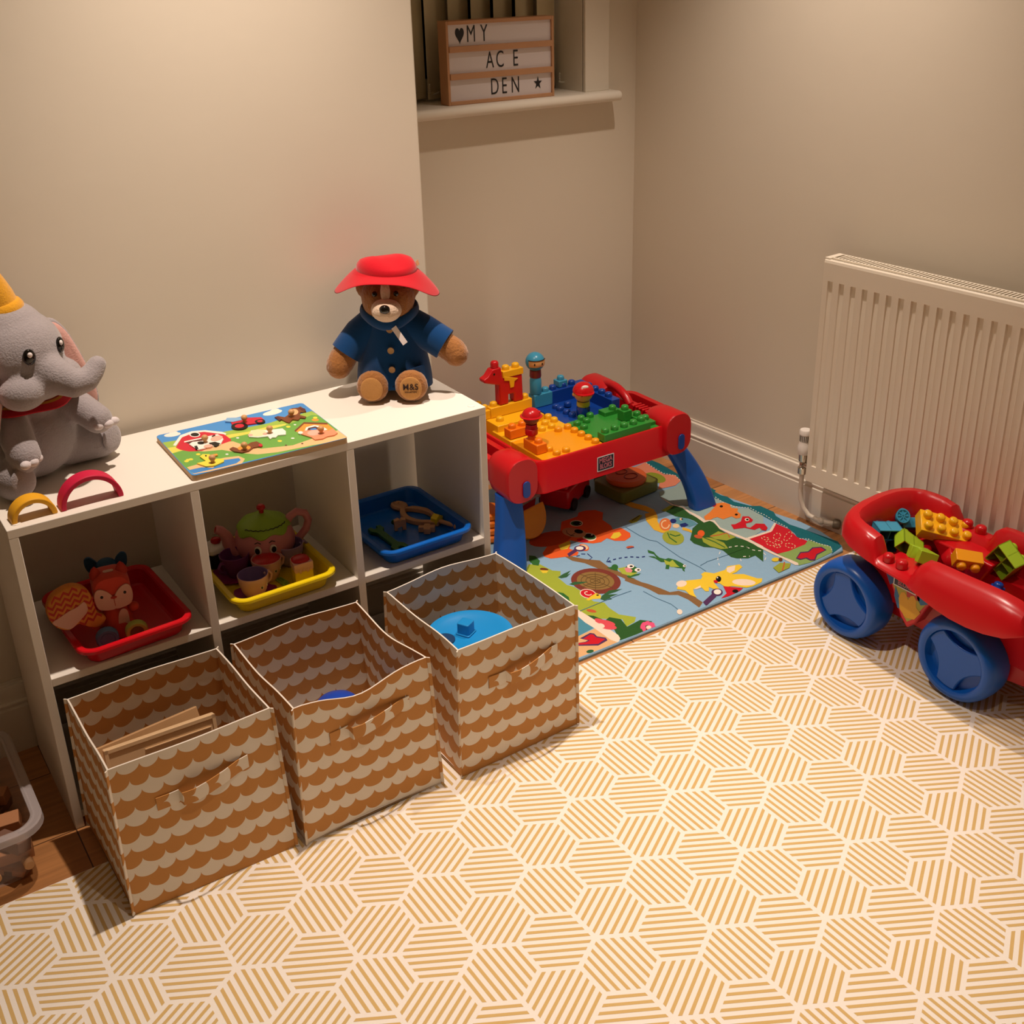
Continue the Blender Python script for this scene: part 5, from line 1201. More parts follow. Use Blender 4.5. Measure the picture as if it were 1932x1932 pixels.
mb.build('tray_floor', P_RED, tb)
# side wings with hand slots
for s in (-1, 1):
    xw = X0 if s < 0 else X1
    mb = MB(); mb.M = TL
    out = rrect(0.075, 0.21, 0.035, 8)
    mb.loft([[(xw + s * 0.036 + x, 0.482 + y, z) for x, y in o_] for o_, z in ((rrect(0.07, 0.205, 0.033, 8), ZB + 0.02), (out, ZB + 0.03), (out, ZT - 0.012), (rrect(0.07, 0.205, 0.033, 8), ZT - 0.006), (rrect(0.036, 0.165, 0.017, 8), ZT - 0.006), (rrect(0.034, 0.163, 0.016, 8), ZT - 0.012), (rrect(0.034, 0.163, 0.016, 8), ZB + 0.03), (rrect(0.036, 0.165, 0.017, 8), ZB + 0.02), (rrect(0.07, 0.205, 0.033, 8), ZB + 0.02))], cap0=False, cap1=False)
    mb.build('side_handle', P_RED, tb, sharp=35)
mb = MB(); mb.M = TL
pts = [(X1 - 0.006, 0.49 + 0.155 * t, ZT - 0.006 + 0.034 * math.sin(PI * t) ** 0.7) for t in [i / 12 for i in range(13)]]
mb.tube(pts, 0.012, 10)
mb.build('carry_arch', P_RED, tb)
mb = MB(); mb.M = TL
for k in range(7):
    mb.box(X1 - 0.02, X1 + 0.012, 0.375 + k * 0.014, 0.3815 + k * 0.014, ZT - 0.002, ZT + 0.004)
mb.build('grip_ribs', P_RED, tb, bevel=0.0015)
# corner housings, buttons and legs
def hub(cx, cy, s, fy):
    """s = -1 left / +1 right, fy = -1 front / +1 rear"""
    mb = MB(); mb.M = TL
    prof = []
    n = 16
    outl = rrect(0.088, 0.118, 0.038, 7)
    loops = []
    for d, g in ((0.0, 0.006), (0.005, 0.001), (0.012, 0.0), (0.06, 0.0), (0.085, 0.004), (0.1, 0.02)):
        loops.append([(cx + x * (1 - g * 8), cy + fy * (0.05 - d), 0.259 + z * (1 - g * 8)) for x, z in outl])
    if fy > 0: loops = [l[::-1] for l in loops]
    mb.loft(loops)
    return mb.build('corner_housing', P_RED, tb, sharp=45)
for s, cx in ((-1, 1.172), (1, 1.668)):
    for fy, cy in ((-1, 0.335), (1, 0.628)):
        h_ = hub(cx, cy, s, fy)
        if fy < 0:
            mb = MB(); mb.M = TL
            fyy = cy - 0.0508
            mb.prism([(x, y) for x, y in rrect(0.021, 0.044, 0.0104, 6)], 0, 0.0032, M=T(cx + 0.008 * 1, fyy + 0.0002, 0.236, RX90, 0, 0))
            mb.build('lock_button', P_DBLUE, h_, bevel=0.001)
            mb = MB(); mb.M = TL
            mb.ell((cx + 0.006, cy - 0.034, 0.3075), (0.014, 0.013, 0.0062), 16, 8)
            mb.build('top_button', P_DBLUE, h_)
        # leg
        foot = (1.132, 0.300) if s < 0 else (1.778, 0.300)
        if fy > 0: foot = (foot[0], 0.66)
        top = (1.158 if s < 0 else 1.682, cy)
        loops = []
        N = 12
        for i in range(N + 1):
            t = i / N
            z = 0.215 + (tz - 0.215) * t
            e = t ** 1.6 if s < 0 else t ** 0.85
            x = top[0] + (foot[0] - top[0]) * (e if s < 0 else (0.35 * t + 0.65 * (1 - (1 - t) ** 1.9)))
            y = top[1] + (foot[1] - top[1]) * t
            w = 0.064 + (0.092 - 0.064) * t if s < 0 else 0.062 + 0.016 * t
            dd = 0.036 + 0.006 * t
            loops.append([(x + px, y + py, z) for px, py in rrect(w, dd, 0.012, 4)])
        loops[-1] = [(x * 0.0 + x, y, z) for x, y, z in loops[-1]]
        loops = loops[::-1]
        mb = MB(); mb.M = TL
        mb.loft(loops)
        mb.build('leg', P_BLUE, tb, sharp=50)
# maker's label on the front
M_lab1 = mat('label_pale', 'd8d2d6', rough=0.4)
M_lab2 = mat('label_navy', '17162c', rough=0.4)
M_lab3 = mat('label_letter', 'c06a78', rough=0.4)
mb = MB(); mb.M = TL
LM = T(1.435, Y0 + 0.0008, 0.2345, RX90, 0, 0)
mb.prism(rrect(0.054, 0.041, 0.002, 2), 0, 0.0006, M=LM, mi=0)
mb.prism(rrect(0.049, 0.036, 0.001, 2), 0.0005, 0.0008, M=LM, mi=1)
text_into(mb, 'MEGA', 0.0185, LM @ T(0, 0.0082, 0.0009), 2, sx=0.86, bold=0.0004)
text_into(mb, 'BLOKS', 0.0185, LM @ T(0, -0.0082, 0.0009), 2, sx=0.70, bold=0.0004)
mb.build('front_label', [M_lab1, M_lab2, M_lab3], tb, smooth=False)

def plate(name, mname, segs, st, bev=0.0015):
    mb = MB(); mb.M = TL
    for (xa, xb, ya, yb, zt) in segs:
        mb.box(xa, xb, ya, yb, ZB + 0.05, zt)
    for z, pts in st: studs(mb, pts, z)
    mb.build(name, mname, tb, bevel=bev)
hx = 0.0152
PZ = 0.284
plate('front_left_plate', P_ORY, [(GX(-1) - hx, GX(4) + hx, GY(0) - hx, GY(4) + hx, PZ)], [(PZ, [(GX(4), GY(j)) for j in range(5)] + [(GX(0) + .002, GY(0)), (GX(1), GY(0)), (GX(0), GY(1)), (GX(3), GY(4))])])
plate('rear_left_plate', P_YEL, [(GX(-1) - hx, GX(4) + hx, GY(5) - hx + 0.001, GY(7) + hx, PZ - 0.001), (1.258, GX(4) - hx, GY(8) - hx - 0.02, GY(10), 0.301)], [(PZ - 0.001, [(GX(2), GY(5)), (GX(3), GY(5)), (GX(3), GY(6)), (GX(4), GY(7)), (GX(4), GY(6) + 0.002)]), (0.301, [(1.276, 0.598), (1.284, 0.562)])])
plate('front_right_plate', P_GRN, [(GX(5) - hx + 0.002, GX(10) + hx, GY(0) - hx, GY(5), PZ + 0.002), (GX(5) - hx + 0.002, GX(9) + hx, GY(0) - hx - 0.001, GY(0) + hx, PZ + 0.022), (GX(9) + hx, GX(10) + hx, GY(0), GY(3), PZ + 0.012), (GX(8), GX(10) - 0.01, GY(4), GY(5), PZ + 0.014)],
      [(PZ + 0.022, [(GX(i), GY(0)) for i in (5, 6, 7, 8)] + [(GX(9), GY(0) + 0.006)]), (PZ + 0.012, [(GX(10), GY(1) - 0.004), (GX(10), GY(2))]), (PZ + 0.002, [(GX(5), GY(3)), (GX(6), GY(4)), (GX(5), GY(4)), (GX(6), GY(5) - 0.006), (GX(7), GY(5) - 0.004)]), (PZ + 0.014, [(GX(9) + 0.002, GY(4) + 0.01)])])
plate('rear_right_plate', P_DBLUE, [(GX(5) - hx, GX(10) + hx, GY(5) + 0.001, GY(11), PZ - 0.006), (GX(10) - 0.012, GX(10) + hx, GY(5) + 0.003, GY(11), 0.312), (GX(7) - hx - 0.001, GX(10) + hx, GY(10) - 0.002, GY(11), 0.316), (GX(5) - hx, GX(6) + 0.01, GY(5) + 0.004, GY(9), PZ - 0.002)],
      [(0.312, [(GX(10), GY(j) + 0.004) for j in (6, 7, 8, 9)]), (0.316, [(GX(7) - 0.004, GY(10) + 0.014), (GX(8), GY(10) + 0.014), (GX(9), GY(10) + 0.014)]), (PZ - 0.002, [(GX(6), GY(9) - 0.01), (GX(6), GY(8)), (GX(6), GY(7)), (GX(6), GY(6) + 0.004), (GX(7) + 0.006, GY(9) - 0.014)])])
# raised post on the green plate
def brick(nm, label, m, x0, x1, y0, y1, z0, z1, st, group=None, rot=None, cat='toy block', r=0.0103):
    cx, cy = (x0 + x1) / 2, (y0 + y1) / 2
    t = thing(nm, label, cat, (cx, cy, z0), 0, group, rot)
    mb = MB(); mb.box(x0 - cx, x1 - cx, y0 - cy, y1 - cy, 0, z1 - z0)
    mb.build('brick_body', m, t, bevel=0.0015)
    mb = MB(); studs(mb, [(x - cx, y - cy) for x, y in st], z1 - z0, r=r)
    for i in range(0): pass
    o = mb.build('studs', m, t)
    return t
e = 0.0008
brick('building_block', 'single stud green block standing up near the right edge of the table', P_GRN, GX(9) - 0.014, GX(9) + 0.014, GY(2), GY(2) + 0.028, PZ + 0.002 + e, PZ + 0.032, [(GX(9), GY(2) + 0.014)])
brick('building_block', 'orange two stud block at the front left of the table under the red hatted figure', P_ORA, 1.256, 1.287, 0.348, 0.409, PZ + e, PZ + 0.026, [(1.2715, 0.3635), (1.2715, 0.394)])
brick('building_block', 'orange two stud block behind the red hatted figure', P_ORA, 1.257, 1.318, 0.470, 0.5005, PZ + e, PZ + 0.025, [(1.272, 0.485), (1.303, 0.485)])
brick('building_block', 'long yellow block under the red horse', P_YEL, 1.272, 1.404, 0.586, 0.6165, 0.3018, 0.330, [(1.289, 0.601), (1.389, 0.601)])
brick('building_block', 'yellow two stud block behind the red horse', P_YEL, 1.252, 1.2715, 0.588, 0.6480, 0.3018, 0.326, [(1.263, 0.604), (1.263, 0.634)], r=0.0085)
brick('building_block', 'light blue two stud block under the helmeted figure', P_LBLUE, GX(4) + 0.017, GX(4) + 0.0775, 0.625, 0.6545, 0.3168 - 0.038, 0.316, [(GX(4) + 0.0625, 0.64)])
brick('building_block', 'light blue block at the back of the blue plate behind the red capped figure', P_LBLUE, GX(9) - 0.048, GX(9) - 0.018, 0.634, 0.662, 0.3168 + 0.0005, 0.335, [(GX(9) - 0.033, 0.648)])
# red horse with a yellow saddle
hs_ = thing('toy_horse', 'red plastic toy horse with a yellow saddle on the activity table', 'toy', (1.335, 0.6013, 0.3308), 0.0)
mb = MB()
side = [(-0.032, 0.0), (-0.032, 0.058), (-0.052, 0.064), (-0.078, 0.073), (-0.080, 0.082), (-0.066, 0.088), (-0.052, 0.105), (-0.026, 0.107), (-0.022, 0.075), (0.040, 0.075), (0.042, 0.0), (0.014, 0.0), (0.013, 0.026), (-0.004, 0.026), (-0.005, 0.0)]
mb.prism(side, -0.013, 0.013, M=T(0, 0, 0, RX90, 0, 0))
mb.build('horse_body', P_RED, hs_, bevel=0.003, segs=3)
mb = MB(); studs(mb, [(-0.038, 0)], 0.107, r=0.011, h=0.017); mb.build('head_stud', P_RED, hs_)
mb = MB(); mb.cyl(0.003, 0, 0.0005, 12, M=T(-0.048, -0.0131, 0.092, RX90, 0, 0)); mb.cyl(0.003, 0, 0.0005, 12, M=T(-0.048, 0.0136, 0.092, RX90, 0, 0)); mb.build('eyes', P_BLACK, hs_)
mb = MB(); mb.box(-0.021, 0.043, -0.015, 0.015, 0.0752, 0.093)
mb.prism([(-0.018, 0.08), (0.026, 0.066), (0.014, 0.06), (0.012, 0.044), (0.0, 0.044), (-0.002, 0.064), (-0.018, 0.068)], 0.0134, 0.0155, M=T(0, 0, 0, RX90, 0, 0))
sd = mb.build('saddle', P_YEL, hs_, bevel=0.0015)
mb = MB(); studs(mb, [(-0.004, 0), (0.027, 0)], 0.093); mb.build('saddle_studs', P_YEL, sd)

def figure(label, x, y, z, rz, body_h, hat, hatm, skin, torso, collar=None, rb=0.0185, rh=0.0265):
    t = thing('toy_figure', label, 'toy figure', (x, y, z), rz)
    mb = MB(); mb.lathe([(rb * 0.95, 0), (rb, 0.003), (rb, body_h * 0.55), (rb * 0.92, body_h * 0.6), (rb * 0.88, body_h)], 24); mb.build('figure_body', torso, t)
    if collar:
        mb = MB(); mb.lathe([(rb * 0.9, body_h * 0.66), (rb * 1.0, body_h * 0.72), (rb * 0.95, body_h * 0.97), (rb * 0.7, body_h * 1.02)], 24); mb.build('collar', collar, t)
    zc = body_h + rh * 0.85
    mb = MB(); mb.ell((0, 0, zc), (rh, rh, rh * 0.98), 24, 16)
    hd = mb.build('figure_head', skin, t)
    mb = MB()
    for s in (-1, 1):
        mb.ell((s * rh * 0.36, -rh * 0.91, zc + rh * 0.02), (rh * 0.085, rh * 0.06, rh * 0.15), 10, 8)
    mb.build('figure_eyes', P_BLACK, hd)
    mb = MB()
    if hat == 'helmet':
        loops = []
        N, Mv = 26, 12
        vs = []; fs = []
        mb.ell((0, 0.001, zc), (rh * 1.09, rh * 1.09, rh * 1.07), 26, 16)
        o = mb.build('helmet', hatm, t)
        # face opening: a raised face shield in skin colour
        m2 = MB()
        g = []
        for j in range(7):
            for i in range(13):
                a = math.radians(-62 + 124 * i / 12); b_ = math.radians(-22 + 40 * j / 6)
                q = Vector((math.sin(a) * math.cos(b_), -math.cos(a) * math.cos(b_), math.sin(b_))) * rh * 1.105
                g.append((q.x, q.y + 0.001, q.z + zc))
        m2.add(g, [(j * 13 + i, j * 13 + i + 1, (j + 1) * 13 + i + 1, (j + 1) * 13 + i) for j in range(6) for i in range(12)])
        fc = m2.build('face_opening', skin, o)
        m2 = MB()
        for s in (-1, 1):
            a = s * math.radians(24)
            q = Vector((math.sin(a), -math.cos(a), 0)) * rh * 1.11
            m2.ell((q.x, q.y + 0.001, zc - rh * 0.05), (rh * 0.09, rh * 0.04, rh * 0.15), 10, 8)
        m2.tube([(math.sin(math.radians(a)) * rh * 1.09, -math.cos(math.radians(a)) * rh * 1.09 + 0.001, zc + rh * 0.36) for a in range(-65, 66, 10)], 0.0012, 6)
        m2.build('face_marks', P_BLACK, o)
    else:
        vs = []
        prof = []
        for k in range(9):
            b_ = math.radians(4 + 86 * k / 8)
            prof.append((rh * 1.1 * math.cos(b_) + 0.0002, zc + rh * 0.12 + rh * 1.0 * math.sin(b_)))
        mb.lathe([(rh * 0.9, zc + rh * 0.12)] + prof, 26)
        if hat == 'cap':
            pl = [(rh * 1.0 * math.cos(a) * 1.0, -rh * 0.55 + rh * 0.95 * math.sin(a)) for a in [PI + PI * k / 10 for k in range(11)]]
            mb.prism(pl, zc + rh * 0.12, zc + rh * 0.22)
            o = mb.build('cap', hatm, t)
            m2 = MB(); m2.ell((0, -rh * 0.72, zc + rh * 0.82), (rh * 0.38, rh * 0.12, rh * 0.2), 14, 8, M=None); m2.build('cap_badge', P_WHITE, o)
        else:
            mb.lathe([(rh * 0.95, zc + rh * 0.12), (rh * 1.32, zc + rh * 0.08), (rh * 1.34, zc + rh * 0.14), (rh * 1.0, zc + rh * 0.25)], 26)
            mb.ell((0, -rh * 0.95, zc + rh * 0.55), (rh * 0.26, rh * 0.16, rh * 0.28), 12, 8)
            mb.build('hard_hat', hatm, t)
    if hat == 'cap':
        m2 = MB()
        for s in (-1, 1): m2.ell((s * rh * 1.0, 0, zc - rh * 0.1), (rh * 0.16, rh * 0.16, rh * 0.22), 10, 8)
        m2.build('ears', skin, t)
    return t
figure('toy figure in a red cap and yellow collar standing on the blue plate', 1.512, 0.500, PZ - 0.005, math.radians(-22), 0.046, 'cap', P_RED, P_SKIN, P_DBLUE, collar=mat('toy_lime_collar', 'c4b83c', rough=0.4))
figure('toy figure in a light blue helmet at the back of the table', GX(4) + 0.031, 0.640, 0.3165, math.radians(-12), 0.072, 'helmet', P_LBLUE, P_SKIN, P_LBLUE, collar=mat('toy_maroon', '7a2c2c', rough=0.4), rb=0.0165, rh=0.0245)
figure('brown faced toy figure in a red hard hat at the table front', 1.2715, 0.394, PZ + 0.0395, math.radians(50), 0.028, 'hard', P_RED, P_DSKIN, P_RED, rb=0.0165, rh=0.0215)

# toys lying on the mat beneath the table
ms = MZ + 0.0032
t = thing('half_disc_toy', 'amber half disc toy panel standing on the mat behind the front left leg', 'toy', (1.292, 0.415, ms), math.radians(12), rot=(math.radians(-32), 0, math.radians(14)))
mb = MB(); hd = [(0.072 * math.cos(a), 0.078 - 0.078 * math.sin(a)) for a in [PI * k / 18 for k in range(19)]]
mb.prism(hd, -0.006, 0.006, M=T(0, 0, 0, RX90, 0, 0)); mb.build('disc_panel', P_ORY, t, bevel=0.002)
t = thing('block_tower', 'amber scalloped stacking toy in shadow under the table', 'toy', (1.20, 0.50, ms))
mb = MB()
for k in range(4): mb.lathe([(0.045 - 0.003 * k, k * 0.02), (0.05 - 0.003 * k, k * 0.02 + 0.005), (0.05 - 0.003 * k, k * 0.02 + 0.015), (0.045 - 0.003 * k, k * 0.02 + 0.02)], 24)
mb.build('stacked_rings', P_ORA, t)
t = thing('toy_car', 'dark red toy box truck in shadow under the table', 'toy', (1.485, 0.55, ms), math.radians(30))
mb = MB(); mb.box(-0.075, 0.075, -0.045, 0.045, 0.012, 0.07); mb.prism([(-0.075, 0.07), (0.02, 0.07), (-0.01, 0.1), (-0.06, 0.1)], -0.04, 0.04, M=T(0, 0, 0, RX90, 0, 0)); mb.build('truck_body', P_RED, t, bevel=0.006)
mb = MB()
for sx in (-0.045, 0.045):
    for sy in (-0.046, 0.046): mb.cyl(0.018, -0.006, 0.006, 18, M=T(sx, sy, 0.018, RX90, 0, 0))
mb.build('wheels', P_BLACK, t)
t = thing('toy_chest', 'dark red plastic toy bin with a pale handle under the table', 'toy', (1.325, 0.56, ms), math.radians(20))
mb = MB(); mb.loft([[(x, y, z) for x, y in rrect(w, d, 0.012)] for w, d, z in ((0.09, 0.07, 0.0), (0.1, 0.08, 0.055), (0.094, 0.074, 0.055), (0.086, 0.066, 0.006))]); mb.build('bin', P_RED, t)
mb = MB(); mb.tube([(-0.05, -0.042, 0.05), (-0.03, -0.05, 0.062), (0.03, -0.05, 0.062), (0.05, -0.042, 0.05)], 0.006, 10); mb.build('handle', mat('pale_grey_plastic', 'b9b0a8', rough=0.5), t)
t = thing('number_toy', 'olive box toy topped with an orange disc marked with a figure eight under the table', 'toy', (1.665, 0.50, ms), math.radians(6))
M_olive = plastic('toy_olive', '6d7028', 0.5)
mb = MB(); mb.prism(rrect(0.145, 0.125, 0.012), 0, 0.035); mb.build('toy_base', M_olive, t, bevel=0.003)
M_rus = plastic('toy_rust', 'd8602a', 0.45)
mb = MB(); mb.lathe([(0.056, 0.0352), (0.058, 0.038), (0.058, 0.048), (0.055, 0.051), (0.0005, 0.051)], 36); mb.build('round_button', M_rus, t)
mb = MB()
for cy_, r in ((0.02, 0.018), (-0.018, 0.021)):
    mb.tube([(r * math.cos(a), cy_ + r * 0.75 * math.sin(a), 0.0515) for a in [2 * PI * k / 24 for k in range(24)]], 0.0016, 6, closed=True)
mb.build('raised_mark', mat('toy_darkred', '8c2a1c', rough=0.5), t)
t = thing('toy_animal', 'small dark grey plastic animal lying behind the orange disc toy', 'toy', (1.655, 0.60, ms), 0.4)
M_gry = plastic('toy_grey', '6a665e', 0.5)
mb = MB(); mb.ell((0, 0, 0.022), (0.034, 0.017, 0.017)); mb.ell((0.036, 0, 0.034), (0.014, 0.012, 0.013))
mb.build('animal_body', M_gry, t)
for sx in (-0.02, 0.02):
    for sy in (-0.01, 0.01):
        mb = MB(); mb.cyl(0.006, 0, 0.016, 10, M=T(sx, sy, 0)); mb.build('leg', M_gry, t)
# ---------------------------------------------------------------- red toy wagon with blue wheels
WCX, WCY = 1.73, -0.55
wz = RZ + 0.0008
wg = thing('toy_wagon', 'red plastic toy wagon with blue wheels full of blocks beside the radiator', 'toy wagon', (WCX, WCY, wz))
ST = [  # x, y, nx, ny, rim height, lip height, flare
    (0, -.90, 0, -1, .232, .205, .012), (-.045, -.90, 0, -1, .232, .205, .012), (-.085, -.898, -.1, -1, .232, .205, .012), (-.112, -.888, -.6, -.8, .232, .205, .012),
    (-.122, -.865, -.95, -.3, .232, .205, .012), (-.125, -.83, -1, 0, .234, .207, .014), (-.125, -.815, -1, 0, .240, .214, .02), (-.125, -.806, -1, -.25, .262, .240, .034),
    (-.125, -.795, -1, -.2, .280, .236, .042), (-.125, -.775, -1, -.1, .287, .224, .046), (-.125, -.74, -1, 0, .289, .214, .048), (-.125, -.70, -1, 0, .288, .209, .048), (-.125, -.66, -1, 0, .286, .209, .048),
    (-.125, -.62, -1, 0, .285, .214, .047), (-.125, -.585, -1, 0, .284, .221, .045), (-.125, -.565, -1, 0, .281, .224, .043), (-.125, -.553, -1, 0, .270, .226, .040), (-.125, -.546, -1, 0, .250, .227, .037), (-.125, -.538, -1, 0, .243, .2275, .036),
    (-.125, -.50, -1, 0, .2425, .229, .034), (-.125, -.465, -1, 0, .243, .231, .033), (-.125, -.453, -1, 0, .248, .232, .032), (-.125, -.445, -1, 0, .268, .233, .032), (-.125, -.436, -1, 0, .284, .234, .032), (-.124, -.41, -1, .02, .290, .238, .031),
    (-.121, -.385, -.97, .2, .292, .243, .030), (-.113, -.362, -.82, .55, .294, .250, .028), (-.098, -.345, -.55, .83, .296, .256, .026), (-.078, -.337, -.2, .98, .299, .262, .024), (-.045, -.334, -.05, 1, .304, .268, .022), (0, -.333, 0, 1, .306, .270, .022)]
full = [(x, y, nx, ny, h, l, f) for x, y, nx, ny, h, l, f in ST] + [(-x, y, -nx, ny, h, l, f) for x, y, nx, ny, h, l, f in ST[-2:0:-1]]
full = full[::-1]
def wl(fn):
    out = []
    for x, y, nx, ny, h, l, f in full:
        d, z = fn(h, l, f)
        k = math.hypot(nx, ny)
        out.append((x + nx / k * d, (max(y, -.868) if y < -.8 else y) + ny / k * d * (2.0 if (y < -.8 and d < -.05) else 1) - WCY, z - wz))
    return out
mb = MB()
loops = [wl(lambda h, l, f: (-.040, .118)), wl(lambda h, l, f: (-.024, h - .03)), wl(lambda h, l, f: (-.014, h - .005)), wl(lambda h, l, f: (-.008, h)), wl(lambda h, l, f: (.010, h - .0015)),
         wl(lambda h, l, f: (.010 + (f - .010) * .45, h - (h - l) * .16)), wl(lambda h, l, f: (.010 + (f - .010) * .78, h - (h - l) * .45)), wl(lambda h, l, f: (f - .0005, l + .004)), wl(lambda h, l, f: (f, l)), wl(lambda h, l, f: (f - .003, l - .0005)),
         wl(lambda h, l, f: (.010 + (f - .014) * .70, h - (h - l) * .5 - .003)), wl(lambda h, l, f: (.006, max(l - .004, h - .03) - .004)), wl(lambda h, l, f: (-.03, .202)), wl(lambda h, l, f: (-.058, .195)), wl(lambda h, l, f: (-.066, .072))]
mb.loft(loops)
mb.build('tub', P_RED, wg, sharp=38)
for sx in (-1, 1):
    for y in (-.472, -.507):
        mb = MB(); studs(mb, [(sx * .132, y - WCY)], .2425 - wz, r=0.0125, h=0.017)
        mb.build('rim_stud', P_RED, wg)
# wheel wells / side panels between the wheels
def vpoly(g=0.0): return [(-.440 - g, .226), (-.600 + g, .226), (-.573 + g, .170), (-.548 + g, .118 + g), (-.528, .098 + g * 2), (-.508 - g, .118 + g), (-.470 - g, .19)]
for s in (-1, 1):
    mb = MB(); mb.prism([(y - WCY, z - wz) for y, z in vpoly()], s * .118, s * .05, M=Matrix(((0, 0, 1, 0), (1, 0, 0, 0), (0, 1, 0, 0), (0, 0, 0, 1))))
    mb.build('side_panel', P_RED, wg, bevel=0.004)
YZ = Matrix(((0, 0, -1, 0), (-1, 0, 0, 0), (0, 1, 0, 0), (0, 0, 0, 1)))    # sticker plane, seen from the left: x runs towards the front
smat = [mat('sticker_olive', 'a8a23c', rough=0.5), mat('sticker_navy', '1f3f7c', rough=0.5), mat('sticker_yellow', 'd9a32c', rough=0.5), mat('sticker_red', 'b23038', rough=0.5), M_lab1, M_lab2, M_lab3, mat('sticker_blue', '2c6a9c', rough=0.5)]
mb = MB()
def sp(pts): return [(-(y - WCY), z - wz) for y, z in pts]
dx = .1183
mb.prism(sp(vpoly(.008)), dx, dx + .0004, M=YZ, mi=0)
def lay(pts, k, mi): mb.prism(sp(pts), dx + .0004 + k * .0002, dx + .0006 + k * .0002, M=YZ, mi=mi)
lay([(-.449, .223), (-.478, .223), (-.484, .190), (-.474, .180)], 0, 1)
lay([(-.545, .208), (-.592, .212), (-.572, .178), (-.556, .168), (-.545, .18)], 0, 7)
lay([(-.512, .205), (-.548, .21), (-.552, .176), (-.52, .172)], 0, 3)
lay([(-.488, .185), (-.503, .16), (-.512, .138), (-.500, .135), (-.488, .16)], 0, 7)
yel = [(-.506, .135), (-.500, .160), (-.505, .176), (-.513, .180), (-.520, .173), (-.524, .166), (-.529, .178), (-.537, .182), (-.544, .174), (-.546, .158), (-.558, .150), (-.545, .128), (-.524, .122)]
lay(yel, 1, 2)
lay([(-.482, .220), (-.541, .220), (-.541, .185), (-.482, .185)], 2, 4)
lay([(-.4845, .218), (-.5385, .218), (-.5385, .1875), (-.4845, .1875)], 3, 5)
lm = T(0, 0, 0) @ YZ @ T(.5115 + WCY, .2027 - wz, dx + .0014)
text_into(mb, 'MEGA', 0.0155, lm @ T(0, .0075, 0), 6, sx=0.95, bold=0.0002)
text_into(mb, 'BLOKS', 0.0155, lm @ T(0, -.0072, 0), 6, sx=0.78, bold=0.0002)
mb.build('side_sticker', smat, wg, smooth=False)
# wheels
def wheel(sx, y, rot):
    M = T(sx * .147, y - WCY, .0935 - 0.0003, rot, 0, 0) @ T(0, 0, 0, 0, math.radians(90 * sx), 0)
    w = bpy.data.objects.new('wheel', None); COL.objects.link(w); w.parent = wg; w.matrix_local = M
    mb = MB()
    mb.lathe([(0.0004, -.020), (0.064, -.020), (0.0665, -.016), (0.068, -.004), (0.072, -.0008), (0.078, 0.0), (0.0845, -.003), (0.090, -.011), (0.093, -.026), (0.0932, -.045), (0.0915, -.062), (0.086, -.073), (0.074, -.079), (0.05, -.080), (0.0004, -.078)], 48)
    mb.build('tyre', P_BLUE, w, sharp=35)
    pl = []
    for k in range(3):
        a = math.radians(120 * k)
        for i in range(7):
            t = math.radians(-40 + 80 * i / 6)
            # chord with a slight bow
            c0 = Vector((0.067 * math.cos(a + math.radians(40)), 0.067 * math.sin(a + math.radians(40))))
            c1 = Vector((0.067 * math.cos(a - math.radians(40)), 0.067 * math.sin(a - math.radians(40))))
            q = c1.lerp(c0, i / 6)
            bow = -0.012 * (1 - (2 * i / 6 - 1) ** 2)
            q += Vector((math.cos(a), math.sin(a))) * bow
            pl.append((q.x, q.y))
        for i in range(1, 4):
            t = a + math.radians(40 + 40 * i / 4)
            pl.append((0.067 * math.cos(t), 0.067 * math.sin(t)))
    mb = MB(); mb.prism(pl, -.021, -.007)
    mb.build('hub_plate', P_BLUE, w, bevel=0.0025, sharp=50)
for sx in (-1, 1):
    wheel(sx, -.372, 0.9 if sx < 0 else 2.0); wheel(sx, -.665, 0.2 if sx < 0 else 1.1)
for y in (-.372, -.665):
    mb = MB(); mb.cyl(.008, -.1, .1, 12, M=T(0, y - WCY, .0932, 0, math.radians(90), 0))
    mb.build('axle', mat('steel', '9a948c', rough=0.35, metal=1.0), wg)

# loose building blocks in the wagon
def lblock(label, m, nx, ny, h, loc, rot, hollow=False, nm='building_block', up=None, spin=0):
    p = 0.030
    if up:
        q = Vector(up).to_track_quat('Z', 'Y').to_matrix() @ Euler((0, 0, math.radians(spin))).to_matrix()
        rot = [math.degrees(a) for a in q.to_euler()]
    t = thing(nm, label, 'toy block', loc, 0, None, tuple(math.radians(a) for a in rot))
    w, d = nx * p - .0006, ny * p - .0006
    mb = MB()
    if hollow:
        th = 0.0022
        mb.box(-w / 2, w / 2, -d / 2, -d / 2 + th, -h / 2, h / 2); mb.box(-w / 2, w / 2, d / 2 - th, d / 2, -h / 2, h / 2)
        mb.box(-w / 2, -w / 2 + th, -d / 2, d / 2, -h / 2, h / 2); mb.box(w / 2 - th, w / 2, -d / 2, d / 2, -h / 2, h / 2)
        mb.box(-w / 2, w / 2, -d / 2, d / 2, h / 2 - th, h / 2)
        for i in range(1, nx): mb.box(-w / 2 + i * p - .001, -w / 2 + i * p + .001, -d / 2, d / 2, -h / 2 + .004, h / 2)
        for i in range(1, ny): mb.box(-w / 2, w / 2, -d / 2 + i * p - .001, -d / 2 + i * p + .001, -h / 2 + .004, h / 2)
        mb.build('brick_body', m, t)
    else:
        mb.box(-w / 2, w / 2, -d / 2, d / 2, -h / 2, h / 2)
        mb.build('brick_body', m, t, bevel=0.0014)
    mb = MB(); studs(mb, [((i - (nx - 1) / 2) * p, (j - (ny - 1) / 2) * p) for i in range(nx) for j in range(ny)], h / 2)
    mb.build('studs', m, t)
    return t
FL = .118
lblock('yellow eight stud block tilted across the middle of the wagon', P_YEL, 4, 2, 0.028, (1.815, -.445, .238), (26, 16, -38))
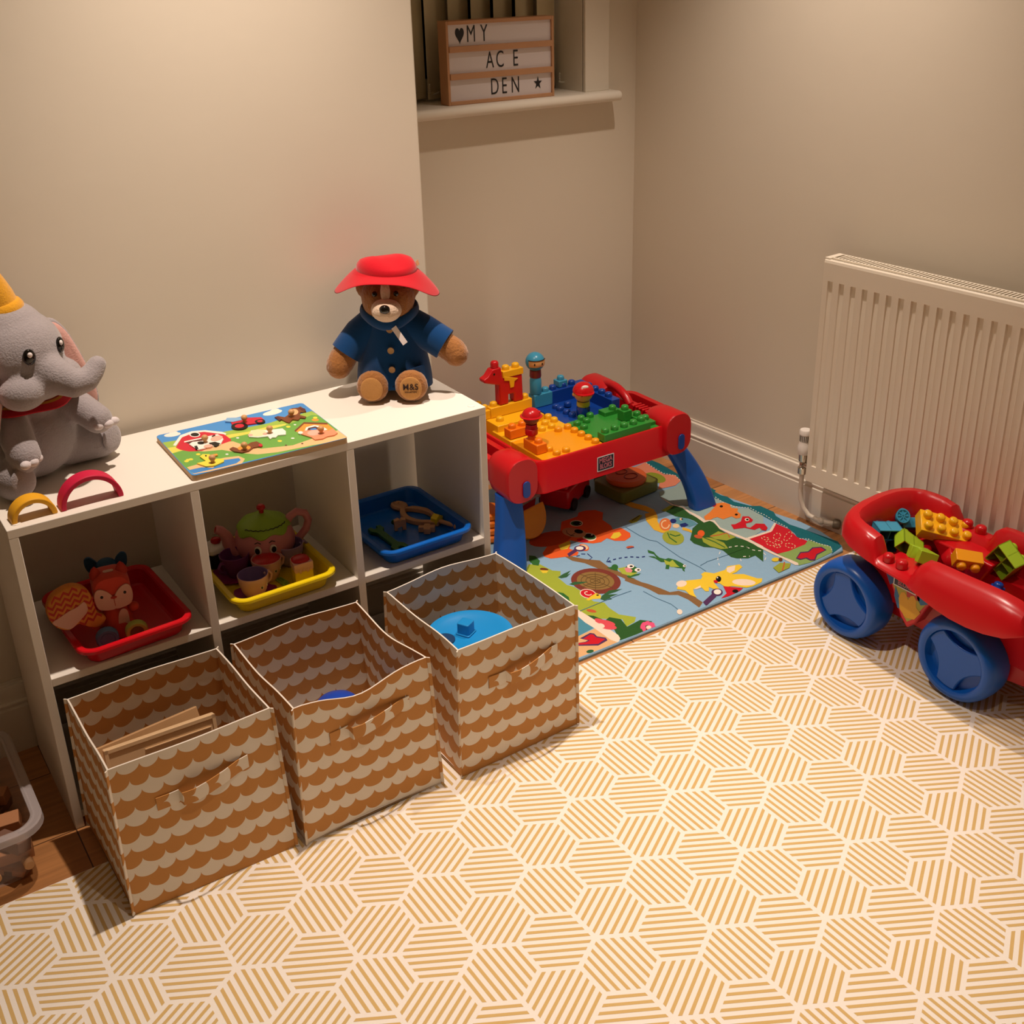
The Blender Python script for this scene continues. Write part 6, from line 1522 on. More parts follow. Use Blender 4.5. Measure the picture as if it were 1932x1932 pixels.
lblock('yellow two stud block lying on its side at the front of the wagon load', P_ORY, 2, 1, 0.030, (1.752, -.556, .232), (118, 10, -38))
lblock('light blue hollow block at the back left of the wagon load', P_LBLUE, 2, 2, 0.036, (1.692, -.384, .232), None, True, up=(.30, .70, .12), spin=8)
lblock('lime green hollow block at the front right of the wagon load', P_LIME, 2, 2, 0.034, (1.805, -.612, .238), None, True, up=(.72, -.1, .1), spin=35)
lblock('lime green hollow wedge of a block beside the light blue one', P_LIME, 2, 1, 0.040, (1.706, -.440, .232), None, True, up=(.5, .45, .2), spin=40)
t = thing('arch_block', 'lime green arch shaped block leaning beside the left rim studs', 'toy block', (1.683, -.492, .236), 0, None, (math.radians(20), math.radians(14), math.radians(62)))
mb = MB(); pl = [(-.03, -.022), (-.03, .02), (-.014, .02), (-.008, .008), (0, .004), (.008, .008), (.014, .02), (.03, .02), (.03, -.022)]
mb.prism(pl, -.014, .014); mb.build('arch_body', P_LIME, t, bevel=0.0012)
t = thing('wheel_base_block', 'light blue block with two spoked wheels at the back of the wagon load', 'toy block', (1.802, -.372, .226), 0, None, (math.radians(-38), math.radians(6), math.radians(-28)))
mb = MB(); mb.box(-.03, .03, -.014, .014, -.012, .012); mb.build('wheel_base', P_LBLUE, t, bevel=0.0015)
for sx in (-.034, .03):
    mb = MB(); Mw = T(sx, -.014, .012, RX90, 0, 0)
    mb.lathe([(0.0004, .0), (.0165, 0), (.018, .002), (.018, .012), (.0165, .014), (.0135, .014), (.013, .0115), (.0004, .0115)], 24, M=Mw)
    for k in range(4): mb.box(-.0125, .0125, -.0012, .0012, .011, .0135, M=Mw @ T(0, 0, 0, 0, 0, PI * k / 4))
    mb.build('toy_wheel', P_LBLUE, t)
t = thing('round_block', 'dark red round block in the middle of the wagon load', 'toy block', (1.782, -.506, .198), 0, None, (math.radians(35), math.radians(10), 0.4))
mb = MB(); mb.lathe([(.0255, -.014), (.027, -.012), (.027, .012), (.0255, .014), (.0004, .014)], 28); mb.build('round_body', P_RED, t)
lblock('red block half buried under the lime wedge in the wagon', P_RED, 2, 2, 0.028, (1.752, -.430, .182), (12, -14, 30))
lblock('dark blue block peeping out at the front of the wagon load', P_DBLUE, 2, 1, 0.028, (1.744, -.636, .184), (10, 8, 25))
lblock('red block lying on the wagon floor at the back', P_RED, 2, 2, 0.028, (1.748, -.402, FL + .016), (0, 0, 8))
lblock('blue block lying on the wagon floor in the middle', P_DBLUE, 4, 2, 0.028, (1.740, -.505, FL + .016), (0, 0, 4))
lblock('yellow block lying on the wagon floor at the front', P_YEL, 2, 2, 0.028, (1.750, -.620, FL + .016), (0, 0, -6))
lblock('dark green block lying on the wagon floor below the wheels', P_GRN, 2, 2, 0.028, (1.805, -.40, .168), (14, 6, -20))
# shapes printed on the wooden farm puzzle (millimetres on the shelf top)
PUZPRINT = [
('','fieldlt',[304.4,184.1,335.8,177.1,426.1,163.6,505,153.4,552.1,161.2,599.8,162.3,608.8,10.5,599.9,-2.9,311.2,13.2,309.6,37.7]),
('','fieldy',[307.8,152.4,328,147.1,427.6,144.2,457.8,136.6,501.3,138.7,532.3,130.9,526.4,119.9,497.5,124.1,423.8,128.2,324.5,124.2,305.4,122.7]),
('','field',[305.7,120.5,324.2,123.2,423.4,127.2,497.1,123,534.2,124.6,591.1,142.9,600.5,132.3,603.7,48.3,608.8,10.5,601.6,-4.2,310.4,10.9,308,44.8]),
('','path',[347.8,106.9,400.8,118.9,418.6,108.9,428.7,78.7,447.8,45.3,500.5,25.3,571.4,38.4,607.7,42,607.2,5,599.3,-9,528.8,4.3,466.6,12.4,433.1,24.8,412,46.7,387.8,83.5,358.5,95.8]),
('','path',[310.4,46,329,47.1,353.5,47,378.4,46.8,402.4,38.3,406.8,19.7,395.4,3.9,366.7,4.3,338.4,4.7,310.4,10.9]),
('','blue',[308.8,32.4,331.3,30.5,346.6,16.3,374.8,37.3,399.1,29.7,399.2,19.2,387.3,9.9,360.3,9.1,332.8,11.8,311.2,13.2]),
('','white',[352.5,205.2,350.6,202,347.3,199.6,342.7,198.5,337.7,198.5,332.6,199.9,328.2,202.3,324.9,205.5,323.2,209.2,323.2,212.8,325,216,328.4,218.4,332.9,219.6,338,219.6,343.1,218.2,347.6,215.8,350.8,212.5,352.6,208.8]),
('','white',[349.7,212.8,348.3,209.4,346.1,206.8,343.4,205.1,340.5,204.6,337.8,205.3,335.6,207.2,334.1,209.9,333.6,213.3,334,216.9,335.5,220.2,337.6,222.9,340.3,224.6,343.2,225.1,346,224.4,348.2,222.5,349.7,219.7,350.2,216.3]),
('','white',[553.4,199.5,550.9,195.5,546.3,192.3,540.2,190,533.3,189,526.6,189.5,520.7,191.2,516.3,194.1,514,197.8,514.1,201.8,516.6,205.7,521.1,209,527.2,211.3,534.1,212.3,540.9,211.9,546.9,210.1,551.3,207.2,553.6,203.5]),
('','white',[550.9,205.9,549,201.9,546,198.5,542.5,196.1,538.7,194.9,535.3,195.1,532.4,196.7,530.6,199.4,530,203,530.7,207,532.6,211,535.6,214.4,539.1,216.9,542.9,218.1,546.4,217.9,549.2,216.3,551.1,213.5,551.6,209.9]),
('','white',[322.1,157.9,348.9,197.3,372.6,203.5,395.3,193.5,418.2,166.1,422.1,153,417.5,146.3,390.7,186.6,371.2,193,347.9,184.7,325.5,152.2]),
('','red',[322.9,144.4,347.9,184.7,371.2,193,390.7,186.6,417.3,151.8,419,118.5,415.9,113,356.1,100.7,336.9,111.8,326.2,129.3]),
('','white',[380.4,177.3,378.5,173.6,375.8,171.2,372.7,170.2,369.6,170.8,366.7,172.9,364.5,176.3,363.3,180.5,363,185.1,363.9,189.6,365.8,193.2,368.5,195.8,371.6,196.8,374.8,196.2,377.7,194,379.9,190.6,381.1,186.3,381.3,181.7]),
('','black',[378.7,178.6,377.3,175.9,375.3,174.2,372.9,173.6,370.4,174.2,368.1,175.8,366.4,178.4,365.3,181.6,365,185,365.7,188.3,367.1,190.9,369.1,192.7,371.5,193.3,374,192.8,376.3,191.1,378,188.4,379.1,185.2,379.3,181.8]),
('','white',[343.5,158.3,396.9,155,398.5,160.4,344.9,163.7]),
('','maroon',[345,157.1,392.4,154.9,402.9,130.5,351.5,136]),
('','ora',[532.1,88,559.1,113,579.4,101.4,596.1,81.8,594.5,48.4,563.5,51,533.4,70.1]),
('','brown',[530.6,81.7,560,109,594.7,78.8,598.6,87,563.1,117.7,531.4,89.2]),
('','white',[542.4,70.1,556.1,90.8,572.9,92.2,582.7,77.9,584.2,56.1,575,56.1,575.1,76.6,564.8,84.3,548.7,68.8]),
('','maroon',[547,70.1,558.4,85.6,571.8,84.6,576.8,65,572.1,54.8]),
('','blue',[557.9,79.1,568.8,77.9,568.7,67.6,557.8,68.9]),
('','yel',[325.9,73.5,325.2,72.2,324.2,71.3,323,71,321.7,71.2,320.6,72.1,319.7,73.4,319.2,75,319.1,76.7,319.4,78.4,320.1,79.7,321.1,80.6,322.3,81,323.5,80.7,324.7,79.8,325.6,78.5,326.1,76.9,326.2,75.2]),
('','yel',[330.8,72.9,330.1,71.6,329.1,70.7,327.9,70.4,326.6,70.6,325.5,71.5,324.6,72.8,324.1,74.4,324,76.1,324.3,77.8,325,79.1,326,80,327.2,80.4,328.5,80.1,329.6,79.2,330.5,77.9,331,76.3,331.1,74.6]),
('','yel',[321.5,69.5,320.8,68.2,319.8,67.3,318.6,67,317.3,67.2,316.2,68.1,315.3,69.4,314.8,71,314.6,72.7,315,74.3,315.7,75.7,316.7,76.6,317.9,76.9,319.1,76.7,320.2,75.8,321.1,74.5,321.7,72.9,321.8,71.2]),
('','yel',[349.2,87.1,348.4,85.7,347.4,84.8,346.2,84.4,344.9,84.7,343.8,85.6,342.9,86.9,342.3,88.5,342.2,90.3,342.6,92,343.3,93.3,344.3,94.2,345.6,94.6,346.8,94.3,348,93.5,348.9,92.1,349.4,90.5,349.5,88.7]),
('','yel',[492.6,55.9,491.7,54.5,490.6,53.6,489.2,53.3,487.9,53.5,486.8,54.4,485.9,55.8,485.4,57.4,485.4,59.2,485.8,60.9,486.7,62.3,487.8,63.2,489.2,63.5,490.5,63.3,491.6,62.4,492.5,61,493,59.4,493,57.6]),
('','yel',[593.8,122.8,592.9,121.3,591.6,120.3,590.2,119.9,588.8,120.2,587.5,121.1,586.6,122.5,586.2,124.3,586.2,126.2,586.8,128,587.7,129.5,589,130.5,590.4,130.9,591.9,130.7,593.1,129.7,594,128.3,594.4,126.5,594.4,124.6]),
('','yel',[533.1,111.4,532.2,110,531,109,529.6,108.6,528.2,108.9,527,109.8,526.1,111.2,525.7,112.9,525.7,114.8,526.2,116.6,527.1,118.1,528.3,119.1,529.7,119.4,531,119.1,532.2,118.2,533.1,116.8,533.6,115.1,533.6,113.2]),
('','ora',[591,110.5,589.7,108.5,587.9,107.3,585.7,107,583.6,107.6,581.6,109.1,580.1,111.2,579.3,113.7,579.2,116.4,579.8,118.8,581.2,120.8,583,122,585.2,122.3,587.3,121.7,589.3,120.3,590.8,118.1,591.6,115.6,591.7,112.9]),
('','white',[433.7,117.5,433.1,116.6,432.4,116,431.5,115.7,430.5,115.9,429.7,116.6,429.1,117.5,428.7,118.7,428.7,119.9,428.9,121.1,429.5,122,430.2,122.7,431.1,122.9,432.1,122.7,432.9,122.1,433.5,121.1,433.9,119.9,433.9,118.7]),
('','white',[516.4,54,515.8,53,514.9,52.5,513.9,52.4,512.9,52.7,512,53.4,511.2,54.4,510.8,55.6,510.7,56.8,511,58,511.6,58.9,512.5,59.4,513.5,59.6,514.5,59.3,515.5,58.6,516.2,57.6,516.6,56.4,516.7,55.1]),
('','white',[390.2,56.6,389.7,55.7,389,55.1,388.1,54.9,387.2,55.2,386.4,55.8,385.8,56.7,385.4,57.8,385.4,58.9,385.6,60,386.1,60.9,386.8,61.5,387.7,61.7,388.6,61.5,389.4,60.9,390,60,390.4,58.9,390.4,57.7]),
('','white',[546,113.7,545.5,112.9,544.8,112.3,543.9,112.2,543.1,112.4,542.4,112.9,541.9,113.7,541.6,114.7,541.6,115.8,541.8,116.8,542.3,117.6,543,118.1,543.9,118.3,544.7,118.1,545.4,117.6,545.9,116.8,546.2,115.7,546.3,114.7]),
('','maroon',[492.1,31.5,491.7,30.8,491.1,30.2,490.4,30,489.7,30.1,489.2,30.6,488.7,31.3,488.5,32.1,488.6,33.1,488.8,34,489.3,34.8,489.9,35.3,490.5,35.5,491.2,35.4,491.8,35,492.2,34.3,492.4,33.4,492.4,32.4]),
('','maroon',[519.5,20.9,519.1,20.1,518.5,19.6,517.8,19.4,517.1,19.5,516.5,19.9,516.1,20.6,515.9,21.5,515.9,22.4,516.2,23.3,516.7,24.1,517.3,24.6,518,24.8,518.6,24.7,519.2,24.3,519.6,23.6,519.8,22.7,519.8,21.8]),
('cow','white',[346.5,139.8,355.1,146.4,373.8,139,391.4,152.3,405.5,155.2,408.5,139.6,406.2,124.7,393.5,104.9,373.8,103.4,351.1,104.4,348.8,118.9]),
('cow','black',[371.3,127.8,370.1,125.6,368.4,124.1,366.4,123.6,364.4,124,362.5,125.4,361.1,127.6,360.2,130.2,360,133.1,360.6,135.8,361.7,138,363.4,139.5,365.4,140.1,367.5,139.6,369.4,138.2,370.8,136.1,371.7,133.4,371.9,130.5]),
('cow','black',[377.7,123.1,388.8,121.3,394.4,107.4,383.1,99.7,376.6,111]),
('cow','black',[350.5,123.9,355.6,123.4,352.8,106.3,348.6,109.4]),
('cow','black',[393.1,151,400.5,153.6,399,143.3,392.6,143.5]),
('cow','pink',[408.3,134,406.5,130.1,403.5,126.7,399.8,124.3,395.7,123.2,391.8,123.5,388.5,125.2,386.3,128,385.3,131.7,385.7,135.7,387.5,139.7,390.5,143.1,394.2,145.5,398.3,146.7,402.2,146.4,405.5,144.7,407.8,141.8,408.8,138.1]),
('cow','pink',[379,106.3,377.8,104,375.8,102.1,373.3,101.1,370.6,100.9,368,101.7,365.7,103.2,364.2,105.4,363.5,107.9,363.8,110.5,365,112.9,367,114.7,369.5,115.8,372.2,115.9,374.9,115.2,377.1,113.7,378.7,111.5,379.3,108.9]),
('tractor','red',[448.4,199.2,450.8,211.7,456.4,214.6,504.5,185.9,504.2,168.2,498.1,158.6,469.3,166,442.6,172]),
('tractor','red',[457.8,216.3,451.3,214,450.3,209.4,456.8,211.7]),
('tractor','black',[467.6,160.4,464.7,155.3,460.5,151.5,455.5,149.7,450.3,150,445.5,152.3,441.7,156.4,439.3,161.9,438.7,168,439.8,174,442.6,179.2,446.8,183,451.8,184.9,457,184.7,461.9,182.3,465.7,178.1,468.1,172.6,468.8,166.5]),
('tractor','black',[503.1,162.1,501.3,158.9,498.6,156.7,495.5,155.6,492.2,155.8,489.2,157.3,486.8,159.9,485.3,163.2,484.9,166.9,485.6,170.6,487.4,173.7,490,176,493.2,177.1,496.5,176.9,499.5,175.4,502,172.9,503.5,169.5,503.8,165.7]),
('tractor','red',[461.5,163.4,459.9,160.4,457.6,158.3,454.7,157.3,451.8,157.4,449,158.7,446.9,161.1,445.5,164.2,445.1,167.6,445.8,171.1,447.4,174,449.7,176.2,452.6,177.2,455.6,177.1,458.3,175.8,460.5,173.4,461.8,170.3,462.2,166.8]),
('tractor','red',[499.1,164,498.1,162.3,496.6,161,494.9,160.4,493.1,160.5,491.5,161.3,490.2,162.7,489.4,164.6,489.2,166.6,489.6,168.6,490.6,170.4,492,171.7,493.8,172.3,495.6,172.2,497.2,171.4,498.5,170,499.3,168.1,499.5,166.1]),
('tractor','blue2',[439.6,205.8,448.5,220.6,473.4,205.6,470.9,193.1,450.8,193.9]),
('horse','brown',[525.7,170.1,533.3,171.6,541.6,158.2,551.5,165.3,565.3,191.8,573.1,193.5,583.3,189.6,589.4,192.6,590.3,173.1,587.2,160.6,577.1,164.5,569.2,152,576.2,135.9,570.9,129.1,565,137.1,556.8,128.9,549.2,138.2,537,126,534.1,135.2,531.7,151.3]),
('horse','maroon',[525.7,170.1,532.8,170.5,531.7,151.3,526.3,146.7]),
('horse','maroon',[583.3,189.6,591.6,175.9,587.2,160.6,582.5,171.5]),
('horse','tan',[573.7,167,571.1,162.4,568.1,158.9,565.1,157,562.2,156.8,560,158.5,558.7,161.7,558.4,166.2,559.1,171.4,560.9,176.6,563.4,181.3,566.4,184.8,569.5,186.8,572.4,187,574.6,185.3,576,182,576.2,177.5,575.5,172.3]),
('sheep','white',[454.2,119,463,132.7,475.4,130.3,488.1,117.4,515.4,107.3,515.1,90.5,508.5,75.2,495.5,81.5,487.9,73.8,482.8,77.6,476.3,72.6,478.2,87.7,460.8,94,448.3,106.7]),
('sheep','creamy',[482.6,106.8,479.7,101.8,475.5,98.3,470.5,96.6,465.3,96.9,460.5,99.3,456.7,103.3,454.3,108.6,453.7,114.6,454.8,120.4,457.6,125.4,461.8,129,466.8,130.8,472.1,130.4,476.9,128.1,480.8,123.9,483.1,118.5,483.8,112.6]),
('sheep','pink',[457.6,109.7,456.7,108.1,455.4,107,454,106.6,452.5,106.9,451.2,107.9,450.2,109.4,449.7,111.3,449.7,113.4,450.1,115.3,451,116.9,452.3,118,453.8,118.4,455.2,118.1,456.5,117.1,457.5,115.6,458.1,113.7,458.1,111.6]),
('sheep','pink',[481.8,98.4,480.9,96.8,479.6,95.7,478.1,95.3,476.7,95.6,475.4,96.6,474.4,98.1,473.9,100,473.8,102,474.3,104,475.3,105.6,476.6,106.6,478,107,479.5,106.7,480.8,105.8,481.8,104.2,482.3,102.3,482.3,100.3]),
('hen','brown',[399.4,74.9,407.2,78.6,412.7,65,430.1,71.2,441.7,78.8,452.1,77.5,454.7,62.5,448.1,51.4,436.2,53.9,423.8,44.2,411,44.3,401.4,57.7]),
('hen','ora',[432.5,56.7,430.5,53.2,427.5,50.7,423.8,49.5,419.9,49.7,416.3,51.3,413.3,54.1,411.4,57.8,410.7,61.9,411.4,66,413.3,69.5,416.3,72,420,73.3,423.9,73.1,427.6,71.4,430.6,68.6,432.5,64.9,433.2,60.8]),
('hen','red',[453.9,53.5,452.9,51.6,451.7,50.2,450.4,49.5,449.1,49.5,448.1,50.3,447.4,51.7,447.1,53.6,447.3,55.8,447.9,58,448.9,59.9,450.1,61.3,451.5,62,452.8,62,453.8,61.2,454.5,59.8,454.8,57.8,454.6,55.7]),
('duck','yel',[343.2,72.9,350.7,79.7,360.6,72.4,360.3,54.1,361.8,46.9,374.8,37.3,370.4,25.4,351.5,18.5,337.3,24.3,329,47.1,345.3,47]),
('duck','ora',[361.4,68.7,373,66.3,371.2,58.4,362.4,59.9]),
('duck','black',[354.4,67.7,353.9,66.6,353.3,65.8,352.7,65.3,352.1,65.2,351.6,65.5,351.4,66.2,351.3,67.3,351.4,68.4,351.7,69.7,352.2,70.8,352.8,71.6,353.5,72.1,354,72.2,354.5,71.9,354.8,71.2,354.8,70.1,354.7,68.9]),
('pig','pinkdk',[532,64.4,543.6,72.7,556.7,66.3,568.1,61.2,581.2,44.6,592.8,49.7,590.1,24.5,580.3,18.3,567.9,21,556.6,16.1,542.6,20,542,33.6,534,56.2]),
('pig','pink',[565.5,45.6,563.1,41.7,559.6,39,555.5,37.8,551.2,38.1,547.4,40,544.4,43.2,542.6,47.4,542.2,52,543.2,56.5,545.7,60.4,549.1,63.2,553.3,64.5,557.5,64.2,561.4,62.3,564.5,59,566.3,54.8,566.6,50.1]),
('pig','white',[538.1,64.5,537,62.6,535.5,61.3,533.9,60.6,532.4,60.8,531.1,61.8,530.2,63.4,529.8,65.5,530,67.8,530.6,70.1,531.8,72,533.2,73.4,534.8,74,536.4,73.8,537.7,72.8,538.6,71.2,539,69.1,538.8,66.8]),
]
PUZKNOB = {'cow': (0.3736, 0.1294), 'tractor': (0.4692, 0.1801), 'horse': (0.5537, 0.1528), 'sheep': (0.4875, 0.0996), 'hen': (0.4199, 0.0534), 'duck': (0.3528, 0.0324), 'pig': (0.5643, 0.0403)}
# ---------------------------------------------------------------- on top of the shelf: puzzle and arches
PCOL = dict(fieldlt='9fbf4e', fieldy='ecd95c', field='6da94a', path='ecc088', blue='3b86cc', blue2='86b6de', white='f4efe4', red='cf2338', black='17140f', maroon='5a2b28', ora='e59a3c', brown='7d4424', yel='f2dc48', pink='f2b5a0', pinkdk='ec9670', tan='e2b27e', creamy='f3e3b0')
pmk = list(PCOL)
PM = [mat('puzzle_' + k, PCOL[k], rough=0.45) for k in pmk]
M_sky = mat('puzzle_sky', '4a94d8', rough=0.45)
M_ply = mat('puzzle_ply', 'c9a77c', rough=0.6)
M_knob = mat('knob_wood', 'd3a06a', rough=0.45, var=0.08)
pzc = (0.4545, 0.1105)
pz = thing('peg_puzzle', 'wooden farmyard peg puzzle board lying on the white shelf top', 'puzzle', (pzc[0], pzc[1], SH + 0.0002), math.radians(-1.2))
mb = MB()
mb.prism(rrect(0.293, 0.219, 0.008), 0.0, 0.0098, mi=1)
mb.prism(rrect(0.2925, 0.2185, 0.008), 0.0099, 0.0108, mi=0)
ci, si = math.cos(math.radians(1.2)), math.sin(math.radians(1.2))
def to_board(fl):
    out = []
    for k in range(0, len(fl), 2):
        x, y = fl[k] / 1000 - pzc[0], fl[k + 1] / 1000 - pzc[1]
        out.append((x * ci - y * si, x * si + y * ci))
    return out
for i, (n, c, fl) in enumerate(PUZPRINT):
    if n: continue
    P = to_board(fl)
    for (px, py, ex, ey) in ((-.1455, 0, -1, 0), (.1455, 0, 1, 0), (0, -.1085, 0, -1), (0, .1085, 0, 1)):
        P = clip_poly(P, px, py, ex, ey)
        if len(P) < 3: break
    if len(P) >= 3: mb.flat(P, 0.01085 + i * 0.000008, mi=2 + pmk.index(c))
mb.build('puzzle_board', [M_sky, M_ply] + PM, pz, smooth=False)
def hull(points):
    pts = sorted(set((round(a, 5), round(b, 5)) for a, b in points))
    def half(ps):
        h = []
        for p in ps:
            while len(h) >= 2 and (h[-1][0] - h[-2][0]) * (p[1] - h[-2][1]) - (h[-1][1] - h[-2][1]) * (p[0] - h[-2][0]) <= 0: h.pop()
            h.append(p)
        return h[:-1]
    return half(pts) + half(pts[::-1])
PLAB = dict(cow='black and white cow puzzle piece in front of the red barn', tractor='red tractor puzzle piece under the blue sky', horse='brown horse puzzle piece at the far right corner of the board', sheep='white sheep puzzle piece in the middle of the board',
            hen='brown hen puzzle piece near the front edge of the board', duck='yellow duck puzzle piece on the blue pond', pig='pink pig puzzle piece by the orange kennel')
for n in PUZKNOB:
    kx, ky = PUZKNOB[n]
    t = thing('puzzle_piece', PLAB[n], 'puzzle piece', (kx, ky, SH + 0.0114), 0, 'peg puzzle pieces')
    mb = MB()
    sh = [(c, fl) for m, c, fl in PUZPRINT if m == n]
    first = [(sh[0][1][k] / 1000 - kx, sh[0][1][k + 1] / 1000 - ky) for k in range(0, len(sh[0][1]), 2)]
    mb.prism(first, 0.0, 0.0022, mi=pmk.index(sh[0][0]))
    for j, (c, fl) in enumerate(sh[1:]):
        P = [(fl[k] / 1000 - kx, fl[k + 1] / 1000 - ky) for k in range(0, len(fl), 2)]
        mb.prism(P, 0.0001, 0.0022 + 0.00012 * (j + 1), mi=pmk.index(c))
    mb.build('painted_piece', PM, t, smooth=False)
    mb = MB(); mb.lathe([(0.0035, 0.002), (0.0032, 0.006), (0.0052, 0.0085), (0.0062, 0.0115), (0.0056, 0.0145), (0.003, 0.0166), (0.0003, 0.017)], 16)
    mb.build('knob', M_knob, t)

def arch(label, m, x, y, ro, th, dep, rz):
    t = thing('toy_arch', label, 'wooden arch', (x, y, SH + 0.0004), rz, 'wooden rainbow arches')
    mb = MB()
    n = 28
    outl = [(ro * math.cos(PI * i / n), ro * 0.98 * math.sin(PI * i / n)) for i in range(n + 1)]
    inl = [((ro - th) * math.cos(PI * i / n), (ro - th) * 0.98 * math.sin(PI * i / n)) for i in range(n, -1, -1)]
    mb.loft([[(a, -dep / 2, b) for a, b in outl + inl], [(a, dep / 2, b) for a, b in outl + inl]])
    mb.build('arch_body', m, t, bevel=0.0016, segs=2)
    return t
M_mag = mat('painted_magenta', 'c9123f', rough=0.6, bump=(80, 0.1, 0.001))
M_mus = mat('painted_mustard', 'e8a818', rough=0.6, bump=(80, 0.1, 0.001))
arch('magenta painted wooden arch standing on the shelf top beside the elephant', M_mag, 0.1405, 0.034, 0.051, 0.0085, 0.030, math.radians(1))
arch('smaller mustard painted wooden arch at the left front corner of the shelf top', M_mus, 0.0475, 0.032, 0.036, 0.0085, 0.030, math.radians(3))

# ---------------------------------------------------------------- trays on the middle shelf
def tray(label, m, cx, cy, rz, w=0.176, d=0.225, h=0.035):
    t = thing('plastic_tray', label, 'tray', (cx, cy, SM + 0.0003), rz)
    mb = MB()
    def R(wi, di, r, z): return [(x, y, z) for x, y in rrect(wi, di, r, 7)]
    mb.loft([R(w - .006, d - .006, .018, 0), R(w, d, .02, .003), R(w + .014, d + .014, .022, h - .004), R(w + .016, d + .016, .022, h - .002), R(w + .033, d + .033, .03, h - .002), R(w + .0355, d + .0355, .031, h - .006), R(w + .037, d + .037, .032, h - .006), R(w + .036, d + .036, .031, h - .001), R(w + .033, d + .033, .03, h + .001), R(w + .016, d + .016, .022, h + .0012), R(w + .010, d + .010, .02, h - .002), R(w - .002, d - .002, .018, .0055), R(w - .010, d - .010, .015, .003)])
    mb.build('tray_body', m, t, sharp=30)
    return t
P_TRED = plastic('tray_red', 'd4101f', 0.25)
P_TYEL = plastic('tray_yellow', 'f2d412', 0.25)
P_TBLU = plastic('tray_blue', '0c64c4', 0.25)
tray('red plastic tray holding the fox toy on the left of the middle shelf', P_TRED, 0.1625, 0.1185, math.radians(3.0), w=0.168)
tray('yellow plastic tray holding a toy tea set in the centre of the shelf', P_TYEL, 0.4465, 0.120, math.radians(1.0))
tray('blue plastic tray holding wooden tools on the right of the shelf', P_TBLU, 0.7555, 0.122, math.radians(0.8))
tz0 = SM + 0.0036

# tea set
P_PINK = plastic('tea_pink', 'd98a90', 0.35)
P_PINK2 = plastic('tea_pale_pink', 'e3b0ac', 0.35)
P_LIL = plastic('tea_lilac', 'a58bbd', 0.35)
P_LILD = plastic('tea_lilac_inside', '8f76b0', 0.4)
P_PUR = plastic('tea_purple', '7a3a7e', 0.35)
P_MAG = plastic('tea_magenta', '9a2470', 0.4)
P_LGRN = plastic('tea_lime', '9cc43a', 0.4)
P_CHER = plastic('tea_cherry', 'c4161e', 0.25)
tp = thing('toy_teapot', 'pink toy teapot with a smiling face and a lime green lid', 'teapot', (0.476, 0.172, tz0), math.radians(-13))
mb = MB()
mb.lathe([(0.0004, 0), (0.032, 0), (0.036, 0.003), (0.050, 0.016), (0.0585, 0.034), (0.060, 0.050), (0.056, 0.066), (0.047, 0.080), (0.040, 0.087), (0.0004, 0.088)], 36)
mb.build('pot_body', P_PINK, tp)
mb = MB(); mb.tube([(-0.045, 0, 0.028), (-0.062, 0, 0.038), (-0.070, 0, 0.055), (-0.074, 0, 0.072), (-0.083, 0, 0.084), (-0.092, 0, 0.088)], [0.019, 0.017, 0.0135, 0.011, 0.0095, 0.009], 16)
sp_ = mb.build('spout', P_PINK, tp)
mb = MB(); mb.cyl(0.0062, 0, 0.0006, 16, M=T(-0.0921, 0, 0.088, 0, math.radians(-66), 0)); mb.build('spout_mouth', P_CHER, sp_)
mb = MB(); mb.tube([(0.050, 0, 0.030), (0.068, 0, 0.038), (0.084, 0, 0.055), (0.090, 0, 0.074), (0.084, 0, 0.090), (0.068, 0, 0.096), (0.054, 0, 0.088), (0.046, 0, 0.076)], 0.0078, 14)
mb.build('pot_handle', P_PINK, tp)
mb = MB()
loops = []
for r, z, am in ((0.049, 0.072, 0.0035), (0.0525, 0.076, 0.004), (0.0515, 0.083, 0.003), (0.044, 0.091, 0.001), (0.033, 0.096, 0.0), (0.024, 0.101, 0.0), (0.014, 0.106, 0), (0.0005, 0.108, 0)):
    loops.append([((r + am * 0.5 * math.cos(7 * 2 * PI * i / 56)) * math.cos(2 * PI * i / 56), (r + am * 0.5 * math.cos(7 * 2 * PI * i / 56)) * math.sin(2 * PI * i / 56), z - am * 0.9 * math.cos(7 * 2 * PI * i / 56)) for i in range(56)])
mb.loft(loops, cap0=True, cap1=False)
lid = mb.build('pot_lid', P_LGRN, tp)
mb = MB(); zz = [(0.047 * math.cos(math.radians(a)), 0.047 * math.sin(math.radians(a)), 0.0895 + 0.0022 * (k % 2) - 0.0005) for k, a in enumerate(range(215, 331, 6))]
mb.tube(zz, 0.0009, 6); mb.build('zigzag_icing', P_BLACK, lid)
mb = MB(); mb.lathe([(0.0045, 0.107), (0.005, 0.113), (0.0085, 0.117), (0.0085, 0.121), (0.005, 0.125), (0.0004, 0.1255)], 18); mb.build('lid_finial', P_CHER, lid)
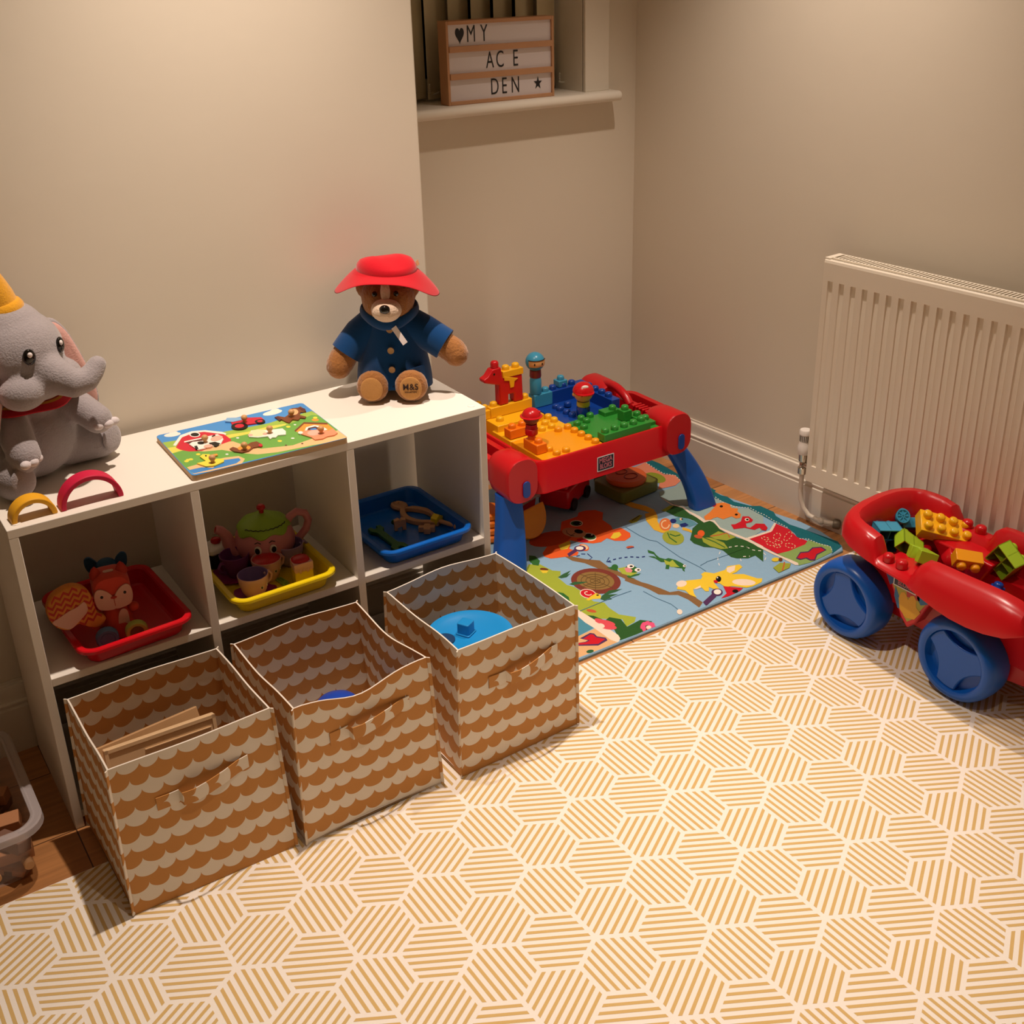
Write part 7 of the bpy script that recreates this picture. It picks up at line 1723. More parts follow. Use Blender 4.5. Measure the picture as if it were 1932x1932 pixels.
def face(parent, r_at, zc, spread, size, turn=0.0, cheeks=None, smile=True, brow=True):
    """eyes and smile laid on a round body; r_at(z) gives its radius"""
    mw = MB()
    def put(mbx, ang, z, rx, rz, dep, mi=0):
        r = r_at(z)
        M = T(0, 0, 0, 0, 0, ang) @ T(0, -r, z) @ Matrix.Diagonal((rx, dep, rz, 1))
        mbx.ell((0, 0, 0), 1.0, 16, 10, M=M, mi=mi)
    for s in (-1, 1):
        a = turn + s * spread
        put(mw, a, zc, size, size * 1.35, 0.0009, 0)
        put(mw, a + s * 0.02, zc - size * 0.1, size * 0.72, size * 1.0, 0.0014, 1)
        put(mw, a - 0.05 * size / 0.006, zc + size * 0.35, size * 0.24, size * 0.3, 0.0019, 0)
        if cheeks: put(mw, a + s * spread * 0.75, zc - size * 2.6, size * 1.4, size * 1.0, 0.0006, 2)
        if brow:
            pts = []
            for k in range(7):
                aa = a + (k - 3) * size * 5.0
                z = zc + size * 2.2 - abs(k - 3) * size * 0.12
                r = r_at(z) + 0.0004
                pts.append((r * math.sin(aa), -r * math.cos(aa), z))
            mw.tube(pts, size * 0.13, 6, mi=1)
    if smile:
        pts = []
        for k in range(9):
            aa = turn + (k - 4) * spread * 0.16
            z = zc - size * 3.4 + (k - 4) ** 2 * size * 0.05
            r = r_at(z) + 0.0004
            pts.append((r * math.sin(aa), -r * math.cos(aa), z))
        mw.tube(pts, size * 0.14, 6, mi=1)
    mw.build('painted_face', [P_WHITE, P_BLACK, P_CHER], parent)
def pot_r(z):
    P = [(0, .032), (.016, .050), (.034, .0585), (.050, .060), (.066, .056), (.080, .047)]
    for (z0, r0), (z1, r1) in zip(P, P[1:]):
        if z0 <= z <= z1: return r0 + (r1 - r0) * (z - z0) / (z1 - z0)
    return .05
face(tp, pot_r, 0.053, 0.25, 0.0072, turn=-0.12, cheeks=True)
def cup(label, x, y, z, rz, m_out, m_in, fill=None, feat=True):
    t = thing('toy_cup', label, 'cup', (x, y, z), rz, 'toy tea cups in the yellow tray')
    mb = MB()
    mb.lathe([(0.0004, 0), (0.0165, 0), (0.0175, 0.002), (0.0235, 0.014), (0.0275, 0.030), (0.0292, 0.046), (0.0284, 0.0468)], 32, cap1=False)
    mb.build('cup_body', m_out, t)
    mb = MB()
    mb.lathe([(0.0284, 0.0468), (0.0276, 0.0462), (0.026, 0.030), (0.022, 0.015), (0.015, 0.004), (0.0004, 0.0035)], 32, cap0=False)
    mb.build('cup_lining', m_in, t)
    if fill:
        mb = MB(); mb.lathe([(0.0272, 0.0435), (0.020, 0.0470), (0.009, 0.0490), (0.0003, 0.0495)], 32); mb.build('cup_filling', fill, t)
    mb = MB(); mb.tube([(0.025, 0, 0.036), (0.034, 0, 0.039), (0.040, 0, 0.031), (0.037, 0, 0.021), (0.024, 0, 0.014)], 0.0032, 10); mb.build('cup_handle', m_out, t)
    if feat: face(t, lambda z: 0.0205 + z * 0.215, 0.027, 0.30, 0.0036, turn=0.35, smile=False, brow=False)
    return t
def saucer(label, x, y, m):
    t = thing('toy_saucer', label, 'saucer', (x, y, tz0), 0, 'toy saucers in the yellow tray')
    mb = MB()
    def W(r, z, am): return [((r + am * math.cos(8 * 2 * PI * i / 64)) * math.cos(2 * PI * i / 64), (r + am * math.cos(8 * 2 * PI * i / 64)) * math.sin(2 * PI * i / 64), z + am * 0.6 * math.cos(8 * 2 * PI * i / 64)) for i in range(64)]
    mb.loft([W(.022, .0, 0), W(.024, .001, 0), W(.041, .0055, .0015), W(.0412, .0068, .0015), W(.024, .003, 0), W(.002, .0028, 0)])
    mb.build('saucer_body', m, t)
    return t
saucer('magenta toy saucer under the dark purple cup', 0.397, 0.150, P_MAG)
saucer('magenta toy saucer under the pink cup nearest the tray front', 0.403, 0.052, P_MAG)
cup('dark purple toy cup at the left of the yellow tray', 0.402, 0.147, tz0 + 0.0032, math.radians(200), P_PUR, P_PUR, feat=False)
cup('pale pink toy cup filled with red in the middle of the tray', 0.4485, 0.099, tz0 + 0.0002, math.radians(15), P_PINK2, P_PINK2, fill=P_CHER)
cup('pale pink toy cup with lilac lining nearest the tray front', 0.402, 0.050, tz0 + 0.0032, math.radians(12), P_PINK2, P_LILD)
cup('lilac toy cup in front of the teapot handle', 0.5085, 0.131, tz0 + 0.0002, math.radians(5), P_LIL, P_LILD)
t = thing('toy_cake', 'yellow toy cake slice with pink icing and red jelly top', 'toy cake', (0.498, 0.048, tz0), math.radians(-4))
mb = MB(); mb.prism([(-.0185, -.018), (.0185, -.018), (.0165, .012), (.008, .02), (-.008, .02), (-.0165, .012)], 0, 0.040); mb.build('sponge', P_TYEL, t, bevel=0.002)
mb = MB()
ic = [(-.019, -.0186), (.019, -.0186), (.017, .0125), (.0085, .0205), (-.0085, .0205), (-.017, .0125)]
mb.prism(ic, 0.036, 0.050)
for k in range(5): mb.ell((-.0148 + k * .0074, -.0178, .036 - .002 * (k % 2)), (.0042, .0016, .005), 12, 8)
mb.build('icing', P_PINK2, t, bevel=0.003, segs=3)
mb = MB(); mb.loft([[(x, y, z) for x, y in rrect(w, w * .95, .012)] for w, z in ((.034, .0495), (.033, .0525), (.028, .055), (.012, .056))]); mb.build('jelly_top', P_CHER, t)
t = thing('toy_cupcake', 'dark chocolate toy cupcake with white icing and a cherry', 'toy cake', (0.385, 0.2115, tz0), 0)
mb = MB(); mb.lathe([(0.0004, 0), (0.018, 0), (0.0255, 0.034), (0.0235, 0.038), (0.0004, 0.038)], 28); mb.build('cake_case', plastic('chocolate', '1d1210', 0.4), t)
mb = MB(); loops = []
for r, z in ((.0245, .035), (.027, .038), (.025, .044), (.016, .050), (.006, .0525), (.0005, .053)):
    loops.append([(r * (1 + (.08 * math.cos(6 * 2 * PI * i / 48) if z < .045 else 0)) * math.cos(2 * PI * i / 48), r * (1 + (.08 * math.cos(6 * 2 * PI * i / 48) if z < .045 else 0)) * math.sin(2 * PI * i / 48), z) for i in range(48)])
mb.loft(loops); mb.build('white_icing', P_WHITE, t)
mb = MB(); mb.ell((0.004, -.002, .056), (.0105, .0095, .0075), 18, 12); mb.build('cherry', P_CHER, t)
t = thing('toy_fork', 'small lime green toy fork lying in the yellow tray', 'toy fork', (0.468, 0.055, tz0 + 0.0003), math.radians(100))
mb = MB()
for k in range(3): mb.prism(rrect(.02, .003, .0014), 0, .003, M=T(.022, -.005 + .005 * k, 0))
mb.prism(rrect(.012, .0145, .004), 0, .003, M=T(.008, 0, 0)); mb.prism(rrect(.045, .006, .003), 0, .003, M=T(-.018, 0, 0))
mb.build('fork_body', P_LGRN, t)

# wooden tools in the blue tray
M_beech = mat('beech_wood', 'c9976a', rough=0.55, var=0.06, bump=(40, 0.1, 0.001))
M_dgrn = mat('painted_green', '35692e', rough=0.5)
def cp(pts, n=6):
    """closed smooth outline"""
    out = []
    N = len(pts)
    for i in range(N):
        p0, p1, p2, p3 = pts[i - 1], pts[i], pts[(i + 1) % N], pts[(i + 2) % N]
        for k in range(n):
            t = k / n
            out.append(tuple(0.5 * ((2 * p1[c]) + (-p0[c] + p2[c]) * t + (2 * p0[c] - 5 * p1[c] + 4 * p2[c] - p3[c]) * t * t + (-p0[c] + 3 * p1[c] - 3 * p2[c] + p3[c]) * t ** 3) for c in range(len(p1))))
    return out
sp0 = thing('toy_spanner', 'dark green wooden toy spanner along the left side of the blue tray', 'toy tool', (0.7115, 0.100, tz0 + 0.0003), math.radians(-90 + 2))
sg = [(-.062, -.006), (-.058, -.015), (-.044, -.016), (-.033, -.008), (.030, -.0075), (.042, -.017), (.058, -.016), (.062, -.006), (.050, -.004), (.048, .003), (.060, .008), (.055, .017), (.041, .016), (.030, .0075), (-.033, .008), (-.044, .016), (-.058, .015), (-.062, .006), (-.050, .004), (-.050, -.004)]
mb = MB(); mb.prism(sg, 0, 0.009); mb.build('spanner_body', M_dgrn, sp0, bevel=0.0015)
t = thing('toy_nut', 'pale wooden toy bracket standing in the middle of the blue tray', 'toy tool', (0.756, 0.130, tz0 + 0.0003), math.radians(-20))
mb = MB(); mb.prism([(-.012, 0), (-.005, 0), (-.005, .006), (.004, .009), (.005, 0), (.013, 0), (.013, .024), (.004, .026), (.001, .022), (-.003, .026), (-.012, .023)], -.006, .006, M=T(0, 0, 0, RX90, 0, 0)); mb.build('bracket', M_beech, t, bevel=0.001)
mb = MB(); mb.cyl(.006, .0061, .0085, 14, M=T(-.0105, .003, .014, RX90, 0, math.radians(180))); mb.build('green_disc', M_dgrn, t)
t = thing('toy_pliers', 'pale wooden toy pliers lying open at the back of the blue tray', 'toy tool', (0.816, 0.150, tz0 + 0.0003), math.radians(-75))
mb = MB()
ha = [(-.085, .004), (-.080, .014), (-.068, .018), (-.056, .012), (-.046, .0), (-.035, -.010), (-.012, -.020), (.014, -.018), (.032, -.006), (.046, .004), (.056, .006), (.056, -.004), (.046, -.010), (.030, -.022), (.010, -.031), (-.018, -.032), (-.042, -.020), (-.056, -.006), (-.070, -.006)]
mb.prism(cp(ha, 3), 0.0, 0.010); mb.build('plier_arm', M_beech, t, bevel=0.0012)
mb = MB()
hb = [(x, -y) for x, y in ha]
mb.prism(cp([(-.050, -.004), (-.038, .008), (-.012, .018), (.014, .017), (.032, .006), (.046, -.004), (.056, -.006), (.056, .006), (.046, .012), (.030, .023), (.010, .030), (-.018, .030), (-.044, .018)], 3), 0.0, 0.010); mb.build('plier_arm', M_beech, t, bevel=0.0012)
mb = MB(); mb.tube([(-.076 + .0, .008, .0065)] + [(-.070 + .016 * math.cos(a), .004 + .011 * math.sin(a), .0065) for a in [PI * k / 8 for k in range(-8, 8)]], .0062, 8); mb.build('plier_loop', M_beech, t)
t = thing('toy_screw', 'pale wooden toy bolt with a yellow nut at the front right of the blue tray', 'toy tool', (0.840, 0.085, tz0 + 0.0095), math.radians(-68))
mb = MB(); mb.cyl(.0048, -.035, .03, 14, M=T(0, 0, 0, 0, math.radians(90), 0)); mb.ell((.033, 0, 0), (.008, .009, .009), 16, 10); mb.build('bolt', M_beech, t)
mb = MB(); mb.prism(circ(.013, 6), -.008, .008, M=T(-.022, 0, .0018, 0, math.radians(90), 0)); mb.build('yellow_nut', P_TYEL, t, bevel=0.001)
t = thing('toy_nut', 'pale wooden cross shaped toy connector beside the yellow nut', 'toy tool', (0.798, 0.088, tz0 + 0.0003), math.radians(-35))
mb = MB(); mb.prism([(-.018, -.005), (-.006, -.005), (-.006, -.014), (.008, -.014), (.008, -.006), (.017, -.006), (.017, .007), (.006, .007), (.006, .013), (-.007, .013), (-.007, .005), (-.018, .005)], 0, .013); mb.build('connector', M_beech, t, bevel=0.0015)

# fox toy and a small blue elephant in the red tray
M_fox = mat('fox_orange', 'd8442a', rough=0.75, sheen=0.2, bump=(200, 0.2, 0.0008))
M_foxd = mat('fox_red', 'c23a28', rough=0.75)
M_foxw = mat('fox_cream', 'e8b9a4', rough=0.75, bump=(200, 0.2, 0.0008))
M_foxy = mat('fox_amber', 'e8953c', rough=0.75)
M_denim = mat('wheel_denim', '5c7fa8', rough=0.8, bump=(300, 0.6, 0.001))
M_leafy = mat('wheel_lime', 'b7c45c', rough=0.7)
M_khaki = mat('wheel_print', '6d5a30', rough=0.7)
fx = thing('fox_toy', 'orange fox activity toy with cream cheeks and a chevron striped tail in the red tray', 'toy', (0.152, 0.066, tz0), math.radians(-8))
mb = MB()
loops = []
for z, w, d, yo in ((0.002, .052, .040, .006), (.02, .056, .044, .006), (.045, .050, .040, .008), (.062, .040, .034, .012)):
    loops.append([(x, y + yo, z) for x, y in rrect(w, d, .016, 6)])
mb.loft(loops); mb.build('fox_body', M_fox, fx)
mb = MB(); loops = []
for y, g in ((-.022, .010), (-.018, .003), (-.006, 0), (.016, 0), (.026, .004), (.030, .012)):
    loops.append([(x * (1 - g * 12), y + .012, .093 + z * (1 - g * 12)) for x, z in rrect(.064, .066, .022, 7)][::-1])
mb.loft(loops)
hd = mb.build('fox_head', M_fox, fx)
for s in (-1, 1):
    mb = MB(); mb.loft([[(s * .022 + x * k, .014 + y * k, z) for x, y in circ(1, 12)] for k, z in ((.0105, .118), (.010, .126), (.006, .134), (.001, .139))]); mb.build('fox_ear', M_foxd, hd)
    mb = MB(); pts = cp([(s * .002, .088), (s * .012, .101), (s * .024, .106), (s * .031, .098), (s * .032, .082), (s * .027, .067), (s * .014, .062), (0, .062), (0, .074)], 4)
    mb.prism(pts, .0102, .0128, M=T(0, 0, 0, RX90, 0, 0)); mb.build('fox_cheek', M_foxw, hd, bevel=0.0008)
    mb = MB(); mb.ell((s * .0195, -.0128, .0905), (.0026, .001, .0030), 12, 8); mb.build('fox_eye', P_BLACK, hd)
mb = MB(); mb.ell((0, -.0128, .0855), (.0055, .0022, .0028), 14, 8); mb.build('fox_nose', M_foxd, hd)
mb = MB(); mb.tube([(0, -.0131, .083), (0, -.0131, .068)], .0004, 6); mb.build('mouth_line', M_foxd, hd)
mb = MB(); mb.prism(rrect(.018, .009, .004), .1268, .1276, M=T(0, .012, -.0005)); mb.build('head_patch', M_foxw, hd)
mb = MB(); mb.prism(cp([(.002, .018), (.000, .034), (.004, .053), (.011, .059), (.018, .053), (.019, .034), (.018, .018)], 4), .0165, .0182, M=T(0, .004, 0, RX90, 0, 0)); mb.build('fox_bib', M_foxw, fx)
mb = MB(); mb.ell((.030, .0, .052), (.010, .009, .009), 14, 10); mb.build('fox_paw', M_fox, fx)
for x, m1, m2, nm in ((-.024, M_denim, M_denim, 'blue_wheel'), (.026, M_leafy, M_khaki, 'lime_wheel')):
    mb = MB(); mb.lathe([(.0004, 0), (.0175, 0), (.0195, .003), (.0195, .013), (.0175, .016), (.013, .016), (.0125, .0145), (.0004, .0145)], 28, M=T(x, -.024, .0200, RX90, 0, 0))
    w_ = mb.build(nm, m1, fx)
    mb = MB(); mb.cyl(.0115, .0146, .0155, 22, M=T(x, -.024, .0200, RX90, 0, 0)); mb.build('wheel_face', m2, w_)
# tail: flat pad with chevron stripes, joined to the body by a strap
tl = bpy.data.objects.new('fox_tail', None); COL.objects.link(tl); tl.parent = fx
tl.location = (-.073, -.012, .088); tl.rotation_euler = (math.radians(-4), 0, math.radians(6))
out = cp([(.004, .040), (.024, .033), (.036, .015), (.038, -.006), (.042, -.024), (.053, -.038), (.040, -.050), (.024, -.046), (.008, -.034), (-.010, -.040), (-.028, -.030), (-.038, -.010), (-.037, .012), (-.024, .031)], 5)
mb = MB(); mb.loft([[(x * k, y, z * k) for x, z in out][::-1] for k, y in ((.93, -.012), (.99, -.009), (1, -.004), (1, .006), (.96, .011))]); mb.build('tail_pad', M_foxy, tl, sharp=60)
mb = MB()
for r in range(7):
    z0 = .034 - r * .0115
    xx = -.046
    top = []; bot = []
    k = 0
    while xx < .06:
        dz = .0042 if k % 2 else -.0042
        top.append((xx, z0 + dz + xx * 0.25)); bot.append((xx, z0 + dz - .0055 + xx * 0.25)); xx += .0078; k += 1
    for i in range(len(top) - 1):
        q = [top[i], top[i + 1], bot[i + 1], bot[i]]
        # keep inside the pad outline
        cxm = sum(p[0] for p in q) / 4; czm = sum(p[1] for p in q) / 4
        ins = False
        N = len(out); j = N - 1
        for i2 in range(N):
            (xi, yi), (xj, yj) = out[i2], out[j]
            if (yi > czm) != (yj > czm) and cxm < (xj - xi) * (czm - yi) / (yj - yi) + xi: ins = not ins
            j = i2
        if ins and math.hypot(cxm, czm) < .058: mb.add([(x * .97, -.0123, z * .97) for x, z in q], [(0, 3, 2, 1)])
mb.build('chevron_stripes', M_foxd, tl, smooth=False)
mb = MB(); mb.prism(cp([(-.027, -.026), (-.034, -.016), (-.020, -.010), (-.006, -.004), (.010, .000), (.022, .006), (.026, -.004), (.024, -.014), (.010, -.026), (-.008, -.037)], 4), .0122, .0130, M=T(0, 0, 0, RX90, 0, 0)); mb.build('tail_tip', M_foxw, tl, smooth=False)
mb = MB(); mb.tube([(-.020, .0, .040), (-.010, .010, .034), (.004, .014, .022)], [.011, .010, .009], 12, M=T(-.018, -.01, 0)); mb.build('tail_strap', M_fox, fx)
M_teal = mat('elephant_blue', '1f4f74', rough=0.6, bump=(80, 0.2, 0.001))
el_ = thing('toy_elephant', 'small dark blue toy elephant standing behind the fox in the red tray', 'toy', (0.172, 0.178, tz0), math.radians(-15))
blob('elephant_body', [('e', (0, 0.004, .036), (.022, .024, .028)), ('e', (0, -.006, .084), (.021, .019, .020)), ('e', (0, 0, .06), (.015, .014, .02)), ('t', [(0, -.024, .08), (.004, -.031, .066), (.010, -.034, .052)], [.0085, .0065, .005]),
    ('t', [(-.012, -.008, .0085), (-.012, -.008, .03)], .0095), ('t', [(.012, -.008, .0085), (.012, -.008, .03)], .0095), ('t', [(-.012, .016, .0085), (-.012, .016, .03)], .0095), ('t', [(.012, .016, .0085), (.012, .016, .03)], .0095)], 0.0028, M_teal, el_)
for s in (-1, 1):
    mb = MB(); mb.prism(cp([(s * .014, .074), (s * .016, .096), (s * .028, .109), (s * .037, .104), (s * .036, .086), (s * .026, .072)], 4), -.003, .003, M=T(0, -.001, 0, RX90, 0, 0)); mb.build('ear', M_teal, el_, bevel=.001)
    mb = MB(); mb.ell((s * .0055, -.0245, .089), (.0035, .002, .0042), 12, 8, mi=0); mb.ell((s * .0055, -.0262, .0885), (.0016, .001, .0022), 10, 6, mi=1); mb.build('eye', [M_khaki, P_BLACK], el_)
# ---------------------------------------------------------------- plush toys sitting on the shelf top
def plush(name, hexc, amp=0.5, scale=260, sheen=0.45):
    return mat(name, hexc, rough=0.9, spec=0.1, bump=(scale, amp, 0.003), sheen=sheen, var=0.07, vscale=90)
M_fur = plush('bear_fur', 'a06a38', 0.9, 190)
M_furl = plush('bear_fur_light', 'c28d58', 0.9, 190)
M_muz = plush('bear_muzzle', 'e6cbb2', 0.7, 220)
M_coat = mat('blue_felt', '0d3f73', rough=0.9, spec=0.1, bump=(400, 0.35, 0.001), sheen=0.25)
M_hat = mat('red_felt', 'c00f20', rough=0.9, spec=0.1, bump=(400, 0.3, 0.001), sheen=0.3)
M_tag = mat('tag_satin', 'ece2e0', rough=0.5)
M_bead = mat('glossy_black', '0d0b0a', rough=0.08, spec=0.7)
M_sole = plush('foot_pad', 'c28c4e', 0.3, 300)
M_btn = mat('tan_button', 'c29a68', rough=0.5)
br = thing('teddy_bear', 'brown teddy bear in a red brimmed hat and blue coat sitting against the wall', 'teddy bear', (0.796, 0.186, SH + 0.0006), math.radians(-33))
# body, arms and legs as one furry figure
parts = [('e', (0, .012, .070), (.058, .050, .066)), ('e', (0, .004, .125), (.045, .038, .045)), ('e', (0, -.006, .203), (.054, .050, .050)), ('e', (0, -.012, .190), (.050, .044, .040)),
         ('e', (0, -.047, .192), (.028, .026, .022)),
         ('t', [(-.050, .004, .132), (-.082, -.004, .104), (-.103, -.014, .074)], [.025, .027, .028]), ('e', (-.108, -.020, .066), (.026, .026, .028)),
         ('t', [(.050, .004, .132), (.090, -.002, .112), (.124, -.010, .090)], [.025, .026, .027]), ('e', (.130, -.013, .083), (.026, .026, .026)),
         ('t', [(-.030, 0, .032), (-.038, -.045, .031)], [.030, .030]), ('t', [(.032, 0, .032), (.040, -.045, .031)], [.030, .030]),
         ('e', (-.038, -.060, .034), (.033, .020, .0335)), ('e', (.040, -.060, .034), (.034, .020, .0335)),
         ('e', (-.046, .004, .222), (.020, .012, .022)), ('e', (.046, .004, .222), (.020, .012, .022))]
bb = blob('bear_body', parts, 0.0042, M_fur, br, smooth_it=5, noise_amp=0.0009, noise_scale=140)
mb = MB(); mb.ell((0, 0, 0), (.030, .027, .024), 22, 14, M=T(0, -.053, .190)); mb.ell((0, 0, 0), (.010, .010, .026), 16, 10, M=TD(0, -.0485, .222, -8, 0, 0))
mb.build('muzzle', M_muz, br)
mb = MB(); mb.ell((0, -.0805, .199), (.0105, .008, .0088), 20, 12); mb.build('nose', M_bead, br)
for s in (-1, 1):
    mb = MB(); mb.ell((s * .021, -.0515, .222), (.0052, .004, .0055), 14, 10); mb.build('eye', M_bead, br)
    mb = MB(); x = -.038 if s < 0 else .040
    mb.ell((x, -.0785, .0345), (.0225, .0035, .0245), 24, 12)
    fp = mb.build('foot_pad', M_sole, br)
    if s > 0:
        mb = MB(); Mt = T(x, -.0822, .038, RX90, 0, 0)
        text_into(mb, 'M&S', .0185, Mt, 0, sx=.92, bold=.0001)
        text_into(mb, 'COLLECTION', .0042, Mt @ T(0, -.0105, 0), 0, sx=.9)
        mb.build('embroidery', mat('dark_thread', '35201a', rough=0.8), fp, smooth=False)
# coat: body shell and short sleeves
def shell(loops, th):
    return loops + [[(x * (1 - th / max(.02, math.hypot(x - cx, y - cy))) + cx * th / max(.02, math.hypot(x - cx, y - cy)), y, z) for (x, y, z) in l] for l in ()]
mb = MB()
loops = []
n = 36
for z, rx, ry, yo in ((.012, .078, .062, .010), (.030, .078, .0635, .010), (.060, .074, .0625, .010), (.095, .0665, .057, .008), (.125, .0605, .050, .006), (.145, .054, .045, .004), (.160, .046, .041, .002), (.168, .040, .038, 0)):
    loops.append([(rx * math.sin(a) * (1 + .02 * math.cos(3 * a)), yo - ry * math.cos(a), z + (.010 * (1 - abs(math.sin(a))) * (1 if math.cos(a) > 0 else 0) if z < .02 else 0)) for a in [2 * PI * i / n for i in range(n)]])
inner = [[(x * .955, (y - .006) * .955 + .006, z) for x, y, z in l] for l in loops]
mb.loft(inner[::-1][:] and [l for l in loops] + inner[::-1], cap0=False, cap1=False)
mb.loft([inner[0], loops[0]], cap0=False, cap1=False)
mb.build('coat', M_coat, br, sharp=60, subsurf=1)
for pts, rr in (([(-.034, .004, .146), (-.062, 0, .124), (-.083, -.005, .100), (-.092, -.009, .088)], [.034, .0345, .0335, .0335]), ([(.034, .004, .146), (.066, .001, .128), (.095, -.004, .110), (.108, -.007, .102)], [.034, .034, .033, .033])):
    mb = MB(); mb.tube(pts, rr, 20); mb.build('sleeve', M_coat, br, sharp=55)
# collar laid round the neck
mb = MB(); lo = []
for r, z in ((1.0, .160), (1.16, .157), (1.34, .165), (1.38, .176), (1.30, .186), (1.14, .180), (1.02, .168)):
    lo.append([(.044 * r * math.sin(a), .002 - .042 * r * math.cos(a), z - .014 * (math.cos(a) > .55) * (math.cos(a) - .55) / .45 + .012 * max(0, -math.cos(a))) for a in [2 * PI * i / 30 for i in range(30)]])
mb.loft(lo + [lo[0]], cap0=False, cap1=False); mb.build('collar', M_coat, br, subsurf=1)
mb = MB(); mb.box(-.0015, .0015, -.0005, .0005, 0, .122, M=TD(.003, -.0525, .028, -6, 0, 0)); mb.build('front_edge', mat('coat_seam', '08284d', rough=0.9), br)
for z, y in ((.148, -.0475), (.106, -.0525), (.067, -.0555)):
    mb = MB(); mb.lathe([(.0004, 0), (.0062, 0), (.0068, .0012), (.0062, .003), (.0045, .0026), (.0004, .0024)], 20, M=TD(.003, y, z, 84, 0, 0)); mb.build('button', M_btn, br)
mb = MB(); mb.box(-.006, .006, -.0003, .0003, -.040, 0, M=TD(.012, -.0545, .155, -14, -38, -8)); mb.build('cloth_tag', M_tag, br, bevel=.0004)
mb = MB()
mb.prism([(a, b) for a, b in rrect(.040, .030, .004)], 0, .0008, M=TD(.052, -.041, .052, 90, 0, 44)); mb.build('coat_pocket', M_coat, br, bevel=.0004)
# soft red hat with a drooping brim
hat = bpy.data.objects.new('hat', None); COL.objects.link(hat); hat.parent = br; hat.location = (0, .002, .2545); hat.rotation_euler = (math.radians(4), math.radians(3), 0)
mb = MB(); lo = []
N = 48
for r, z in ((.0600, 0), (.0605, .004), (.0585, .013), (.052, .019), (.041, .0235), (.027, .0265), (.012, .028), (.0006, .0285)):
    lo.append([(r * math.cos(2 * PI * i / N) * 1.0, r * .86 * math.sin(2 * PI * i / N), z + (.004 * math.sin(2 * PI * i / N * 2 + .6) if 0.015 < z < .027 else 0)) for i in range(N)])
mb.loft(lo, cap0=False, cap1=True)
mb.build('hat_crown', M_hat, hat, sharp=70)
mb = MB(); lo = []
def brim(r, side):
    out = []
    for i in range(N):
        a = 2 * PI * i / N
        t = (r - .060) / .046
        lat = abs(math.cos(a)); frt = max(0, -math.sin(a)); bk = max(0, math.sin(a))
        rx = r * (1.0 - .10 * frt * t - .18 * bk * t)
        z = .004 - t * (.006 + .032 * lat ** 2 - .004 * frt + .0 * bk) - .010 * t * t * lat ** 2 + .002 * math.sin(5 * a) * t
        out.append((rx * math.cos(a), rx * .86 * math.sin(a) if t < .1 else (r * .86 + 0) * math.sin(a) * (1 - .10 * frt - .25 * bk), z - side * .0022))
    return out
mb.loft([brim(r, 0) for r in (.060, .072, .084, .096, .106)] + [brim(r, 1) for r in (.106, .096, .084, .072, .060)], cap0=False, cap1=False)
mb.build('hat_brim', M_hat, hat, sharp=70, subsurf=1)
mb = MB(); mb.prism(rrect(.014, .010, .001), 0, .0006, M=TD(.060, .010, .014, 70, 0, 75)); mb.build('hat_label', mat('label_peach', 'd99a70', rough=.6), hat)

# grey elephant
M_gry2 = plush('elephant_grey', 'a29a9c', 0.55, 330)
M_pnk = plush('ear_pink', 'dfaaa0', 0.3, 330)
M_toe = plush('toe_white', 'd8cfd0', 0.3, 330)
M_bibr = mat('bib_red', 'a5121f', rough=0.85, bump=(300, 0.2, 0.001))
M_bibo = mat('bib_gold', 'd8942c', rough=0.85, bump=(300, 0.2, 0.001))
M_bibe = mat('bib_edge', 'c41c2c', rough=0.85)
M_yhat = plush('hat_yellow', 'e0a022', 0.4, 330)
ep = thing('elephant_plush', 'grey plush elephant in a red collar and yellow hat on the shelf top', 'plush elephant', (0.100, 0.186, SH + 0.0006), math.radians(27))
parts = [('e', (0, .010, .076), (.078, .066, .075)), ('e', (0, .006, .130), (.052, .048, .040)),
         ('t', [(.060, .0, .040), (.098, -.020, .036)], [.040, .036]), ('e', (.106, -.028, .038), (.034, .032, .0375)), ('t', [(-.060, 0, .040), (-.082, -.030, .036)], [.040, .036]), ('e', (-.086, -.042, .038), (.034, .032, .0375)),
         ('t', [(.048, -.005, .140), (.066, -.045, .115), (.074, -.074, .094)], [.028, .027, .026]), ('t', [(-.050, -.005, .140), (-.066, -.042, .108), (-.074, -.064, .080)], [.028, .028, .027])]
blob('elephant_body', parts, 0.0045, M_gry2, ep, smooth_it=7)
hp_ = bpy.data.objects.new('head', None); COL.objects.link(hp_); hp_.parent = ep; hp_.location = (-.012, -.012, .218); hp_.rotation_euler = (0, 0, math.radians(6))
parts = [('e', (0, 0, .018), (.080, .072, .072)), ('e', (0, .008, .060), (.058, .054, .042)), ('e', (-.040, -.042, -.034), (.042, .036, .032)), ('e', (.038, -.044, -.032), (.042, .034, .030)), ('e', (0, -.048, -.026), (.046, .034, .034)),
         ('t', [(.0, -.050, -.006), (.008, -.078, -.022), (.020, -.098, -.034), (.036, -.108, -.031), (.050, -.112, -.020), (.059, -.113, -.011)], [.034, .030, .0255, .021, .0175, .0155])]
hb = blob('head_fur', parts, 0.0042, M_gry2, hp_, smooth_it=7)
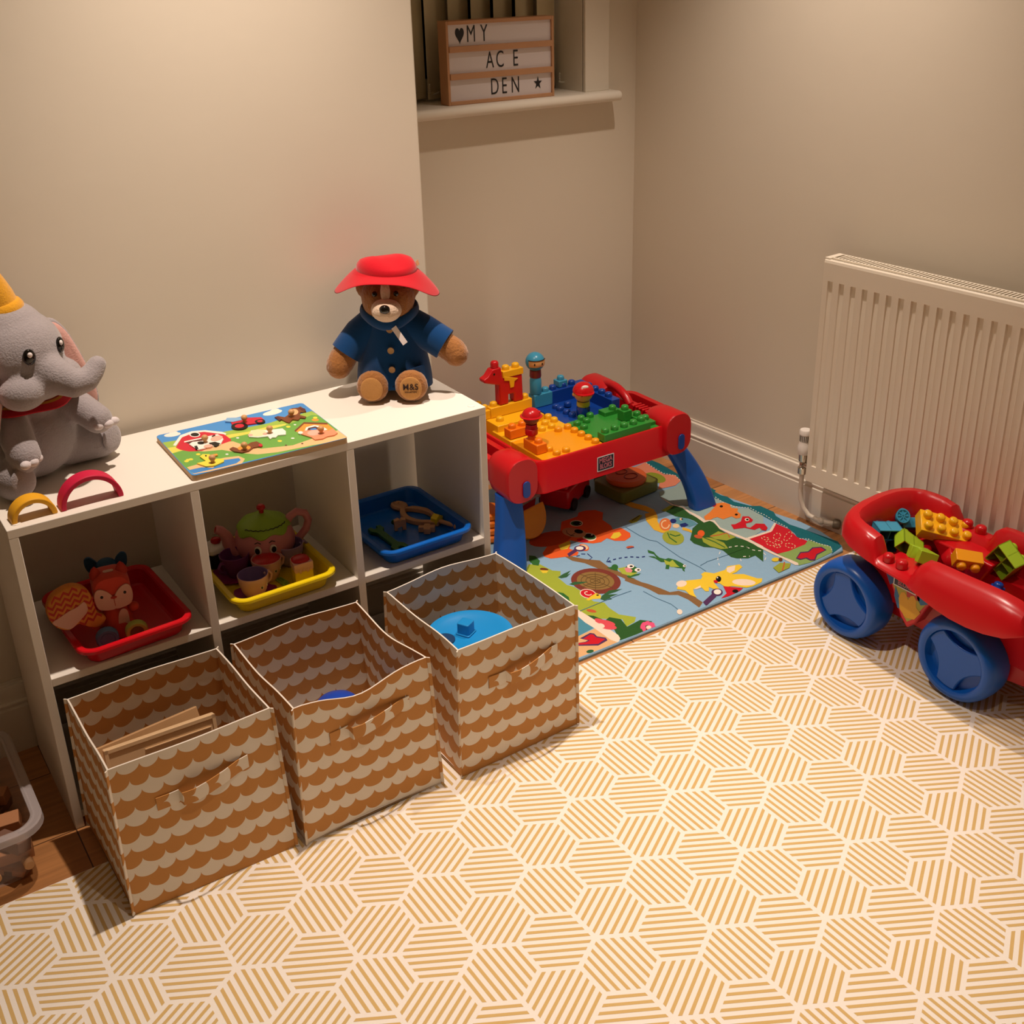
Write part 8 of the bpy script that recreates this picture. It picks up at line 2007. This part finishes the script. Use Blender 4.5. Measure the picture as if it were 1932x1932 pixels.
for s in (-1, 1):
    mb = MB(); mb.ell((0, 0, 0), (.0105, .006, .0135), 18, 12, M=TD(s * .034, -.0655, .026, 0, 0, s * 24))
    mb.build('eye', M_bead, hp_)
    mb = MB(); mb.ell((0, 0, 0), (.0042, .0026, .0045), 12, 8, M=TD(s * .034 - .003, -.0712, .031, 0, 0, s * 24)); mb.build('eye_shine', M_tag, hp_)
    # ear: grey back, pink lining
    pts = cp([(s * .052, .052), (s * .074, .060), (s * .094, .040), (s * .110, .004), (s * .126, -.046), (s * .136, -.094), (s * .132, -.122), (s * .114, -.126), (s * .092, -.088), (s * .066, -.040), (s * .052, 0)], 4)
    ex = Matrix.Translation((0, .016, 0)) @ Euler((math.radians(6), 0, math.radians(-26 * s))).to_matrix().to_4x4() @ Euler((RX90, 0, 0)).to_matrix().to_4x4()
    cxm, cym = s * .092, -.025
    def ring(k, d): return [tuple(ex @ Vector((cxm + (x - cxm) * k, cym + (y - cym) * k, d))) for x, y in (pts if s < 0 else pts[::-1])]
    mb = MB(); mb.loft([ring(.86, -.007), ring(.97, -.005), ring(1.0, 0), ring(.97, .005), ring(.90, .0065)][::-1]); e_ = mb.build('ear', M_gry2, hp_, sharp=80)
    mb = MB(); mb.loft([ring(.93, .0055), ring(.90, .0085), ring(.6, .0105), ring(.1, .0110)][::-1]); mb.build('ear_lining', M_pnk, e_, sharp=80)
    for (q, w) in (((.083, -.098, .082), 1), ((-.080, -.090, .068), -1)):
        pass
for hx, hy, hz, rz in ((.076, -.096, .086, -12), (-.076, -.086, .072, 12)):
    mb = MB()
    for k in (-1, 0, 1): mb.ell((0, 0, 0), (.010, .008, .0075), 14, 10, M=TD(hx + k * .0145 * math.cos(math.radians(rz)), hy + .004 * abs(k) + k * .0145 * math.sin(math.radians(rz)), hz + .002, 0, 0, rz))
    mb.build('paw_toes', M_toe, ep)
for hx, hy in ((.112, -.0555), (-.090, -.0690)):
    mb = MB(); mb.ell((0, 0, 0), (.024, .006, .026), 20, 12, M=TD(hx, hy, .040, 0, 0, 10 if hx > 0 else -4)); mb.build('foot_sole', M_gry2, ep)
# collar bib with a gold band and scalloped edge
mb = MB(); lo = []
N = 60
def bib(r, z, wav):
    return [((r + wav * math.cos(6 * 2 * PI * i / N)) * math.sin(2 * PI * i / N), .0 - (r * .94 + wav * math.cos(6 * 2 * PI * i / N)) * math.cos(2 * PI * i / N), z) for i in range(N)]
def band(r0, z0, r1, z1, w0, w1, nm, m, up):
    mb = MB(); mb.loft([bib(r0, z0, w0), bib(r1, z1, w1), bib(r1, z1 - .002, w1), bib(r0, z0 - .002, w0), bib(r0, z0, w0)], cap0=False, cap1=False)
    return mb.build(nm, m, ep)
band(.044, .168, .068, .156, 0, .002, 'collar_cloth', M_bibr, 0)
band(.066, .157, .073, .152, .002, .003, 'collar_gold_band', M_bibo, 0)
band(.072, .153, .081, .145, .003, .004, 'collar_edge', M_bibe, 0)
# soft yellow bobble hat
yh = bpy.data.objects.new('hat', None); COL.objects.link(yh); yh.parent = ep; yh.location = (-.014, -.002, .298); yh.rotation_euler = (math.radians(-4), math.radians(-9), 0)
mb = MB(); mb.lathe([(.032, 0), (.0365, .004), (.0375, .011), (.034, .019), (.029, .023)], 28, cap0=True); mb.build('hat_cuff', M_yhat, yh)
mb = MB(); mb.lathe([(.0305, .018), (.0285, .036), (.024, .054), (.020, .068), (.019, .078)], 28); mb.build('hat_crown', M_yhat, yh)
mb = MB(); mb.ell((0, 0, .088), (.0275, .0265, .0185), 24, 14); mb.build('hat_bobble', M_yhat, yh)
